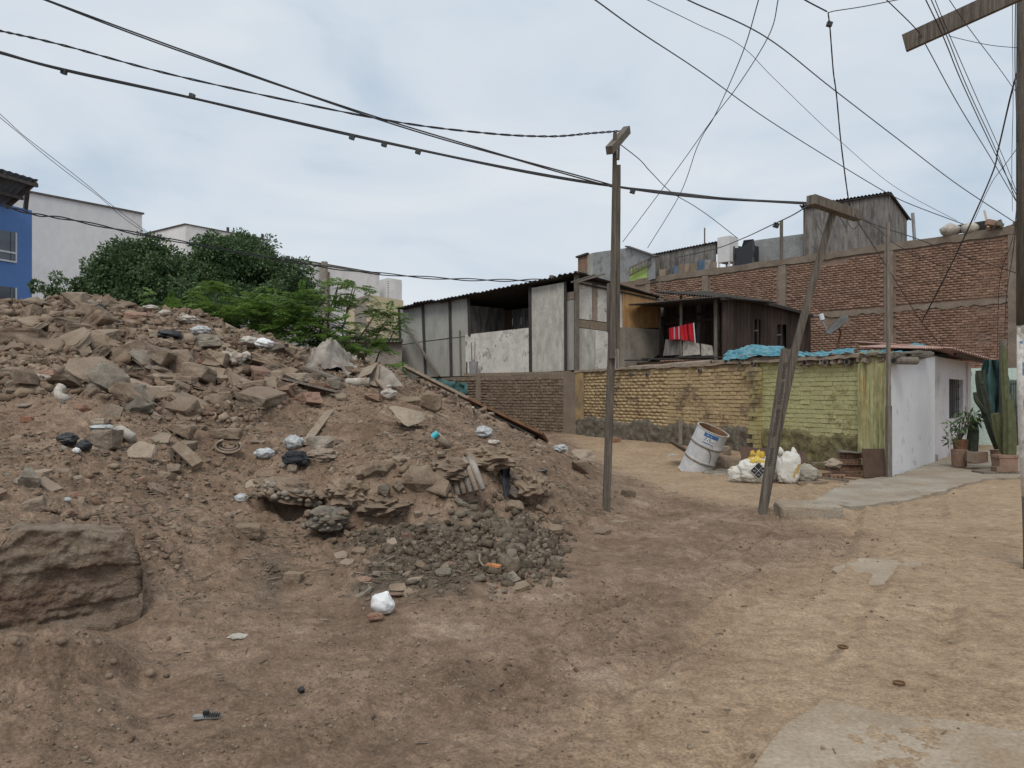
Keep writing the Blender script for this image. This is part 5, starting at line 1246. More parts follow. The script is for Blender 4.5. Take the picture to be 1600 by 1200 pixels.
tree('broad_tree', 'tallest dark green tree in the middle of the clump behind the mound', 'tree', 25.0, (370, 600),
     [ell(365, 430, 25, 60, 58), ell(335, 402, 25, 36, 36), ell(378, 392, 25.5, 34, 30), ell(405, 420, 25, 40, 40), ell(310, 440, 24.5, 50, 45), ell(440, 455, 25, 36, 45), ell(300, 480, 24, 70, 36), ell(470, 440, 25, 16, 30), ell(480, 470, 25, 18, 30), ell(420, 480, 24.5, 60, 34)], 620, 150, .056, .2, .46, 'leaf_dark', 7)
# small shrubs growing behind the crest at the left
tree('shrub', 'small dark shrub on the mound crest in front of the white party wall', 'shrub', 19.5, (92, 490), [ell(92, 452, 19.5, 14, 26), ell(85, 465, 19.5, 20, 16), ell(62, 447, 19.5, 10, 8)], 13, 90, .055, .1, .2, 'leaf_dark', 12, limbs=6)
tree('shrub', 'small dark shrub between the crest boulder and the dark tree', 'shrub', 20.0, (130, 490), [ell(130, 462, 20, 18, 18), ell(122, 455, 20, 8, 14)], 15, 90, .055, .1, .2, 'leaf_mid', 13, limbs=5)
# feathery bright tree: pinnate fronds on thin limbs
def frond(V, base, dirv, L, n, seed, wid=.3):
    rg = random.Random(seed); base = Vector(base); d = Vector(dirv).normalized()
    s = d.cross(Vector((0, 0, 1))); s = s.normalized() if s.length > .01 else Vector((1, 0, 0)); up = s.cross(d)
    for i in range(n):
        f = (i + 1) / n; p = base + d * (L * f) - Vector((0, 0, .35 * L * f * f))
        w = L * wid * math.sin(math.pi * (.12 + .85 * f)) + .02
        for sg in (-1, 1):
            q = s * sg + d * .35 - Vector((0, 0, rg.uniform(.0, .4))) + up * rg.uniform(-.15, .15); q.normalize(); t = d * (L / n * .95)
            V += [tuple(p), tuple(p + q * w * .5 + t * .5), tuple(p + q * w), tuple(p + q * w * .5 - t * .5)]
def feathery(name, lab, Y, base, spots, n, size, mat, seed, limbs):
    b = W(base[0], base[1], Y); b.z = base[2] if len(base) > 2 else 0
    t = thing(name, lab, 'tree', b)
    mb = MB(); rg = random.Random(seed); tips = []
    for (u, v, dY) in limbs:
        pts = limb(mb, b + Vector((rg.uniform(-.1, .1), 0, -.1)), W(u, v, Y + dY), .05, .012, seed + int(u), 7, .06); tips += [pts[-1], pts[-2], pts[-3]]
    mb.build('limbs', MT['bark'], t)
    V = []
    for s in spots:
        for _ in range(int(n * s[3] * s[5] / 1.2) + 3):
            d = Vector((rg.gauss(0, 1), rg.gauss(0, 1), rg.gauss(0, .9))).normalized(); k = rg.uniform(.3, 1.0)
            p = Vector((s[0] + d.x * s[3] * k, s[1] + d.y * s[4] * k, s[2] + d.z * s[5] * k))
            for f in range(3):
                frond(V, p, (d.x + rg.gauss(0, .6), d.y + rg.gauss(0, .6), rg.uniform(-.15, .35)), size * rg.uniform(.7, 1.2), 11, rg.randrange(9999))
    for p in tips:
        for f in range(5): frond(V, p, (rg.gauss(0, 1), rg.gauss(0, 1), rg.uniform(-.1, .6)), size * rg.uniform(.8, 1.3), 11, rg.randrange(9999))
    V = np.array(V); np_mesh('crown', V, np.arange(len(V)).reshape(-1, 4), MT[mat], t)
    return t
feathery('feathery_tree', 'bright green feathery tree leaning out over the rubble crest', 20.5, (455, 600, .8),
         [ell(325, 446, 20.5, 22, 14), ell(345, 478, 20.3, 48, 30), ell(385, 500, 20, 70, 36), ell(440, 470, 20.8, 40, 30), ell(300, 495, 20.2, 45, 24), ell(250, 475, 20.5, 20, 22), ell(430, 500, 20.5, 60, 40), ell(460, 530, 20, 50, 36), ell(495, 510, 20.5, 34, 34), ell(520, 470, 21, 16, 18), ell(400, 535, 19.8, 50, 20), ell(505, 520, 20.2, 40, 40), ell(530, 545, 20, 40, 26), ell(470, 480, 20.6, 34, 34)], 100, .5, 'leaf_light', 5,
         [(330, 455, 0), (400, 480, -.3), (300, 490, 0), (470, 480, .2), (528, 445, .3), (552, 448, .4), (500, 500, 0)])
feathery('feathery_tree', 'sparse young tree with thin bare limbs reaching to the grey shack wall', 21.5, (500, 590, .6),
         [ell(556, 450, 21.5, 11, 8), ell(530, 442, 21.5, 9, 7), ell(575, 490, 21.5, 22, 12), ell(600, 490, 22, 22, 11), ell(612, 515, 22, 14, 12), ell(560, 520, 21.5, 26, 12), ell(620, 503, 22, 10, 8), ell(545, 560, 21.5, 24, 14), ell(612, 575, 21, 18, 12), ell(585, 540, 21.5, 30, 18), ell(570, 470, 21.5, 16, 16)], 70, .5, 'leaf_light', 9,
         [(530, 440, 0), (556, 448, .2), (610, 492, .4), (622, 505, .5), (590, 485, .2), (560, 525, 0), (612, 570, -.5)])

# ================================================================= CABLES
def cat_curve(ps, n=10):
    ps = [Vector(p) for p in ps]; P = [ps[0] * 2 - ps[1]] + ps + [ps[-1] * 2 - ps[-2]]; out = []
    for i in range(1, len(P) - 2):
        for k in range(n):
            t = k / n; a, b, c, d = P[i - 1], P[i], P[i + 1], P[i + 2]
            out.append(.5 * ((2 * b) + (c - a) * t + (2 * a - 5 * b + 4 * c - d) * t * t + (3 * b - a - 3 * c + d) * t ** 3))
    return out + [ps[-1]]
def cable(nodes, px, lab, twin=0.0, mat='cable', twist=0, seed=0, clips=()):
    """nodes (u, v, distance); px = thickness in photo pixels"""
    pts = cat_curve([W(*q) for q in nodes]); rg = random.Random(seed)
    t = thing('cable', lab, 'cable', pts[0])
    ym = np.mean([p.y for p in pts])
    m = len(pts)
    lines = [0] if not twin else [-1, 1]
    for s in lines:
        q = []
        for i, p in enumerate(pts):
            o = Vector((0, 0, 0))
            if s:
                ph = twist * i / m * 2 * math.pi; o = Vector((0, math.sin(ph) * .4 if twist else 0, (math.cos(ph) if twist else (.35 + .65 * abs(math.sin(i * .21 + seed)))))) * (s * twin / F * p.y * .5)
            q.append(p + o)
        MB().tube(q, [px / F * (.35 * ym + .65 * p.y) * .37 for p in pts], 5).build('wire', MT[mat], t)
    for (u, v) in clips:
        k = min(range(m), key=lambda i: abs(800 + F * pts[i].x / pts[i].y - u)); p = pts[k]; s = p.y / F
        MB().box(p - Vector((0, 0, 3.5 * s if v else -3 * s)), 8 * s, 6 * s, 7 * s, Matrix.Rotation(.3, 3, 'Y')).build('clamp', MT['black_plastic'], t)
    return t
cable([(20, -22, 6.6), (72, 0, 6.9), (300, 85, 8), (600, 188, 9.3), (800, 247, 10), (958, 291, 10.52)], 3.2, 'thick twin cable running steeply from the top left corner to the pole', 3.2, seed=1)
cable([(-40, 38, 6.5), (0, 48, 6.7), (100, 71, 7.4), (300, 124, 8.6), (600, 187, 9.9), (760, 208, 10.4), (860, 213, 10.6), (925, 208, 10.8), (978, 204, 11.0)], 2.6, 'twisted pair sagging to the top of the crossarm of the squared pole', 2.4, twist=20, seed=2)
cable([(-40, 72, 6.5), (0, 82, 6.7), (100, 109, 7.4), (300, 153, 8.6), (550, 211, 9.8), (800, 264, 10.3), (960, 291, 10.5), (1100, 308, 10.4), (1268, 318, 10.15)], 4.4, 'thickest cable, carrying clamps, strung across to the leaning pole', 2.0, seed=3, clips=((103, 1), (289, 0), (553, 1), (606, 1), (654, 1), (994, 1)))
cable([(962, 291, 10.5), (1060, 301, 10.45), (1160, 312, 10.3), (1262, 317, 10.2)], 1.8, 'thin grey wire hugging the thick cable between the two wooden poles', 0, 'cable_grey', seed=4)
cable([(-40, 308, 13), (0, 319, 13.5), (50, 334, 14), (110, 343, 15), (220, 366, 17), (330, 386, 19), (430, 404, 21), (560, 424, 23.5), (690, 435, 26), (790, 438, 28), (870, 437, 29.5)], 2.6, 'twisted pair dipping across the trees to the roof of the white shack', 3.4, twist=9, seed=5)
cable([(-30, 157, 12), (0, 181, 13), (60, 232, 16), (150, 302, 22), (200, 343, 27), (247, 374, 34)], 1.3, 'thin pale twin wire running down towards the far white apartment block', 5.5, 'cable_grey', seed=6)
cable([(967, 224, 10.8), (1000, 250, 13), (1018, 270, 15), (1050, 301, 19), (1085, 322, 23), (1115, 343, 27), (1152, 372, 32)], 1.7, 'loose wire drooping from the squared pole to the rooftop sideboard', 0, seed=7)
cable([(1188, -10, 7), (1163, 75, 9), (1135, 142, 12), (1114, 186, 15), (1090, 228, 18), (1060, 308, 25), (1012, 387, 34)], 1.7, 'wire falling from the sky to the sheet metal shack, steeper of the crossing pair', 0, seed=8)
cable([(1218, -10, 7), (1200, 58, 9), (1150, 138, 12), (1112, 188, 15), (1050, 275, 21), (973, 378, 34)], 1.7, 'wire falling from the sky to the sheet metal shack, slacker of the crossing pair', 0, seed=9)
cable([(905, -15, 6), (930, 0, 6.4), (1000, 50, 8), (1100, 116, 12), (1200, 187, 18), (1300, 250, 24), (1387, 302, 29), (1430, 322, 31), (1510, 352, 32)], 2.0, 'wire passing behind the roof ridge of the plywood shed', 0, seed=10)
cable([(990, -12, 6), (1012, 0, 6.4), (1090, 38, 8), (1162, 75, 10), (1215, 128, 14), (1310, 218, 21), (1400, 293, 28), (1495, 345, 32)], 1.2, 'thinnest wire slanting over the sky above the plywood shed', 0, 'cable_grey', seed=11)
cable([(1040, -22, 6), (1075, 0, 6.3), (1200, 60, 8), (1300, 138, 11), (1400, 215, 16), (1500, 291, 23), (1588, 349, 29)], 2.2, 'long wire slanting over the sky to the right end of the brick roof', 0, seed=12)
cable([(1245, -10, 7.4), (1258, 0, 7.5), (1292, 18, 7.7)], 3.2, 'thick cable stub entering from the top edge at the knotted joint', 0, seed=13)
cable([(1294, 20, 7.7), (1305, 17, 7.7), (1350, 10, 7.5), (1420, -4, 7.2)], 2.0, 'wire running from the knotted joint up to the right', 0, seed=14)
cable([(1294, 20, 7.7), (1297, 45, 7.9), (1302, 110, 8.4), (1307, 148, 8.8), (1314, 222, 9.4), (1324, 300, 10), (1328, 322, 10.2)], 2.6, 'twisted cable dropping from the knotted joint to the leaning pole arm', 1.4, twist=7, seed=15, clips=((1296, 1),))
cable([(1370, -15, 6.6), (1432, 46, 7.1), (1448, 73, 7.4), (1500, 168, 10), (1550, 250, 15), (1592, 322, 22)], 1.9, 'wire looping over the plank arm end of the painted pole', 0, seed=16)
cable([(1440, -14, 6.5), (1475, 60, 7.0), (1508, 140, 9.5), (1556, 242, 15), (1592, 312, 22)], 2.0, 'wire crossing the plank arm, left of the three close strands', 0, seed=17)
cable([(1450, -12, 6.5), (1480, 58, 7.0), (1515, 145, 9.5), (1562, 248, 15), (1594, 330, 22)], 1.7, 'wire crossing the plank arm, middle of the three close strands', 0, seed=18)
cable([(1457, -10, 6.5), (1484, 56, 7.0), (1525, 150, 9.5), (1570, 252, 15), (1596, 320, 22)], 1.4, 'wire crossing the plank arm, right of the three close strands', 0, seed=19)
cable([(1478, -8, 6.5), (1514, 44, 7), (1560, 105, 9), (1592, 150, 12)], 1.5, 'wire running from the plank arm top to the painted pole side', 0, seed=20)
cable([(1482, 56, 7), (1510, 63, 7), (1550, 71, 7), (1592, 75, 7)], 1.4, 'short slack wire between the plank arm and the painted pole', 0, seed=21)
cable([(1593, 100, 7.1), (1578, 155, 8), (1560, 232, 10), (1546, 282, 13), (1500, 385, 20), (1470, 446, 25), (1440, 503, 30.5)], 2.4, 'dark cable descending from the painted pole to the middle of the brick wall', 1.6, seed=22)
cable([(1592, 228, 8), (1570, 258, 10), (1546, 292, 14), (1522, 345, 22)], 1.3, 'wire from the painted pole to the rooftop sacks', 0, seed=23)
cable([(1333, 336, 10.2), (1362, 380, 14), (1400, 440, 20), (1440, 503, 26), (1478, 548, 30)], 1.8, 'guy wire sloping down from the leaning pole arm across the brick wall', 0, seed=24)
cable([(1336, 336, 10.2), (1375, 354, 14), (1430, 372, 20), (1500, 398, 27), (1592, 428, 28.2)], 2.0, 'upper cable from the leaning pole arm along the brick wall', 0, seed=25)
cable([(1336, 337, 10.2), (1372, 358, 14), (1400, 382, 19), (1450, 407, 25), (1510, 430, 29)], 1.7, 'lower cable from the leaning pole arm ending on the brick wall', 0, seed=26)
cable([(1262, 322, 10.3), (1235, 338, 13), (1205, 352, 17), (1162, 372, 24), (1120, 388, 31), (1060, 402, 36)], 2.2, 'cable swinging from the leaning pole arm back to the roof junk', 0, seed=27, clips=((1212, 1),))
cable([(1326, 336, 10.15), (1325, 348, 10.15), (1333, 358, 10.15), (1341, 350, 10.15), (1337, 338, 10.15)], 1.5, 'loop of slack wire hanging under the leaning pole arm', 0, seed=28)
cable([(1306, 330, 10.2), (1314, 342, 10.2), (1322, 356, 10.2)], 1.4, 'short dangling wire end under the leaning pole arm', 0, seed=29)
cable([(1582, -10, 6.9), (1582, 60, 7), (1583, 160, 7), (1581, 260, 8), (1582, 330, 14)], 1.2, 'thin wire hanging straight down just left of the painted pole', 0, 'cable_grey', seed=30)
cable([(1587, -10, 6.9), (1586, 100, 7), (1589, 220, 7), (1588, 330, 10), (1580, 380, 24), (1562, 440, 28), (1558, 560, 28.3)], 1.4, 'wire dropping beside the painted pole and down the brick wall', 0, seed=31)
cable([(1588, 345, 26), (1583, 392, 28), (1572, 470, 28.2), (1570, 560, 28.3)], 1.6, 'second wire running down the right end of the brick wall', 0, seed=32)
for q, lab in (([(1275, 333, 30), (1276, 350, 30), (1283, 362, 30), (1288, 375, 30), (1280, 392, 31), (1268, 385, 31.5)], 'loose wire curling down the left of the plywood shed'),):
    cable(q, 1.2, lab, 0, seed=33)
# ================================================================= RUBBLE ON THE MOUND
def chunk_mesh(kind, seed, mat):
    rg = random.Random(seed); bm = bmesh.new()
    if kind == 'slab':        # broken plate: ragged outline, flat faces
        k = rg.randint(5, 8); ring = []
        a0 = rg.uniform(0, 6)
        for i in range(k):
            t = a0 + 2 * math.pi * (i + rg.uniform(-.28, .28)) / k; r = rg.uniform(.38, .56); ring.append((math.cos(t) * r, math.sin(t) * r * rg.uniform(.8, 1.1)))
        for z, s in ((-.5, .96), (.38, 1.0), (.5, .95)):
            for x, y in ring: bm.verts.new((x * s + rg.uniform(-.03, .03), y * s + rg.uniform(-.03, .03), z + rg.uniform(-.07, .07)))
    elif kind == 'block':     # squarish lump with one broken side
        for x in (-.5, .5):
            for y in (-.5, .5):
                for z in (-.5, .5):
                    if rg.random() < .1: continue          # a corner knocked off
                    for _ in range(2): bm.verts.new((x * rg.uniform(.55, 1.08), y * rg.uniform(.55, 1.08), z * rg.uniform(.6, 1.05)))
        for _ in range(5): bm.verts.new((rg.uniform(-.55, .55), rg.uniform(-.5, .5), rg.uniform(.3, .58)))
    elif kind == 'brick':
        for x in (-.5, .5):
            for y in (-.5, .5):
                for z in (-.5, .5): bm.verts.new((x * rg.uniform(.9, 1), y * rg.uniform(.92, 1), z * rg.uniform(.92, 1)))
        bm.verts.new((.58, rg.uniform(-.2, .2), rg.uniform(-.2, .2)))
    else:                     # stone / clod
        for _ in range(26):
            d = Vector((rg.gauss(0, 1), rg.gauss(0, 1), rg.gauss(0, 1))).normalized() * rg.uniform(.42, .55); bm.verts.new(d)
    r = bmesh.ops.convex_hull(bm, input=list(bm.verts)); bmesh.ops.delete(bm, geom=[g for g in r['geom_interior'] if isinstance(g, bmesh.types.BMVert)], context='VERTS')
    me = bpy.data.meshes.new(kind); bm.to_mesh(me); bm.free(); me.materials.append(MT[mat])
    return me
def tuned(kind, seed, mat, cell=.13):
    """hull refined and roughened: for pieces seen large"""
    rg = random.Random(seed); me0 = chunk_mesh(kind, seed, mat); bm = bmesh.new(); bm.from_mesh(me0); bpy.data.meshes.remove(me0)
    bmesh.ops.triangulate(bm, faces=list(bm.faces))
    for _ in range(3):
        bmesh.ops.subdivide_edges(bm, edges=[e for e in bm.edges if e.calc_length() > cell], cuts=1)
        bmesh.ops.triangulate(bm, faces=[f for f in bm.faces if len(f.verts) > 3])
    bm.normal_update()
    co = np.array([tuple(v.co) for v in bm.verts]); n1 = fbm(co[:, 0] * 4 + seed, co[:, 1] * 4, co[:, 2] * 4, 4, seed) - .5
    for v, k in zip(bm.verts, n1): v.co += v.normal * float(k) * .11
    me = bpy.data.meshes.new(kind); bm.to_mesh(me); bm.free(); me.materials.append(MT[mat]); return me
def normal_at(x, y, e=.25):
    h = height(np.array([x + e, x - e, x, x]), np.array([y, y, y + e, y - e]), False)
    return Vector((-(h[0] - h[1]) / (2 * e), -(h[2] - h[3]) / (2 * e), 1)).normalized()
KN = {'slab': 'concrete_slab', 'block': 'concrete_chunk', 'brick': 'broken_brick', 'stone': 'stone'}
def piece(kind, u, v, w, h, mat, lab, dep=.75, yaw=0.0, tilt=0.0, roll=0.0, emb=.12, seed=None, cat=None, group=None, name=None):
    """one hand-placed lump: photo position of its foot, width and height in photo pixels"""
    g = hit(u, v); s = g.y / F; seed = seed or int(u * 7 + v)
    wm, hm = w * s, h * s
    o = bpy.data.objects.new(name or KN[kind], tuned(kind, seed, mat)); COL.objects.link(o)
    if kind == 'slab': o.scale = (wm * 1.05, wm * dep, max(.045, hm * (.24 if abs(tilt) > .5 else .34)))
    else: o.scale = (wm, wm * dep, hm)
    e = Euler((tilt, roll, yaw)); o.rotation_euler = e
    if kind == 'slab' and abs(tilt) < 1.6 and tilt: zc = .5 * wm * dep * abs(math.sin(tilt)) * .8
    else: zc = o.scale[2] * .5
    o.location = (g.x, g.y + wm * dep * .3, g.z + zc - emb * hm)
    return tag(o, lab, cat or {'slab': 'slab', 'block': 'rubble', 'brick': 'brick', 'stone': 'stone'}[kind], group)
P_ = piece
P_('slab', 16, 566, 78, 30, 'concrete_pale', 'large flat pale concrete slab cut by the left edge of the picture', .8, .2, .12)
P_('slab', 74, 549, 74, 27, 'concrete_pale', 'flat pale broken slab overlapping the larger one at the left edge', .75, -.15, .14)
P_('slab', 131, 606, 66, 34, 'concrete', 'tall brown slab tilted on edge above the bent pipe', 1.05, .35, .95, .25, emb=.05)
P_('slab', 162, 609, 46, 28, 'concrete', 'smaller slab leaning on the right of the tall tilted slab', .95, -.3, .85, -.35)
P_('block', 249, 621, 50, 19, 'concrete_pale', 'pale oblong concrete block alone on the middle of the slope', .7, .1)
P_('slab', 235, 519, 52, 20, 'brick_bit', 'reddish slab tipped below the dark flat board near the crest', .7, .2, .35)
P_('slab', 227, 496, 38, 18, 'stone', 'dark flat board-like slab jutting from the crest', .6, .3, -.35)
P_('block', 112, 481, 34, 28, 'concrete', 'boulder standing highest on the crest by the small shrub', .8, .1)
P_('stone', 50, 482, 46, 22, 'concrete', 'rounded broken lump on the crest below the blue building', .8, .3)
P_('slab', 238, 566, 48, 24, 'concrete', 'wide rough slab in the middle of the rubble field', .8, -.2, .3)
P_('slab', 300, 589, 70, 22, 'concrete', 'long low slab at the lower edge of the rubble field', .5, .05, .25)
P_('block', 105, 509, 46, 14, 'concrete', 'flat block under the crest left of the black bag', .8, .3)
P_('slab', 156, 546, 50, 26, 'stone', 'dark slab leaning behind the tall tilted slab', .8, -.3, .6)
P_('slab', 194, 536, 50, 17, 'concrete', 'striped thin slab lying flat left of the black bags', .6, .15, .2)
P_('block', 115, 525, 36, 22, 'stone', 'dark cornered block above the pale slabs', .8, .6)
P_('slab', 214, 720, 48, 40, 'concrete_pale', 'square pale tile tilted towards the viewer beside the white plastic bottle', .9, .1, .75, emb=.05)
P_('block', 157, 703, 45, 30, 'concrete', 'blocky stone under the plastic wrapping by the black bags', .8, -.1)
P_('slab', 248, 694, 32, 26, 'cardboard', 'upright pale fragment right of the square tile', .8, .4, .9)
P_('block', 280, 686, 40, 22, 'stone', 'brown lump right of the upright pale fragment', .8)
P_('block', 354, 686, 44, 17, 'stone', 'flat topped block above the coiled brown mat', .8)
P_('brick', 40, 661, 17, 9, 'brick_bit', 'small pinkish brick piece on the bare left slope', .8, .2)
P_('brick', 153, 662, 22, 9, 'concrete_pale', 'thin pale brick piece above the plastic wrapping', .8)
P_('brick', 231, 645, 15, 8, 'concrete_pale', 'tiny pale brick piece below the lone oblong block', .8)
P_('slab', 442, 588, 46, 34, 'stone', 'dark upright slab right of the heap of white bags', .6, .2, .8)
P_('block', 461, 600, 40, 16, 'concrete_pale', 'pale oblong block behind the long dark edged board', .7)
P_('brick', 495, 613, 34, 17, 'brick_bit', 'dusty reddish brick resting on the long dark edged board', .6, -.2)
P_('block', 520, 606, 22, 18, 'stone_grey', 'dark cubic block below the sacking sheet', .9)
P_('block', 433, 595, 19, 18, 'concrete', 'small upright chunk below the dark upright slab', .8)
P_('block', 638, 672, 52, 36, 'concrete_pale', 'long pale concrete beam stub pointing down the slope', 1.3, -.7, -.35)
P_('block', 581, 627, 30, 13, 'brick_bit', 'reddish flat block left of the knotted white bag', .8)
P_('slab', 636, 630, 40, 22, 'concrete', 'slab between the knotted white bag and the grey dome', .8, -.2, .3)
P_('stone', 672, 643, 42, 38, 'concrete', 'smooth grey dome shaped boulder near the shade net', .9)
P_('stone', 601, 746, 44, 32, 'stone', 'dark rounded boulder set in the eroded bank', .9)
P_('stone', 564, 752, 34, 30, 'stone', 'brown rounded boulder left of the darker one in the bank', .9)
P_('stone', 655, 786, 62, 46, 'stone', 'largest brown boulder overhanging the gravel fan', .9, .2, emb=.0)
P_('slab', 676, 774, 64, 50, 'stone', 'long dark slab leaning across the eroded bank', .7, -.6, .75, .3, emb=.0)
P_('slab', 625, 724, 32, 40, 'concrete_pale', 'pale pointed board fragment lying on the bank top', .75, .5, .5)
P_('block', 913, 719, 34, 17, 'concrete_pale', 'pale oblong block at the foot of the painted wall corner', .7, .35)
P_('block', 908, 741, 28, 22, 'stone', 'grey brown block on the mound foot left of the squared pole', .8)
P_('brick', 961, 692, 17, 10, 'brick_bit', 'reddish tile piece by the foot of the yellow wall', .8, .3)
P_('stone', 803, 804, 38, 22, 'stone', 'flattened boulder above the grey gravel heap', .8)
P_('block', 734, 792, 26, 11, 'concrete', 'flat rock at the top of the grey gravel heap', .8)
P_('slab', 862, 829, 44, 24, 'stone', 'long wedge of broken slab right of the gravel heap', .6, -.6, .3)
P_('slab', 932, 833, 50, 24, 'stone', 'flat brown slab at the foot of the squared pole', .7, -.4, .15)
P_('slab', 964, 817, 38, 14, 'concrete', 'pale flat slab just right of the squared pole foot', .6, .1, .05)
P_('block', 982, 777, 22, 14, 'stone', 'small squared stone right of the squared pole', .8)
P_('block', 388, 842, 40, 22, 'stone', 'low brown lump with a shadowed underside on the lower slope', .7)
P_('stone', 104, 810, 30, 16, 'terracotta', 'smooth pinkish stone above the old foundation block', .8)
P_('block', 457, 913, 30, 20, 'stone', 'lone square brown lump below the patch of ash', .8)
P_('slab', 532, 873, 26, 16, 'concrete_pale', 'pale greenish flake at the top left of the gravel fan', .8, .2, .6)
P_('slab', 541, 885, 24, 13, 'concrete_pale', 'lower pale flake of the pair at the gravel fan edge', .8, -.1, .4)
P_('slab', 566, 911, 27, 12, 'terracotta', 'pinkish tile flake on the dark gravel fan', .7, -.2, .3)
P_('slab', 622, 926, 28, 20, 'concrete_pale', 'pale curved flake standing on the gravel fan foot', .7, .3, .7)
P_('slab', 560, 866, 28, 22, 'stone', 'brown slab fragment behind the pale flakes', .7, -.4, .5)
P_('stone', 437, 758, 11, 9, 'concrete_pale', 'small round pale cobble on the left end of the cobbled lump', .9)
P_('stone', 456, 742, 19, 20, 'concrete_pale', 'pale round cobble standing above the cobbled lump', .9)
P_('stone', 445, 735, 14, 14, 'stone_grey', 'smaller round cobble touching the pale one', .9)
P_('stone', 520, 741, 15, 13, 'concrete_pale', 'lone pale cobble embedded in the bank', .9)

# further broken pieces strewn over the upper mound, seeded by the rubble mask
protos = {k: [tuned(k, 100 + i, m, .2) for i, m in enumerate(ms)] for k, ms in (
    ('slab', ['concrete', 'concrete', 'concrete_pale', 'stone', 'concrete', 'stone', 'concrete', 'cardboard', 'stone_grey', 'terracotta']), ('block', ['concrete', 'stone', 'concrete', 'stone', 'stone_grey', 'stone', 'terracotta']),
    ('stone', ['stone', 'concrete', 'stone_grey', 'stone']), ('brick', ['brick_bit', 'concrete', 'brick_bit']))}
LAB = {'slab': ('broken concrete plate', 'concrete plates'), 'block': ('angular masonry lump', 'masonry lumps'),
       'stone': ('rounded dusty rock', 'rounded rocks'), 'brick': ('broken brick end', 'brick ends')}
NM = {'slab': 'concrete_plate', 'block': 'masonry_lump', 'stone': 'rock', 'brick': 'brick_end'}
rs = np.random.RandomState(5)
def free_spot(k):
    while True:
        if k < 430: u = rs.uniform(-20, 720); v = rs.uniform(475, 640)
        elif k < 580: u = rs.uniform(-20, 900); v = rs.uniform(600, 800)
        else: u = rs.uniform(540, 880); v = rs.uniform(790, 935)
        d = ray(u, v); x = d[0] * _rt; w = np.nonzero(EYE + d[2] * _rt < height(x, _rt, False))[0]
        if not len(w): continue
        y = _rt[w[0]]; x = x[w[0]]
        if y > 21.5: continue
        m, uu = base_height(np.array([x]), np.array([y])); 
        if m[0] < .12 and k < 580: continue
        if k < 430 and rubble_mask(np.array([x]), np.array([y]), m, uu)[0] < rs.rand() * .8: continue
        return float(x), float(y)
cnt = {}
for k in range(660):
    x, y = free_spot(k)
    kind = rs.choice(['slab', 'block', 'stone', 'brick'], p=[.58, .27, .08, .07] if k < 430 else [.3, .4, .2, .1] if k < 580 else [.4, .42, .1, .08])
    if cnt.get(kind, 0) >= 300: continue
    cnt[kind] = cnt.get(kind, 0) + 1
    o = bpy.data.objects.new(NM[kind], protos[kind][rs.randint(len(protos[kind]))]); COL.objects.link(o)
    s = float(np.clip(rs.lognormal(-1.25, .5), .13, .62)) * (1 if k > 60 else 1.6) if k < 430 else float(np.clip(rs.lognormal(-2.0, .45), .07, .34)) if k < 580 else float(np.clip(rs.lognormal(-2.35, .4), .05, .2))
    if kind == 'brick': s = min(s, .24)
    z = Hs(x, y); n = normal_at(x, y)
    if kind == 'slab':
        sc = (s * 1.15, s * rs.uniform(.55, 1.0), s * rs.uniform(.09, .17)); q = n.to_track_quat('Z', 'Y').to_euler(); q.rotate(Euler((rs.normal(.05, .26), rs.normal(0, .22), 0))); e = q
    elif kind == 'brick': sc = (s, s * .55, s * .38); e = Euler((rs.normal(0, .4), rs.normal(0, .4), rs.uniform(0, 6.3)))
    elif kind == 'block': sc = (s * .8, s * rs.uniform(.45, .8), s * rs.uniform(.28, .5)); e = Euler((rs.normal(0, .35), rs.normal(0, .35), rs.uniform(0, 6.3)))
    else: sc = (s * .6, s * .55, s * .45); e = Euler((rs.normal(0, .5), rs.normal(0, .5), rs.uniform(0, 6.3)))
    if kind == 'slab': e = (Matrix.Rotation(float(rs.uniform(0, 6.3)), 3, n) @ e.to_matrix()).to_euler()
    o.scale = sc; o.rotation_euler = e; o.location = (x, y, z + sc[2] * .25)
    zone = 'in the rubble field at the top of the mound' if k < 430 else 'on the bare slope of the mound' if k < 580 else 'around the gravel at the foot of the mound'
    big = max(sc) > (.34 if k < 430 else .16)
    tag(o, ('larger ' if big else 'small ') + LAB[kind][0] + ' ' + zone, {'slab': 'plate', 'block': 'rubble', 'stone': 'rock', 'brick': 'brick'}[kind], ('larger ' if big else 'small ') + LAB[kind][1] + ' ' + zone)

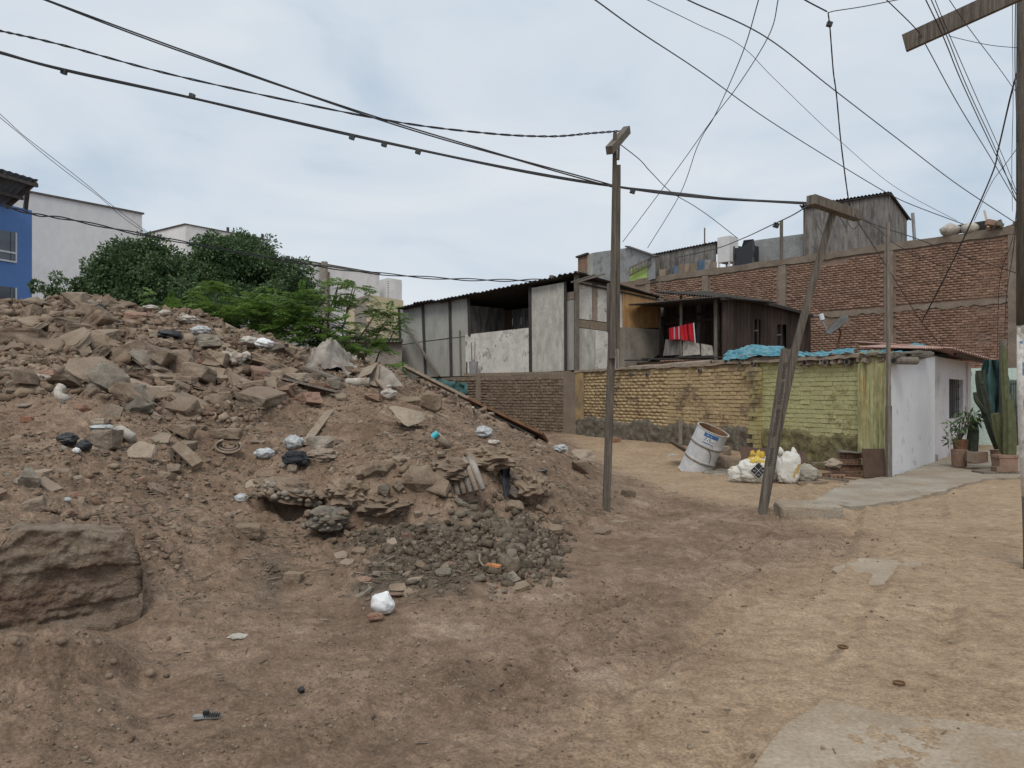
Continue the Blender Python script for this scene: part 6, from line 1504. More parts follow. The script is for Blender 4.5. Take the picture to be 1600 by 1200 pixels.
# countless smaller bits: one stuff mesh per kind
ICO = None
def bits(name, X, Yv, size, flat, mat, seed, lab, jit=.3, n_dir=None, lift=.2):
    rs = np.random.RandomState(seed); n = len(X)
    base = np.array([(-1, -1, -1), (1, -1, -1), (1, 1, -1), (-1, 1, -1), (-1, -1, 1), (1, -1, 1), (1, 1, 1), (-1, 1, 1)], float) * .5
    B = base[None] * (1 + rs.uniform(-jit, jit, (n, 8, 3)))
    B[:, 4:, :2] *= rs.uniform(.7, 1.0, (n, 1, 1))
    S = np.stack([size * rs.uniform(.7, 1.2, n), size * rs.uniform(.4, .85, n), size * flat * rs.uniform(.7, 1.3, n)], 1)
    B = B * S[:, None]
    a, b, c = rs.uniform(0, 6.28, n), rs.normal(0, .35, n), rs.normal(0, .35, n)
    def rot(B, i, j, t): P = B.copy(); P[..., i] = B[..., i] * np.cos(t)[:, None] - B[..., j] * np.sin(t)[:, None]; P[..., j] = B[..., i] * np.sin(t)[:, None] + B[..., j] * np.cos(t)[:, None]; return P
    B = rot(B, 1, 2, b); B = rot(B, 0, 2, c); B = rot(B, 0, 1, a)
    Z = height(X, Yv)
    B += np.stack([X, Yv, Z + size * flat * lift], 1)[:, None]
    f = np.array([(4, 5, 6, 7), (0, 1, 5, 4), (1, 2, 6, 5), (2, 3, 7, 6), (3, 0, 4, 7), (0, 3, 2, 1)])
    Q = (np.arange(n)[:, None, None] * 8 + f[None]).reshape(-1, 4)
    o = np_mesh(name, B.reshape(-1, 3), Q, mat); tag(o, lab, kind='stuff'); return o
def mat_bits(name, cols, vary=.3):
    m, t, b = new_mat(name); L = t.links.new
    g = t.nodes.new('ShaderNodeNewGeometry'); r = nd(t, 'ShaderNodeValToRGB'); el = r.color_ramp.elements
    el[0].position = 0; el[0].color = c4(cols[0]); el[1].position = 1; el[1].color = c4(cols[-1])
    for i, c in enumerate(cols[1:-1]): q = el.new((i + 1) / (len(cols) - 1)); q.color = c4(c)
    n = nd(t, 'ShaderNodeTexNoise', Scale=60, Detail=4); L(g.outputs['Position'], n.inputs['Vector'])
    L(g.outputs['Random Per Island'], r.inputs[0])
    mr = nd(t, 'ShaderNodeMapRange'); mr.inputs[1].default_value = .3; mr.inputs[2].default_value = .7; mr.inputs[3].default_value = .7; mr.inputs[4].default_value = 1.25; L(n.outputs['Fac'], mr.inputs[0])
    mx = nd(t, 'ShaderNodeMix', data_type='RGBA', blend_type='MULTIPLY'); mx.inputs[0].default_value = 1; L(r.outputs[0], mx.inputs[6]); L(mr.outputs[0], mx.inputs[7])
    L(mx.outputs[2], b.inputs['Base Color']); b.inputs['Roughness'].default_value = .95; b.inputs['Specular IOR Level'].default_value = .15; return m
MT['bits'] = mat_bits('rubble_bits', [(.12, .086, .06), (.18, .131, .094), (.235, .177, .128), (.165, .108, .075), (.3, .238, .178), (.2, .151, .11)])
MT['bits_grey'] = mat_bits('grey_gravel', [(.065, .051, .037), (.1, .08, .058), (.14, .114, .086), (.1, .074, .052), (.21, .178, .138), (.12, .095, .07)])
MT['bits_soil'] = mat_bits('soil_crumbs', [(.11, .078, .054), (.165, .118, .082), (.215, .162, .117), (.29, .235, .18)])
MT['twigs'] = mat_bits('dry_twigs', [(.1, .075, .055), (.18, .14, .105), (.27, .225, .17), (.13, .1, .075)])
rs = np.random.RandomState(9)
def pick(n, urange, vrange, cond):
    """ground points spread evenly over a part of the view"""
    X = []; Yl = []; need = n
    while need > 0:
        u = rs.uniform(*urange, 4000); r = rs.uniform(0, 1, 4000)
        y = vrange[0] + (vrange[1] - vrange[0]) * r; x = (u - 800) / F * y
        m, uu = base_height(x, y); ok = cond(x, y, m, uu) > rs.rand(4000)
        X.append(x[ok][:need]); Yl.append(y[ok][:need]); need -= int(ok.sum())
    return np.concatenate(X), np.concatenate(Yl)
x, y = pick(15000, (-60, 800), (8.5, 19.5), lambda x, y, m, u: rubble_mask(x, y, m, u) * (vnoise(x * 1.1, y * 1.1, seed=3) > .3))
bits('rubble_bits', x, y, np.clip(rs.lognormal(-2.75, .55, len(x)), .025, .24), .4, MT['bits'], 1, 'countless broken bits of brick and concrete over the top of the mound')
x, y = pick(3600, (150, 960), (5.9, 16), lambda x, y, m, u: sm(m, .2, .7) * (.1 + .9 * (vnoise(x * 1.3, y * 1.3, seed=4) > .55)))
bits('slope_debris', x, y, np.clip(rs.lognormal(-3.45, .55, len(x)), .012, .12), .38, MT['bits'], 2, 'countless chips and clods scattered down the slope')
x, y = pick(1500, (-60, 300), (5.4, 11), lambda x, y, m, u: sm(m, .05, .2) * (.1 + .9 * (vnoise(x * 1.6, y * 1.6, seed=6) > .55)))
bits('slope_debris', x, y, np.clip(rs.lognormal(-3.6, .5, len(x)), .01, .08), .5, MT['bits'], 3, 'countless chips scattered on the left slope')
# grey gravel heap and the fan below the bank
def heap(x, y, m, u): return np.exp(-((u - 800 - (y - 7.2) * 10) / 52) ** 2 - ((y - 7.4) / .7) ** 2) * 1.1
x, y = pick(1500, (640, 900), (6.2, 9.2), heap)
bits('gravel_heap', x, y, np.clip(rs.lognormal(-3.15, .5, len(x)), .016, .13), .6, MT['bits_grey'], 4, 'heap of grey broken gravel at the foot of the mound')
def fan(x, y, m, u): return sm(u, 515, 560) * (1 - sm(u, 740, 800)) * sm(y, 5.75, 6.1) * (1 - sm(y, 6.9, 7.4)) * (.12 + .88 * (vnoise(x * 2.3, y * 2.3, seed=8) > .55))
x, y = pick(1000, (500, 800), (5.7, 7.4), fan)
bits('gravel_fan', x, y, np.clip(rs.lognormal(-3.8, .65, len(x)), .01, .09), .55, MT['bits_grey'], 5, 'loose dark gravel spilled in a fan from the bank')
# soil crumbs over the bare ground, denser away from the track
x, y = pick(11000, (-100, 1700), (2.9, 15), lambda x, y, m, u: (1 - path_mask(x, y, m) * .975) * (.15 + .85 * (fbm(x * 1.2, y * 1.2, oct=3, seed=12) > .5)) * (1 - .5 * sm(y, 5, 12)))
bits('soil_crumbs', x, y, np.clip(rs.lognormal(-4.75, .5, len(x)), .004, .03) * (1 + .5 * sm(y, 5, 12)), .55, MT['bits_soil'], 6, 'soil crumbs and grit over the trodden ground')
# straw, twigs and slivers
def twigs(name, X, Yv, L, seed, lab):
    rs = np.random.RandomState(seed); n = len(X); a = rs.uniform(0, 6.28, n); Z = height(X, Yv) + .006
    d = np.stack([np.cos(a), np.sin(a), rs.normal(.02, .12, n)], 1); s = np.stack([-np.sin(a), np.cos(a), np.zeros(n)], 1); w = rs.uniform(.0015, .0035, n)[:, None] * (1 + Yv[:, None] * .1)
    c = np.stack([X, Yv, Z], 1); h = d * (L * rs.uniform(.5, 1.3, n))[:, None] * .5; up = np.array([0, 0, 1.0]) * w * 1.4
    P = np.stack([c - h - s * w, c - h + s * w, c - h + up, c + h - s * w, c + h + s * w, c + h + up], 1)
    f = np.array([(0, 1, 4, 3), (1, 2, 5, 4), (2, 0, 3, 5)]); Q = (np.arange(n)[:, None, None] * 6 + f[None]).reshape(-1, 4)
    tag(np_mesh(name, P.reshape(-1, 3), Q, MT['twigs']), lab, kind='stuff')
x, y = pick(3600, (-60, 960), (5.0, 15), lambda x, y, m, u: sm(m, .04, .15) * (.2 + .8 * (vnoise(x * 1.0, y * 1.0, seed=14) > .5)))
twigs('dry_twigs', x, y, .14, 21, 'dry twigs, laths and straw strewn on the mound')
x, y = pick(260, (100, 1500), (3.1, 11), lambda x, y, m, u: (1 - .7 * path_mask(x, y, m)))
twigs('dry_twigs', x, y, .05, 22, 'short dry stalks on the bare ground')
# ================================================================= OLD FOUNDATION, KERB, COBBLED LUMPS
MT['found'] = pm('weathered_mud_concrete', [(.175, .125, .088), (.255, .193, .14), (.325, .26, .195), (.385, .318, .245)], 4.5, .97, 1.0, 48, 0, stretch=(1, 1, 1.3), stain=((.19, .12, .085), 1.3, .55, .1), contrast=.2, dist=.04)
def foundation():
    n, L = 300, 4.2; prof = []
    for i in range(72): z = -.12 + .80 * i / 71; prof.append((.09 * max(0, .45 - z) + .02, z, 1, 0))
    for i in range(1, 17): prof.append((-.4 * i / 16, .675, 0, 1))
    prof += [(-.4, .3, -1, 0), (-.4, -.1, -1, 0)]
    prof = np.array(prof); m = len(prof)
    s = np.concatenate([np.linspace(-L, -1.6, 60, endpoint=False), np.linspace(-1.6, 0, 240)]); SS, K = np.meshgrid(s, np.arange(m))
    o = prof[:, 0][K]; z = prof[:, 1][K]; nx = prof[:, 2][K]; nz = prof[:, 3][K]
    lay = .014 * (fbm(SS * 2, z * 4, oct=3, seed=3) - .5) * 2 + .026 * (fbm(SS * 3.4, z * 4.2, oct=4, seed=5) - .5) * 2 + .036 * (fbm(SS * 16, z * 22, oct=4, seed=6) - .5) * 2 - .022 * np.abs(fbm(SS * 6, z * 8, oct=3, seed=7) - .5) * 2
    for zl, w, dp in ((.13, .014, .03), (.3, .01, .014)):
        zz = zl + .05 * (fbm(SS * 1.3, SS * 0 + zl * 9, oct=3, seed=8) - .5) * 2
        lay = lay - dp * np.exp(-((z - zz) / w) ** 2) * sm(vnoise(SS * 1.7, SS * 0 + zl * 40, seed=9), .25, .55)
    low = sm(.17 - z, 0, .06) * sm(fbm(SS * 1.1, SS * 0, oct=2, seed=12), .42, .55); lay = lay + .06 * low
    lay = lay + .03 * 2 * (vnoise(SS * .9 + 3, np.floor((z + .06 * (fbm(SS * 2.2, z * 2, oct=3, seed=33) - .5)) * 9) * 3.7, seed=31) - .5) * sm(.66 - z, 0, .08); lay = lay * (.35 + .65 * sm(-SS, .0, .12)); o = o + lay * nx; z = z + lay * nz * .7
    dip = .13 * sm(-SS, .62, .8) + .05 * (fbm(SS * 3.4, SS * 0, oct=3, seed=15) - .5)     # broken-down top further left
    z = np.where(K >= 56, z - dip * (K - 55.0).clip(0, 16) / 16, z)
    z = np.where(K >= 40, z + .07 * np.clip(-SS, 0, .6) / .6 * np.clip((K - 40) / 28.0, 0, 1), z)
    end = .03 * (fbm(o * 5 + 3, z * 7, oct=4, seed=21) - .5) * 2 + .05 * (1 - z / .68)
    X = SP0[0] + SD[0] * (SS + np.where(SS > -.03, end, 0)) + SN[0] * o; Y = SP0[1] + SD[1] * (SS + np.where(SS > -.03, end, 0)) + SN[1] * o
    V = np.stack([X, Y, z], -1).reshape(-1, 3); i = np.arange(m - 1)[:, None] * n + np.arange(n - 1)[None, :]
    Q = np.stack([i, i + 1, i + n + 1, i + n], -1).reshape(-1, 4)
    t = thing('old_foundation', 'big eroded block of old foundation with broken layers at the lower left', 'wall', (SP0[0], SP0[1], 0))
    np_mesh('block', V, Q, MT['found'], t, smooth=True)
    # end face, ragged
    ring = [V[k * n + n - 1] for k in range(m)]; mb = MB(); c = np.mean(ring, 0)
    rings = [ring] + [[c + (np.array(q) - c) * f + np.array([SD[0], SD[1], 0]) * (.03 + .05 * (vnoise(q[2] * 9 + f * 5, f * 7, seed=2) - .3)) for q in ring] for f in (.85, .6, .3)]
    vs = [tuple(q) for r_ in rings for q in r_] + [tuple(c)]; fs = []
    for r_ in range(3):
        for k in range(m - 1): a = r_ * m + k; fs.append((a, a + m, a + m + 1, a + 1))
    for k in range(m - 1): fs.append((3 * m + k, len(vs) - 1, 3 * m + k + 1))
    mb.add(vs, fs).build('broken_end', MT['found'], t, smooth=True)
    # loose undercut lump at the foot
    mb = MB(); q = SP0 - SD * 1.0 + SN * .16; blob(mb, (q[0], q[1], .07), .42, .2, .13, .3, 2.4, 4, 20, 12, Matrix.Rotation(math.atan2(SD[1], SD[0]), 4, 'Z')); mb.build('fallen_lump', MT['found'], t)
foundation()
def cob(mb, c, r, seed): blob(mb, c, r, r * .85, r * .75, .1, 1.6, seed, 9, 6)
kt = thing('cobble_kerb', 'low broken kerb of cobbles set in earth at the bottom left corner', 'kerb', hit(120, 1105))
a, b = Vector((KA[0], KA[1], 0)), Vector((KB[0], KB[1], 0)); rg = random.Random(4)
pts = [a.lerp(b, i / 16) + Vector((rg.uniform(-.03, .03), rg.uniform(-.02, .02), 0)) for i in range(17)]
mb = MB()
for i in range(11):
    p = a.lerp(b, .3 + .6 * rg.random()); r_ = rg.uniform(.018, .036)
    mb = MB(); q_ = p + Vector((KN_[0], KN_[1], 0)) * rg.uniform(-.03, .03); cob(mb, (q_.x, q_.y, Hs(q_.x, q_.y) - r_ * rg.uniform(.35, .7)), r_, i); mb.build('cobble', MT['stone'], kt, smooth=True)
def lump(u, v, Y, rx, ry, rz, nst, mat, name, lab, seed, dz=0.0, rot=0):
    p = W(u, v, Y); t = thing(name, lab, 'rubble', (p.x, p.y, p.z - rz))
    mb = MB(); blob(mb, p, rx, ry, rz, .42, 2.2, seed, 34, 22, Matrix.Rotation(rot, 4, 'Y'), crease=.15); mb.build('core', MT[mat], t)
    rg = random.Random(seed)
    for k in range(nst):
        th = rg.uniform(-2.9, -.2); ph = rg.uniform(-.55, .75); d = Vector((math.cos(th) * math.cos(ph), math.sin(th) * math.cos(ph), math.sin(ph)))
        d = Matrix.Rotation(rot, 3, 'Y') @ Vector((d.x * rx, d.y * ry, d.z * rz)); r_ = rg.choice([.02, .025, .03, .036, .045])
        mb = MB(); cob(mb, p + d * 1.0, r_, k); mb.build('cobble', MT['stone_grey' if rg.random() < .6 else 'stone'], t, smooth=True)
    return t
lump(455, 768, hit(455, 800).y - .1, .36, .3, .14, 46, 'stone', 'cobbled_lump', 'overhanging lump of old cobbled concrete on the bank, studded with pebbles', 5, rot=.22)
lump(512, 812, hit(512, 840).y, .22, .22, .13, 22, 'stone_grey', 'cobbled_lump', 'smaller gravelly lump broken off below the overhanging one', 8)
lump(463, 716, hit(463, 730).y, .15, .12, .09, 0, 'dark_rag', 'root_clump', 'dark matted clump under the milky plastic bag', 3)
for u, v, rx, rz, sd2, lab in ((600, 790, .3, .07, 2, 'brown earth ledge over the hollow left of the boulder'), (700, 735, .34, .1, 4, 'crumbling earth ledge under the dark leaning slab'), (760, 715, .4, .1, 6, 'crusted earth ledge above the hanging black rag'), (830, 760, .24, .12, 7, 'brown earth lump right of the hanging black rag'), (540, 772, .26, .11, 11, 'earth shoulder between the cobbled lumps and the boulders')):
    g = hit(u, v + 22); mb = MB(); blob(mb, (g.x, g.y + .06, g.z + rz * 1.1), rx * .85, .26, rz * 1.5, .55, 2.6, sd2, 34, 22, crease=.25); tag(mb.build('earth_clod', MT['stone'], smooth=False), lab, 'clod')

# ================================================================= RUBBISH
def plank_on(u0, v0, u1, v1, w, th, mat, name, lab, lift=.03, y0=0, y1=0, roll=0.0, cat=None):
    a, b = hit(u0, v0), hit(u1, v1); a.z += lift; b.z += lift; a.y += y0; b.y += y1
    return tag(MB().beam(a, b, w, th, roll=roll).build(name, MT[mat]), lab, cat or name)
plank_on(404, 592, 534, 622, .26, .035, 'old_wood', 'plank', 'long dark edged board lying across the slope with a brick on it', .06, roll=.25)
plank_on(476, 700, 516, 647, .11, .02, 'plank_wood', 'plank', 'narrow grey slat pointing up the slope from the milky bag', .04)
plank_on(370, 548, 444, 549, .2, .07, 'brown_board', 'beam', 'dark timber lying below the white sacks on the crest', .06)
plank_on(476, 581, 533, 599, .12, .05, 'old_wood', 'plank', 'short grey batten below the sacking sheet', .05)
plank_on(578, 592, 606, 618, .1, .04, 'plank_wood', 'plank', 'short pale batten under the folded cardboard', .08)
a, b = W(634, 574, 17.2), W(852, 684, 15.2)
t = thing('long_plank', 'long weathered timber sloping down over the mound edge to the brown wall', 'plank', b)
MB().beam(a, W(752, 634, 16.2), .2, .06, roll=.5).build('board', MT['plank_wood'], t); MB().beam(W(735, 628, 16.4), b, .34, .05, roll=.6).build('board', MT['rust'], t)
MB().beam(W(745, 636, 16.25) , W(838, 684, 15.3), .16, .04, roll=.4).build('board', MT['black_frame'], t)
plank_on(739, 660, 745, 634, .035, .03, 'cream', 'stick', 'thin pale stick standing on the slope before the long timber', .25)
plank_on(565, 573, 590, 560, .08, .04, 'old_wood', 'plank', 'short batten leaning on the brown shed behind the sacking', .3)
for k, (u0, v0, u1, v1, lab) in enumerate(((0, 582, 98, 600, 'thin pale pipe lying below the pale slabs at the left edge'), )):
    a, b = hit(-30, 578), hit(98, 602); a.z += .06; b.z += .05; t = thing('pipe', lab, 'pipe', a); MB().tube([a, a.lerp(b, .5), b], .035, 10).build('tube', MT['dusty_white'], t, smooth=True)
g = hit(98, 618); s = g.y / F; t = thing('pipe_elbow', 'short bent piece of pale pipe at the end of the thin pipe', 'pipe', g)
MB().tube([W(97, 603, g.y) , W(91, 612, g.y - .05), W(92, 619, g.y - .1), W(106, 624, g.y - .12)], .055, 10).build('tube', MT['dusty_white'], t, smooth=True)
def bag(u, v, w, h, mat, name, lab, seed, pinch=.3, amp=.2, cat='bag', dep=.8, tilt=0, sq=1.0, freq=2.4, res=(32, 22), emb=.1, knot=False, crease=.22):
    g = hit(u, v); s = g.y / F; rx, rz = w * s / 2, h * s / 2; M = Matrix.Rotation(tilt, 4, 'Y')
    mb = MB(); c = Vector((g.x, g.y + rx * dep * .5, g.z + rz * (1 - emb)))
    blob(mb, c, rx, rx * dep, rz, amp, freq, seed, res[0], res[1], M, sq, .15, pinch, crease)
    t = None
    if knot:
        t = thing(name, lab, cat, g); mb.build('body', MT[mat], t, smooth=True)
        k = MB(); blob(k, c + Vector((0, 0, rz * 1.05)), rx * .3, rx * .3, rz * .28, .5, 3, seed + 1, 12, 8, pinch=.0); k.build('knot', MT[mat], t)
        return t
    return tag(mb.build(name, MT[mat], smooth=True), lab, cat)
bag(597, 964, 40, 38, 'white_bag', 'plastic_bag', 'white plastic bag with a pointed top on the bare ground below the gravel fan', 7, .75, .2, tilt=.4, res=(40, 28), freq=1.7, crease=.1)
bag(586, 973, 27, 15, 'brick_bit', 'clay_lump', 'reddish flattened lump half under the white plastic bag', 3, 0, .15, 'rubble')
bag(607, 626, 26, 22, 'dusty_white', 'plastic_bag', 'knotted dirty white bag standing at the upper edge of the bare slope', 5, .5, .25, knot=True)
bag(457, 705, 31, 26, 'clear_bag', 'plastic_bag', 'milky crumpled plastic bag at the foot of the narrow slat', 11, .5, .35)
bag(412, 718, 34, 19, 'clear_bag', 'plastic_bag', 'low milky plastic bag left of the pointed one', 13, .1, .25)
bag(102, 699, 35, 23, 'black_plastic', 'plastic_bag', 'larger black plastic bag on the left slope', 15, .1, .3); bag(129, 708, 25, 20, 'black_plastic', 'plastic_bag', 'smaller black plastic bag touching the larger one', 17, .1, .3)
bag(118, 712, 12, 10, 'white_bag', 'paper_scrap', 'scrap of white paper under the smaller black bag', 19, 0, .5, 'paper')
bag(155, 676, 42, 13, 'clear_bag', 'plastic_wrap', 'torn translucent plastic draped on the blocky stone', 21, .2, .45, 'wrap')
bag(260, 533, 42, 17, 'black_plastic', 'plastic_bag', 'black plastic bag in the rubble field below the crest', 23, .1, .45); bag(150, 496, 30, 18, 'dark_rag', 'rag_heap', 'heap of dark rags on the crest', 25, .1, .5, 'rags'); bag(168, 509, 28, 13, 'black_plastic', 'plastic_bag', 'flattened black bag below the dark rags', 27, .1, .45)
bag(233, 486, 28, 11, 'dusty_white', 'plastic_bag', 'dirty white bag on the crest behind the dark flat slab', 29, .2, .3); bag(256, 496, 22, 13, 'dusty_white', 'plastic_bag', 'yellowish white bag on the crest right of the dirty white one', 31, .2, .3)
bag(290, 506, 36, 14, 'dusty_white', 'plastic_scraps', 'tangle of white plastic scraps at the right of the crest', 33, .1, .6, 'scraps', freq=3.5); bag(311, 528, 34, 18, 'clear_bag', 'plastic_bag', 'greyish full bag right of the crest below the plastic scraps', 35, .2, .3)
bag(386, 543, 32, 17, 'dusty_white', 'plastic_bag', 'dirty white sack lying on the dark timber', 37, .1, .3); bag(408, 546, 36, 17, 'white_bag', 'plastic_bag', 'clean white sack bulging over the dark timber', 39, .2, .25)
for k, (u, v, w, h) in enumerate(((343, 572, 26, 20), (366, 575, 28, 22), (384, 566, 20, 15), (352, 560, 20, 12))): bag(u, v, w, h, 'dusty_white', 'rubble_sack', ('dusty white sack at the left of the sack heap on the slope', 'largest dusty white sack of the heap on the slope', 'small dusty white sack at the right of the heap', 'dusty white sack at the back of the heap')[k], 41 + k, .1, .4, 'sack')
bag(756, 686, 28, 20, 'clear_bag', 'plastic_bag', 'pale torn bag on the slope below the long timber', 51, .2, .5); bag(772, 697, 20, 9, 'dusty_white', 'plastic_scraps', 'yellowish plastic scraps beside the pale torn bag', 53, 0, .5, 'scraps'); bag(877, 707, 26, 13, 'clear_bag', 'plastic_bag', 'white plastic bag at the foot of the brown wall corner', 55, .2, .5)
bag(848, 740, 15, 8, 'black_plastic', 'black_scrap', 'small black plastic scrap on the mound right of the rag', 57, 0, .4, 'scrap')
bag(400, 607, 32, 12, 'clear_bag', 'plastic_wrap', 'bluish white plastic wrapper above the long dark edged board', 59, .1, .5, 'wrap')
bag(104, 786, 12, 8, 'clear_bag', 'paper_scrap', 'small pale paper scrap above the pinkish stone', 61, 0, .5, 'paper')
bag(376, 786, 22, 14, 'clear_bag', 'plastic_cup', 'crushed translucent cup on the slope left of the cobbled lump', 63, 0, .3, 'cup')
bag(370, 999, 34, 5, 'dusty_white', 'paper_scrap', 'torn scrap of printed paper on the bare ground', 65, 0, .4, 'paper')
bag(470, 1085, 12, 12, 'black_plastic', 'black_scrap', 'small black knotted scrap on the bare foreground', 67, .2, .5, 'scrap')
# plastic bottle, roll, coil, perforated brick, capped tube, hanging rag, carpet, cardboard, sacking
g = hit(195, 692); s = g.y / F; t = thing('plastic_bottle', 'white plastic bottle lying against the square pale tile', 'bottle', g)
MB().tube([W(181, 668, g.y), W(184, 670, g.y), W(188, 672, g.y), W(208, 684, g.y), W(209.5, 685, g.y)], [.3 * 8 * s, 6.5 * s, 8 * s, 8 * s, 5 * s], 14).build('body', MT['dusty_white'], t, smooth=True)
g = hit(559, 604); t = thing('roll', 'dusty pale roll lying among the rubble beside the cardboard', 'roll', g); s = g.y / F
MB().tube([W(541, 598, g.y), W(577, 597, g.y)], 7 * s, 14).build('body', MT['dusty_white'], t, smooth=True); MB().tube([W(577, 597, g.y), W(577.6, 597, g.y)], 4 * s, 10).build('end', MT['cardboard'], t)
g = hit(357, 708); s = g.y / F; t = thing('coiled_mat', 'brown strip of matting coiled up on the left slope', 'mat', g)
for k in range(5): MB().tube([W(357 + math.cos(q) * (10 + 2.6 * k), 697 + math.sin(q) * (3 + 1.9 * k), g.y - .02 * k) for q in np.linspace(-.6, 3.5 + .2 * k, 14)], [2.0 * s] * 14, 6).build('coil', MT['brown_board' if k % 2 else 'cardboard'], t, smooth=True)
g = hit(285, 735); s = g.y / F; t = thing('perforated_brick', 'grey hollow brick with round holes tipped on the left slope', 'brick', g)
Mb = Matrix.Translation(g + Vector((0, .1, .1))) @ Euler((.5, .65, -.3)).to_matrix().to_4x4()
q = [Mb @ Vector((x * 25 * s, y * 10 * s, z * 12 * s)) for z in (-1, 1) for x, y in ((-1, -1), (1, -1), (1, 1), (-1, 1))]; MB().hexa(q).build('body', MT['concrete_pale'], t)
for i in range(3):
    for j in range(2): MB().tube([Mb @ Vector(((-14 + 14 * i) * s, -9.9 * s, (-5 + 10 * j) * s)), Mb @ Vector(((-14 + 14 * i) * s, -10.25 * s, (-5 + 10 * j) * s))], 3.2 * s, 10).build('hole', MT['dark_void'], t)
g = hit(690, 700); s = g.y / F; t = thing('capped_tube', 'brown tube with a bright turquoise cap stuck in the slope', 'tube', g)
MB().tube([W(682, 681, g.y - .05), W(704, 699, g.y)], [7 * s, 5.5 * s], 12).build('tube', MT['cardboard'], t, smooth=True); MB().tube([W(676, 683, g.y - .1), W(684, 676, g.y - .1)], 4.6 * s, 12).build('cap', MT['cyan'], t)
def cloth_ground(us, vs, mat, name, lab, cat, bulge, amp, seed, nu=24, nv=16, dy=0.0):
    """crumpled sheet laid over the rubble between photo corners"""
    A, B, C, D = [hit(u, v) for u, v in zip(us, vs)]
    def fn(a, b):
        p = A.lerp(B, a).lerp(D.lerp(C, a), b); n_ = fbm(np.array([a * 5 + seed]), np.array([b * 4.0]), oct=4, seed=seed)[0] - .5
        zz = Hs(p.x, p.y); return Vector((p.x + n_ * .15, p.y, max(p.z, zz) + bulge * math.sin(math.pi * min(1, a * 1.1)) * math.sin(math.pi * b) ** .6 + amp * 2 * n_ + .03))
    return tag(MB().grid(fn, nu, nv).build(name, MT[mat], smooth=True), lab, cat)
cloth_ground((476, 560, 556, 484), (582, 584, 562, 560), 'sack_cloth', 'sacking', 'grey crumpled sacking draped over a hump of rubble near the trees', 'sacking', .42, .16, 3, 34, 20)
g = hit(598, 606); Yc = g.y; t = thing('cardboard_sheet', 'folded dusty cardboard box standing like a tent on the rubble crest', 'cardboard', g)
for (q, nme) in (([(566, 598), (590, 604), (593, 569), (578, 580)], 'flap'), ([(590, 604), (630, 603), (612, 580), (593, 569)], 'flap'), ([(558, 592), (580, 583), (590, 566), (566, 576)], 'flap')):
    MB().quadslab([W(u, v, Yc + dy) for (u, v), dy in zip(q, (0, -.2, .25, .3))], (0, -1, 0), .012).build(nme, MT['cardboard' if q[0][0] != 590 else 'sack_cloth'], t)
g = hit(792, 784); t = thing('hanging_rag', 'black rag hanging down the eroded bank above the gravel heap', 'rag', g)
gt_ = hit(790, 736); 
def fn(a, b):
    p = Vector(gt_).lerp(Vector(g), b); n_ = fbm(np.array([a * 4]), np.array([b * 5]), oct=3, seed=4)[0] - .5
    return p + Vector(((a - .5) * .11 * (1.2 - .7 * b) + n_ * .05, -.05 - .05 * math.sin(a * 7), .06))
MB().grid(fn, 8, 14).build('cloth', MT['dark_rag'], t, smooth=True)
g0, g1 = hit(708, 742), hit(722, 784); t = thing('carpet_fold', 'striped folds of old carpet sticking out of the bank', 'carpet', g1)
for k in range(6):
    o = Vector((.055 * k - .1, -.02 * k, .015 * k)); MB().tube([g0 + o + Vector((0, 0, .1)), g0.lerp(g1, .4) + o + Vector((.02, -.05, .12)), g1 + o * 1.2 + Vector((.02, -.04, .04))], [.035, .04, .03], 6).build('fold', MT['sack_cloth' if k % 2 else 'cardboard'], t, smooth=True)
g = hit(771, 890); t = thing('clay_shard', 'bright orange clay shard at the foot of the gravel heap', 'shard', g); MB().beam(g + Vector((-.05, .02, .03)), g + Vector((.06, -.03, .02)), .05, .02).build('piece', MT['orange'], t)
g = hit(753, 886); t = thing('bent_strip', 'pale bent strip beside the orange clay shard', 'strip', g); MB().tube([g + Vector((-.02, 0, .1)), g + Vector((-.02, -.03, .05)), g + Vector((.01, -.05, .015)), g + Vector((.05, -.06, .01))], .01, 6).build('strip', MT['plank_wood'], t)
g = hit(323, 1124); t = thing('comb', 'grey and black ridged plastic comb lying on the bare foreground', 'comb', g); s = g.y / F
MB().box(g + Vector((0, 0, .012)), 40 * s, .03, .014, Matrix.Rotation(.12, 3, 'Z')).build('spine', MT['tin_grey'], t)
for k in range(7): MB().box(g + Vector(((-2 + 3.6 * k) * s, -.004, .022)), 1.4 * s, .034, .014, Matrix.Rotation(.12, 3, 'Z')).build('ridge', MT['black_plastic'], t)
MB().box(g + Vector((-1 * s, 0, .03)), 8 * s, .02, .02).build('clip', MT['black_plastic'], t)
tag(lump(505, 712, hit(505, 718).y, .19, .12, .085, 0, 'cardboard', 'stump', 'sawn pale log end lying right of the milky pointed bag', 15), cat='log')
for u, v, lab in ((1317, 1014, 'small flattened bottle cap ring on the sandy track'), (1405, 1071, 'small dark bottle cap on the sandy track')):
    g = hit(u, v); t = thing('bottle_cap', lab, 'cap', g); MB().lathe([(.03, .0), (.034, .012), (.026, .014), (.024, .004)], 14, Matrix.Translation(g + Vector((0, 0, .006)))).build('ring', MT['rust'], t)

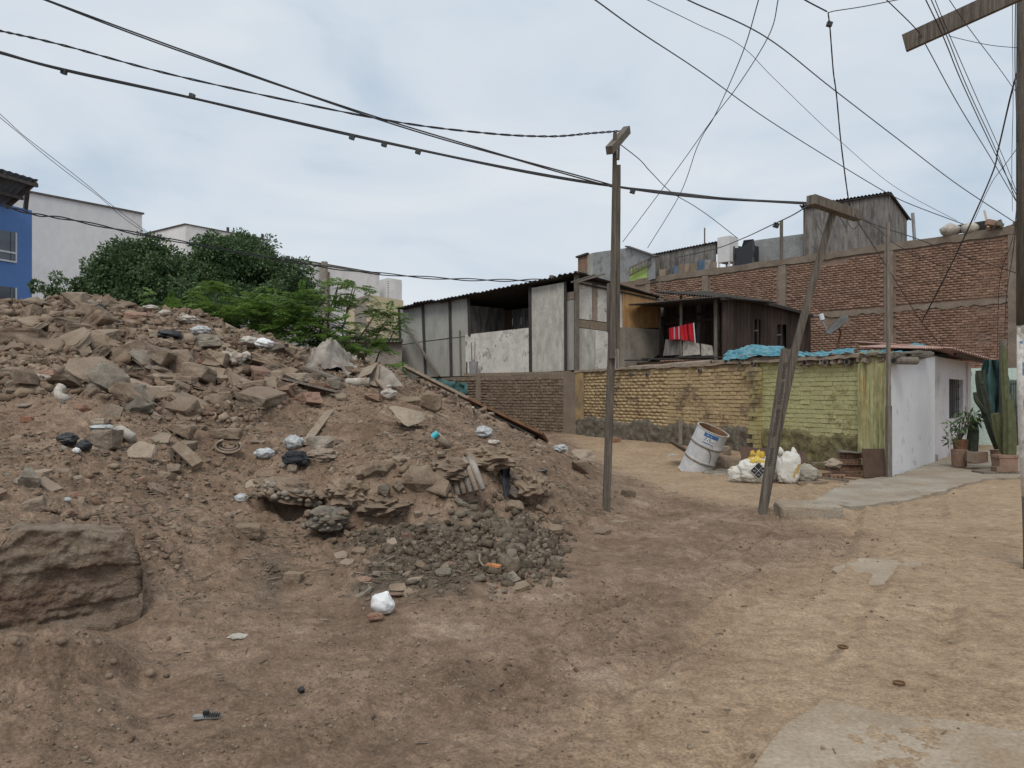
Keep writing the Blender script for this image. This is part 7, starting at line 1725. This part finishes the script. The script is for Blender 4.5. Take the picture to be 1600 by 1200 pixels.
# ================================================================= ALONG THE PAINTED WALL
# oil drum
g = hit(1094, 737); ax = Vector((.33, -.27, .9)).normalized(); xq = Vector((1, 0, -.33)).normalized(); yq = ax.cross(xq).normalized(); xq = yq.cross(ax)
dM = Matrix((xq.to_4d(), yq.to_4d(), ax.to_4d(), Vector((0, 0, 0, 1)))).transposed(); dM.translation = g + Vector((-.06, .3, -.06))
for i in range(3): dM[3][i] = 0
for i, vct in enumerate((xq, yq, ax)):
    for j in range(3): dM[j][i] = vct[j]
dr = thing('oil_drum', 'dented white oil drum with a blue label, leaning by the yellow wall', 'drum', g)
MT['drum'] = pm('drum_white_paint', [(.45, .455, .47), (.55, .555, .57)], 3, .6, .15, 12, 0, stain=((.16, .12, .09), 6, .69, .03), fine=.1, spec=.4)
DRd, DH = .335, 1.03
prof = []
for i in range(46):
    z = DH * i / 45; r_ = DRd
    for zz in (.345, .69): r_ += .014 * math.exp(-((z - zz) / .018) ** 2)
    if z < .02 or z > DH - .02: r_ += .01
    prof.append((r_, z))
mb = MB(); mb.lathe(prof, 48, None)
mb.v = [Vector(v) for v in mb.v]
for i, v in enumerate(mb.v):
    th = math.atan2(v.y, v.x); k = 1 - .06 * max(0, math.cos(th + 1.0)) * math.exp(-((v.z - .45) / .16) ** 2) - .05 * max(0, math.cos(th + .5)) * math.exp(-((v.z - .85) / .1) ** 2) + .01 * (vnoise(v.x * 6 + 9, v.y * 6, v.z * 6, seed=4) - .5)
    mb.v[i] = dM @ Vector((v.x * k, v.y * k, v.z))
mb.build('shell', MT['drum'], dr, smooth=True)
MB().lathe([(DRd * .97, DH - .005), (DRd * .9, DH - .08), (DRd * .86, .4), (DRd * .86, .03), (.001, .02)], 40, dM).build('rusty_inside', MT['rust'], dr, smooth=True)
MB().lathe([(DRd + .012, DH - .012), (DRd + .012, DH + .006), (DRd - .016, DH + .006), (DRd - .016, DH - .012)], 40, dM).build('rim', MT['dusty_white'], dr)
for zz in (.345, .69): MB().lathe([(DRd + .004, zz - .022), (DRd + .0185, zz - .004), (DRd + .0185, zz + .004), (DRd + .004, zz + .022)], 40, dM).build('hoop', MT['stone_grey'], dr, smooth=True)
MT['label_blue'] = pm('label_blue', [(.03, .1, .26), (.06, .16, .36)], 20, .6, 0, 30, 0); MT['label_white'] = pm('label_white', [(.5, .49, .46), (.62, .61, .58)], 14, .6, 0, 30, 0, stain=((.3, .22, .15), 16, .62, .04))
def wrap(a0, a1, z0, z1, mat, name, off=.004):
    def fn(a, b): th = math.radians(a0 + (a1 - a0) * a); r_ = DRd + off; return dM @ Vector((r_ * math.cos(th), r_ * math.sin(th), z0 + (z1 - z0) * b))
    MB().grid(fn, 10, 3).build(name, MT[mat], dr)
wrap(-128, -78, .74, 1.0, 'label_white', 'label')
wrap(-128, -76, .91, .99, 'label_blue', 'label_band', .007)
for a0, a1, z0, z1 in ((-124, -95, .672, .69), (-93, -84, .665, .683), (-122, -116, .72, .735), (-110, -106, .72, .74), (-101, -94, .722, .736), (-90, -85, .72, .735), (-119, -113, .755, .775), (-105, -101, .75, .768)): wrap(a0, a1, z0 * 1.15, z1 * 1.15, 'label_blue', 'letter_stroke', .007)
for a0, a1, z0, z1 in ((-116, -112, .82, .836), (-103, -99, .812, .828)): wrap(a0, a1, z0 * 1.15, z1 * 1.15, 'label_white', 'letter_stroke', .01)
# bent wire round the drum
MB().tube([dM @ Vector(((DRd + .012) * math.cos(t_), (DRd + .012) * math.sin(t_), z_)) for t_, z_ in ((-1.75, .69), (-1.55, .66), (-1.35, .58), (-1.27, .48), (-1.25, .4))], .007, 5).build('wire', MT['rust'], dr)
# sacks: crumpled upright bodies
MT['sack_white'] = pm('white_woven_sack', [(.52, .5, .45), (.66, .645, .59)], 10, .7, .25, 60, 0, stain=((.42, .27, .06), 4.2, .6, .03), stain2=((.16, .18, .16), 9, .64, .02), fine=.08)
MT['sack_yellow'] = pm('yellow_printed_sack', [(.5, .34, .05), (.6, .42, .08)], 8, .7, .25, 60, 0, stain=((.2, .14, .06), 9, .62, .04))
MT['sack_grey'] = pm('dirty_sack', [(.24, .21, .17), (.4, .37, .31)], 9, .8, .3, 50, 0, stain=((.5, .33, .04), 6, .66, .03))
def sackf(u, v, Y, w, h, mat, name, lab, seed, lean=0.0, pinch=.35, sq=.75, amp=.13, dep=.6):
    s = Y / F; g = W(u, v, Y); g.z = max(g.z, Hs(g.x, Y)); rx, rz = w * s / 2, h * s / 2
    t = thing(name, lab, 'sack', g)
    mb = MB(); blob(mb, g + Vector((0, 0, rz * .93)), rx, rx * dep, rz, amp, 2.3, seed, 64, 46, Matrix.Rotation(lean, 4, 'Y'), sq, .1, pinch, .11); mb.build('body', MT[mat], t, smooth=True)
    return t, g, rx, rz
t, g, rx, rz = sackf(1181, 754, 14.0, 58, 42, 'sack_white', 'cement_sack', 'half full white sack with a black diamond print and yellow gathered top', 3, pinch=.3, sq=.8)
mb = MB(); blob(mb, g + Vector((-.01, .0, rz * 1.42)), rx * .62, rx * .5, rz * .74, .22, 2.6, 5, 34, 22, pinch=.75, crease=.2); mb.build('yellow_top', MT['sack_yellow'], t, smooth=True)
for dx, hh_ in ((-.06, .1), (.05, .12), (.12, .06)): mb = MB(); blob(mb, g + Vector((dx, 0, rz * 1.93 + hh_ * .35)), .045, .035, .08, .4, 3, int(dx * 99), 10, 8); mb.build('tied_end', MT['sack_yellow'], t)
MT['print_black'] = pm('black_print', [(.018, .02, .024), (.035, .037, .042)], 20, .7, 0, 30, 0)
ec = g + Vector((-.02, -rx * .6 * 1.06, rz * .98)); E_ = .155
def dia(cx, cz, r_, mat, name, off):
    MB().quadslab([ec + Vector((cx - r_, off, cz)), ec + Vector((cx, off, cz - r_)), ec + Vector((cx + r_, off, cz)), ec + Vector((cx, off, cz + r_))], (0, -1, 0), .03).build(name, MT[mat], t)
dia(0, 0, E_, 'label_white', 'print_border', .0)
h2 = E_ * .5
for cx, cz in ((0, h2 * .97), (-h2 * .97, 0), (h2 * .97, 0), (0, -h2 * .97)): dia(cx, cz, h2 * .88, 'print_black', 'print_lozenge', -.004)
for cx, cz in ((-h2 * .97, 0), (h2 * .97, 0), (0, -h2 * .97)): MB().box(ec + Vector((cx, -.006, cz)), .05, .006, .022, Matrix.Rotation(.2, 3, 'Y')).build('print_mark', MT['tin_grey'], t)
sackf(1154, 753, 14.05, 34, 27, 'sack_white', 'sack', 'small slumped white sack at the left of the sack row', 9, pinch=.1)
sackf(1206, 753, 14.15, 34, 46, 'sack_white', 'sack', 'white and orange printed sack half hidden by the leaning pole', 12, pinch=.3)
t, g, rx, rz = sackf(1232, 757, 13.9, 36, 52, 'sack_white', 'sack', 'tallest white sack, upright with two pulled up corners', 15, .1, .12, .6)
for dx in (-.13, .1): MB().tube([g + Vector((dx, 0, rz * 1.75)), g + Vector((dx * 1.0 - .01, 0, rz * 2.0)), g + Vector((dx * 1.02 - .02, 0, rz * 2.18))], [.07, .045, .012], 8).build('corner', MT['sack_white'], t, smooth=True)
sackf(1260, 753, 14.1, 36, 30, 'sack_grey', 'sack', 'dirty grey and yellow sack at the right of the sack row', 18, pinch=.5, amp=.2)
# boards, bricks, tile, planks by the green wall
def wall_board(name, pts, Y0, Y1, mat, lab, th=.02):
    q = [W(u, v, y) for (u, v), y in zip(pts, (Y0, Y0, Y1, Y1))]; n = (q[1] - q[0]).cross(q[3] - q[0]).normalized(); n = n if n.y < 0 else -n
    return tag(MB().quadslab(q, n, th).build(name, MT[mat]), lab, 'board')
wall_board('board', [(1160, 720), (1262, 728), (1259, 704), (1155, 698)], 15.6, 15.9, 'brown_board', 'long brown board standing on edge behind the sacks')
wall_board('board', [(1243, 730), (1262, 722), (1258, 705), (1240, 717)], 14.9, 15.2, 'brown_board', 'short brown board end turned towards the viewer behind the tallest sack')
wall_board('board', [(1350, 746), (1385, 747), (1382, 701), (1347, 701)], 14.55, 14.72, 'brown_board', 'square brown hardboard leaning on the green wall corner')
st = [(1314, 740), (1330, 745), (1317, 729), (1335, 737)]
bt = 'bricks stacked by the green wall'
BL = ['hollow brick at the bottom left of the stack by the brown hardboard', 'hollow brick at the bottom right of the stack by the brown hardboard', 'brick second from the bottom on the left of the stack', 'brick second from the bottom on the right of the stack', 'brick third from the bottom on the left of the stack', 'brick third from the bottom on the right of the stack', 'top left brick of the stack by the brown hardboard', 'top right brick of the stack by the brown hardboard']
zb0 = Hs(W(1325, 745, 14.9).x, 14.9)
for k in range(8):
    row, cix = divmod(k, 2); p = W(1317 + 18.5 * cix + (2 if row % 2 else -2), 0, 14.95 + .06 * (row % 2)); p.z = zb0 + .06 + .118 * row
    t = thing('brick', BL[k], 'brick', p - Vector((0, 0, .06)), bt)
    Mz = Matrix.Rotation(.08 * (1 if k % 3 else -1.5), 3, 'Z'); MB().box(p, .24, .15, .108, Mz).build('body', MT['terracotta'], t)
    for i in range(3):
        for j in range(2): MB().box(p + Mz @ Vector((-.075 + .075 * i, -.0755, -.023 + .046 * j)), .055, .004, .032, Mz).build('hole', MT['rust'], t)
for k, (u, v, lab) in enumerate(((1297, 741, 'single brick lying on the ground left of the stack'), (1308, 751, 'single brick in front of the stack under the slanting planks'))):
    p = W(u, v, 14.6 - .2 * k); p.z = Hs(p.x, p.y) + .055; t = thing('brick', lab, 'brick', p - Vector((0, 0, .055))); MB().box(p, .25, .14, .1, Matrix.Rotation(.3 - .5 * k, 3, 'Z')).build('body', MT['terracotta'], t)
    for i in range(3): MB().box(p + Matrix.Rotation(.3 - .5 * k, 3, 'Z') @ Vector((-.075 + .075 * i, -.071, 0)), .05, .004, .05, Matrix.Rotation(.3 - .5 * k, 3, 'Z')).build('hole', MT['rust'], t)
p = W(1328, 698, 14.9); tag(MB().box((p.x, p.y, zb0 + .118 * 4 + .02), .46, .26, .025, Matrix.Rotation(.1, 3, 'Y')).build('tile', MT['ply_grey']), 'grey tile laid flat on top of the brick stack', 'tile')
for q0, q1, w_, m, lab in (((1262, 728, 14.7), (1345, 743, 14.4), .16, 'brown_board', 'dark brown plank slanting in front of the brick stack'), ((1268, 724, 14.9), (1315, 724, 14.8), .14, 'plank_wood', 'short pale plank behind the slanting dark one'), ((1246, 755, 13.8), (1293, 757, 13.75), .07, 'plank_wood', 'pale flat stick on the ground before the sacks'), ((1270, 745, 14.2), (1326, 752, 13.9), .07, 'old_wood', 'grey pole lying on the ground right of the sacks')):
    a, b = W(*q0), W(*q1); a.z = max(a.z, Hs(a.x, a.y) + .03); b.z = max(b.z, Hs(b.x, b.y) + .03)
    tag(MB().beam(a, b, w_, .035).build('plank', MT[m]), lab, 'plank')
p = W(1302, 725, 14.6); p.z = Hs(p.x, p.y) + .28; mb = MB(); blob(mb, p, .17, .14, .1, .45, 2.5, 8, 18, 12, pinch=.3); tag(mb.build('paper_bag', MT['cardboard'], smooth=False), 'crumpled brown paper bag on the planks beside the brick stack', 'bag')
tag(wall_board('board', [(1060, 694), (1066, 694), (1066, 652), (1061, 652)], 19.6, 19.9, 'old_wood', 'narrow upright board leaning on the yellow wall behind the drum'), cat='board')
wall_board('board', [(1046, 692), (1070, 707), (1072, 703), (1048, 689)], 17.6, 16.8, 'old_wood', 'thin board fallen behind the oil drum', .03)
# heap of stones and broken tiles right of the drum
for k, (u, v, w, h, kd, m, lab) in enumerate(((1125, 732, 34, 22, 'block', 'stone', 'brown block right of the oil drum'), (1148, 735, 34, 20, 'stone', 'concrete', 'rounded grey lump between the drum and the sacks'), (1132, 712, 22, 16, 'block', 'concrete_pale', 'pale block on top of the stones beside the drum'), (1118, 722, 20, 14, 'block', 'concrete', 'small chunk wedged behind the drum'), (1150, 720, 34, 16, 'slab', 'concrete', 'grey slab lying behind the small slumped sack'),
        (1122, 742, 40, 10, 'slab', 'stone_grey', 'flat grey tile on the ground right of the drum'), (1133, 738, 38, 12, 'slab', 'old_wood', 'broken crate board beside the drum foot'), (1046, 688, 26, 14, 'block', 'concrete', 'block at the foot of the yellow wall left of the upright board'), (1075, 692, 22, 14, 'block', 'stone', 'block at the wall foot right of the upright board'), (1052, 712, 18, 9, 'slab', 'dusty_white', 'white broken plastic behind the drum'), (1108, 715, 16, 10, 'block', 'concrete', 'little chunk peeping over the drum side'))):
    piece(kd, u, v, w, h, m, lab, .8, .3 * (k % 3) - .3, .15 if kd == 'slab' else 0)
# low concrete kerb block by the leaning pole
g0, g1 = hit(1226, 806), hit(1326, 811); MT['kerb'] = MT['col_concrete']
mb = MB(); c = (g0 + g1) / 2; L_ = (g1 - g0).length
blob(mb, (c.x - .03, c.y + .22, c.z + .03), L_ / 2, .26, .13, .05, 3, 5, 40, 20, Matrix.Rotation(math.atan2(g1.y - g0.y, g1.x - g0.x), 4, 'Z'), .28); tag(mb.build('concrete_block', MT['pave'], smooth=False), 'low worn concrete block in the sand beside the leaning pole', 'block')

# ================================================================= PLANTS AT THE RIGHT EDGE
def cactus(name, lab, stems, mat, ribs=7):
    b = stems[0][0][0]; t = thing(name, lab, 'cactus', b)
    for pts, rad in stems:
        pts = cat_curve(pts, 4) if len(pts) > 2 else pts; m = len(pts); n = ribs * 2
        rr_ = np.interp(np.linspace(0, 1, m), np.linspace(0, 1, len(rad)), rad); vs = []; fs = []
        for i in range(m):
            d = (Vector(pts[min(i + 1, m - 1)]) - Vector(pts[max(i - 1, 0)])).normalized(); u_ = d.cross(Vector((0, 1, 0))).normalized(); w_ = d.cross(u_)
            for k in range(n): a = 2 * math.pi * k / n; r_ = rr_[i] * (1.0 if k % 2 == 0 else .8); vs.append(Vector(pts[i]) + u_ * math.cos(a) * r_ + w_ * math.sin(a) * r_)
        for i in range(m - 1):
            for k in range(n): j = (k + 1) % n; fs.append((i * n + k, i * n + j, (i + 1) * n + j, (i + 1) * n + k))
        fs.append(tuple((m - 1) * n + k for k in range(n))); MB().add(vs, fs).build('stem', MT[mat], t)
    return t
Yk = 15.2; s = Yk / F; K = lambda u, v, dy=0: W(u, v, Yk + dy)
zk = .062
pot = thing('planter', 'square weathered terracotta block planter under the tall cactus', 'planter', K(1577, 742))
MB().quadslab([K(1562, 742, .0), K(1591, 742, .0), K(1591, 713, .0), K(1562, 713, .0)], (0, -1, 0), .26).build('box', MT['terracotta'], pot)
MB().quadslab([K(1561, 716, -.012), K(1592, 716, -.012), K(1592, 711.5, -.012), K(1561, 711.5, -.012)], (0, -1, 0), .285).build('rim', MT['terracotta'], pot)
cactus('cactus', 'tall grey green column cactus in the square planter', [([K(1577, 714, .18), K(1577, 670, .18), K(1575, 624, .18)], [.12, .13, .12, .09]), ([K(1573, 650, .2), K(1570, 600, .2), K(1568, 560, .2), K(1568, 540, .2)], [.075, .07, .065, .04])], 'cactus')
cactus('cactus', 'thick cactus stump leaning left beside the tall column', [([K(1571, 713, .35), K(1562, 680, .4), K(1555, 646, .4)], [.06, .1, .11, .09])], 'cactus')
cactus('cactus', 'dark leaning cactus with upturned arms in front of the hanging net', [([K(1561, 700, .9), K(1550, 668, .9), K(1538, 630, .9), K(1531, 595, .9), K(1529, 579, .9)], [.1, .12, .11, .09, .06]), ([K(1540, 645, .85), K(1530, 632, .8), K(1525, 624, .8), K(1523, 613, .8)], [.05, .05, .045, .035]), ([K(1533, 600, .85), K(1536, 592, .85), K(1537.5, 578, .85)], [.05, .045, .03])], 'cactus_dark')
cactus('cactus', 'short dark cactus trunk in the brick planter box', [([K(1518, 706, 1.3), K(1520, 680, 1.3), K(1522, 655, 1.3)], [.12, .12, .11, .06])], 'cactus_dark')
t = thing('planter', 'long brick planter box before the pillar of the white house', 'planter', K(1528, 724, .9))
MB().quadslab([K(1511, 721, .7), K(1528, 725, .6), K(1528, 708, .6), K(1511, 705, .7)], (-.4, -.9, 0), .3).build('front', MT['pier_brown'], t); MB().quadslab([K(1528.2, 725, .6), K(1544, 722, .9), K(1544, 706, .9), K(1528.2, 708, .6)], (.6, -.8, 0), .2).build('side', MT['terracotta'], t)
t = thing('plant_pot', 'tall brown pot with a dented metal tub on top under the window', 'pot', K(1499, 722, .9)); p0 = K(1499, 722, 1.2); s2 = (Yk + 1.2) / F
MB().lathe([(.01, 0), (10.5 * s2, 0), (12 * s2, 26 * s2), (9 * s2, 27 * s2)], 16, Matrix.Translation((p0.x, p0.y, zk))).build('pot', MT['terracotta'], t, smooth=False)
MB().lathe([(9.5 * s2, 27 * s2), (11.2 * s2, 42 * s2), (10.4 * s2, 42 * s2), (8 * s2, 38 * s2), (.01, 38 * s2)], 16, Matrix.Translation((p0.x + .02, p0.y, zk))).build('tub', MT['rust'], t)
t = thing('potted_shrub', 'straggly dark leaved shrub in the metal tub below the window', 'plant', (p0.x, p0.y, zk + .5))
mb = MB(); rg = random.Random(6); cs = []
for (u, v) in ((1489, 660), (1486, 680), (1500, 655), (1508, 650), (1518, 645), (1524, 650), (1528, 655), (1514, 662), (1496, 668), (1505, 668), (1485, 690), (1520, 660)):
    q = K(u, v, 1.1 + rg.uniform(-.15, .15)); mb.tube([(p0.x, p0.y, zk + .52), Vector((p0.x, p0.y, zk + .5)).lerp(q, .5) + Vector((0, 0, .1)), q], [.012, .01, .005], 5); cs.append(tuple(q))
mb.build('stems', MT['bark'], t); V, Q = leaf_cloud(cs, [(.11, .1, .1)] * len(cs), 20, .045, 4, 2.8, 0); np_mesh('leaves', V, Q, MT['leaf_dark'], t)
t = thing('plant_pot', 'small tapering clay pot behind the stump cactus', 'pot', K(1556, 714, .6)); p0 = K(1556, 714, 1.0); MB().lathe([(.01, 0), (.07, 0), (.11, .36), (.095, .36), (.06, .05)], 14, Matrix.Translation((p0.x, p0.y, zk))).build('pot', MT['terracotta'], t)
t = thing('pallet_boards', 'two weathered flat boards stacked on the ground before the cactus planter', 'boards', K(1566, 752))
MB().quadslab([K(1533, 746.5, -.25), K(1604, 746.5, -.25), K(1604, 741.5, -.25), K(1533, 741.5, -.25)], (0, -1, 0), .5).build('board', MT['plank_wood'], t); MB().quadslab([K(1538, 741.2, -.2), K(1602, 741.2, -.2), K(1602, 737.5, -.2), K(1538, 737.5, -.2)], (0, -1, 0), .42).build('board', MT['old_wood'], t)
p = K(1568, 733.5, -.1); t = thing('brick', 'ribbed hollow brick lying on the boards at the cactus foot', 'brick', p - Vector((0, 0, .05))); MB().box(p, .38, .2, .1).build('body', MT['terracotta'], t)
for i in range(9): MB().box(p + Vector((-.16 + .04 * i, 0, .051)), .014, .19, .008).build('rib', MT['cardboard'], t)
def nf(a, b):
    n_ = fbm(np.array([a * 5]), np.array([b * 2.2]), oct=4, seed=6)[0] - .5; w = (.25 + .75 * math.sin(math.pi * (.1 + .8 * b)))
    return K(1548 + 4 * b + (a - .4) * 50 * w + 4 * n_, 562 + 88 * b - 10 * abs(a - .4) * b, 1.2 + n_ * .5 + .12 * math.sin(a * 14))
tag(MB().grid(nf, 26, 20).build('hanging_net', MT['teal'], smooth=True), 'dark blue-green net hanging from the porch roof beside the cacti', 'net')
q = K(1567, 562, 1.0); tag(MB().beam((q.x, q.y, .06), K(1567, 530, 1.0), .1).build('post', MT['old_wood']), 'thin grey post behind the tall column cactus', 'post')
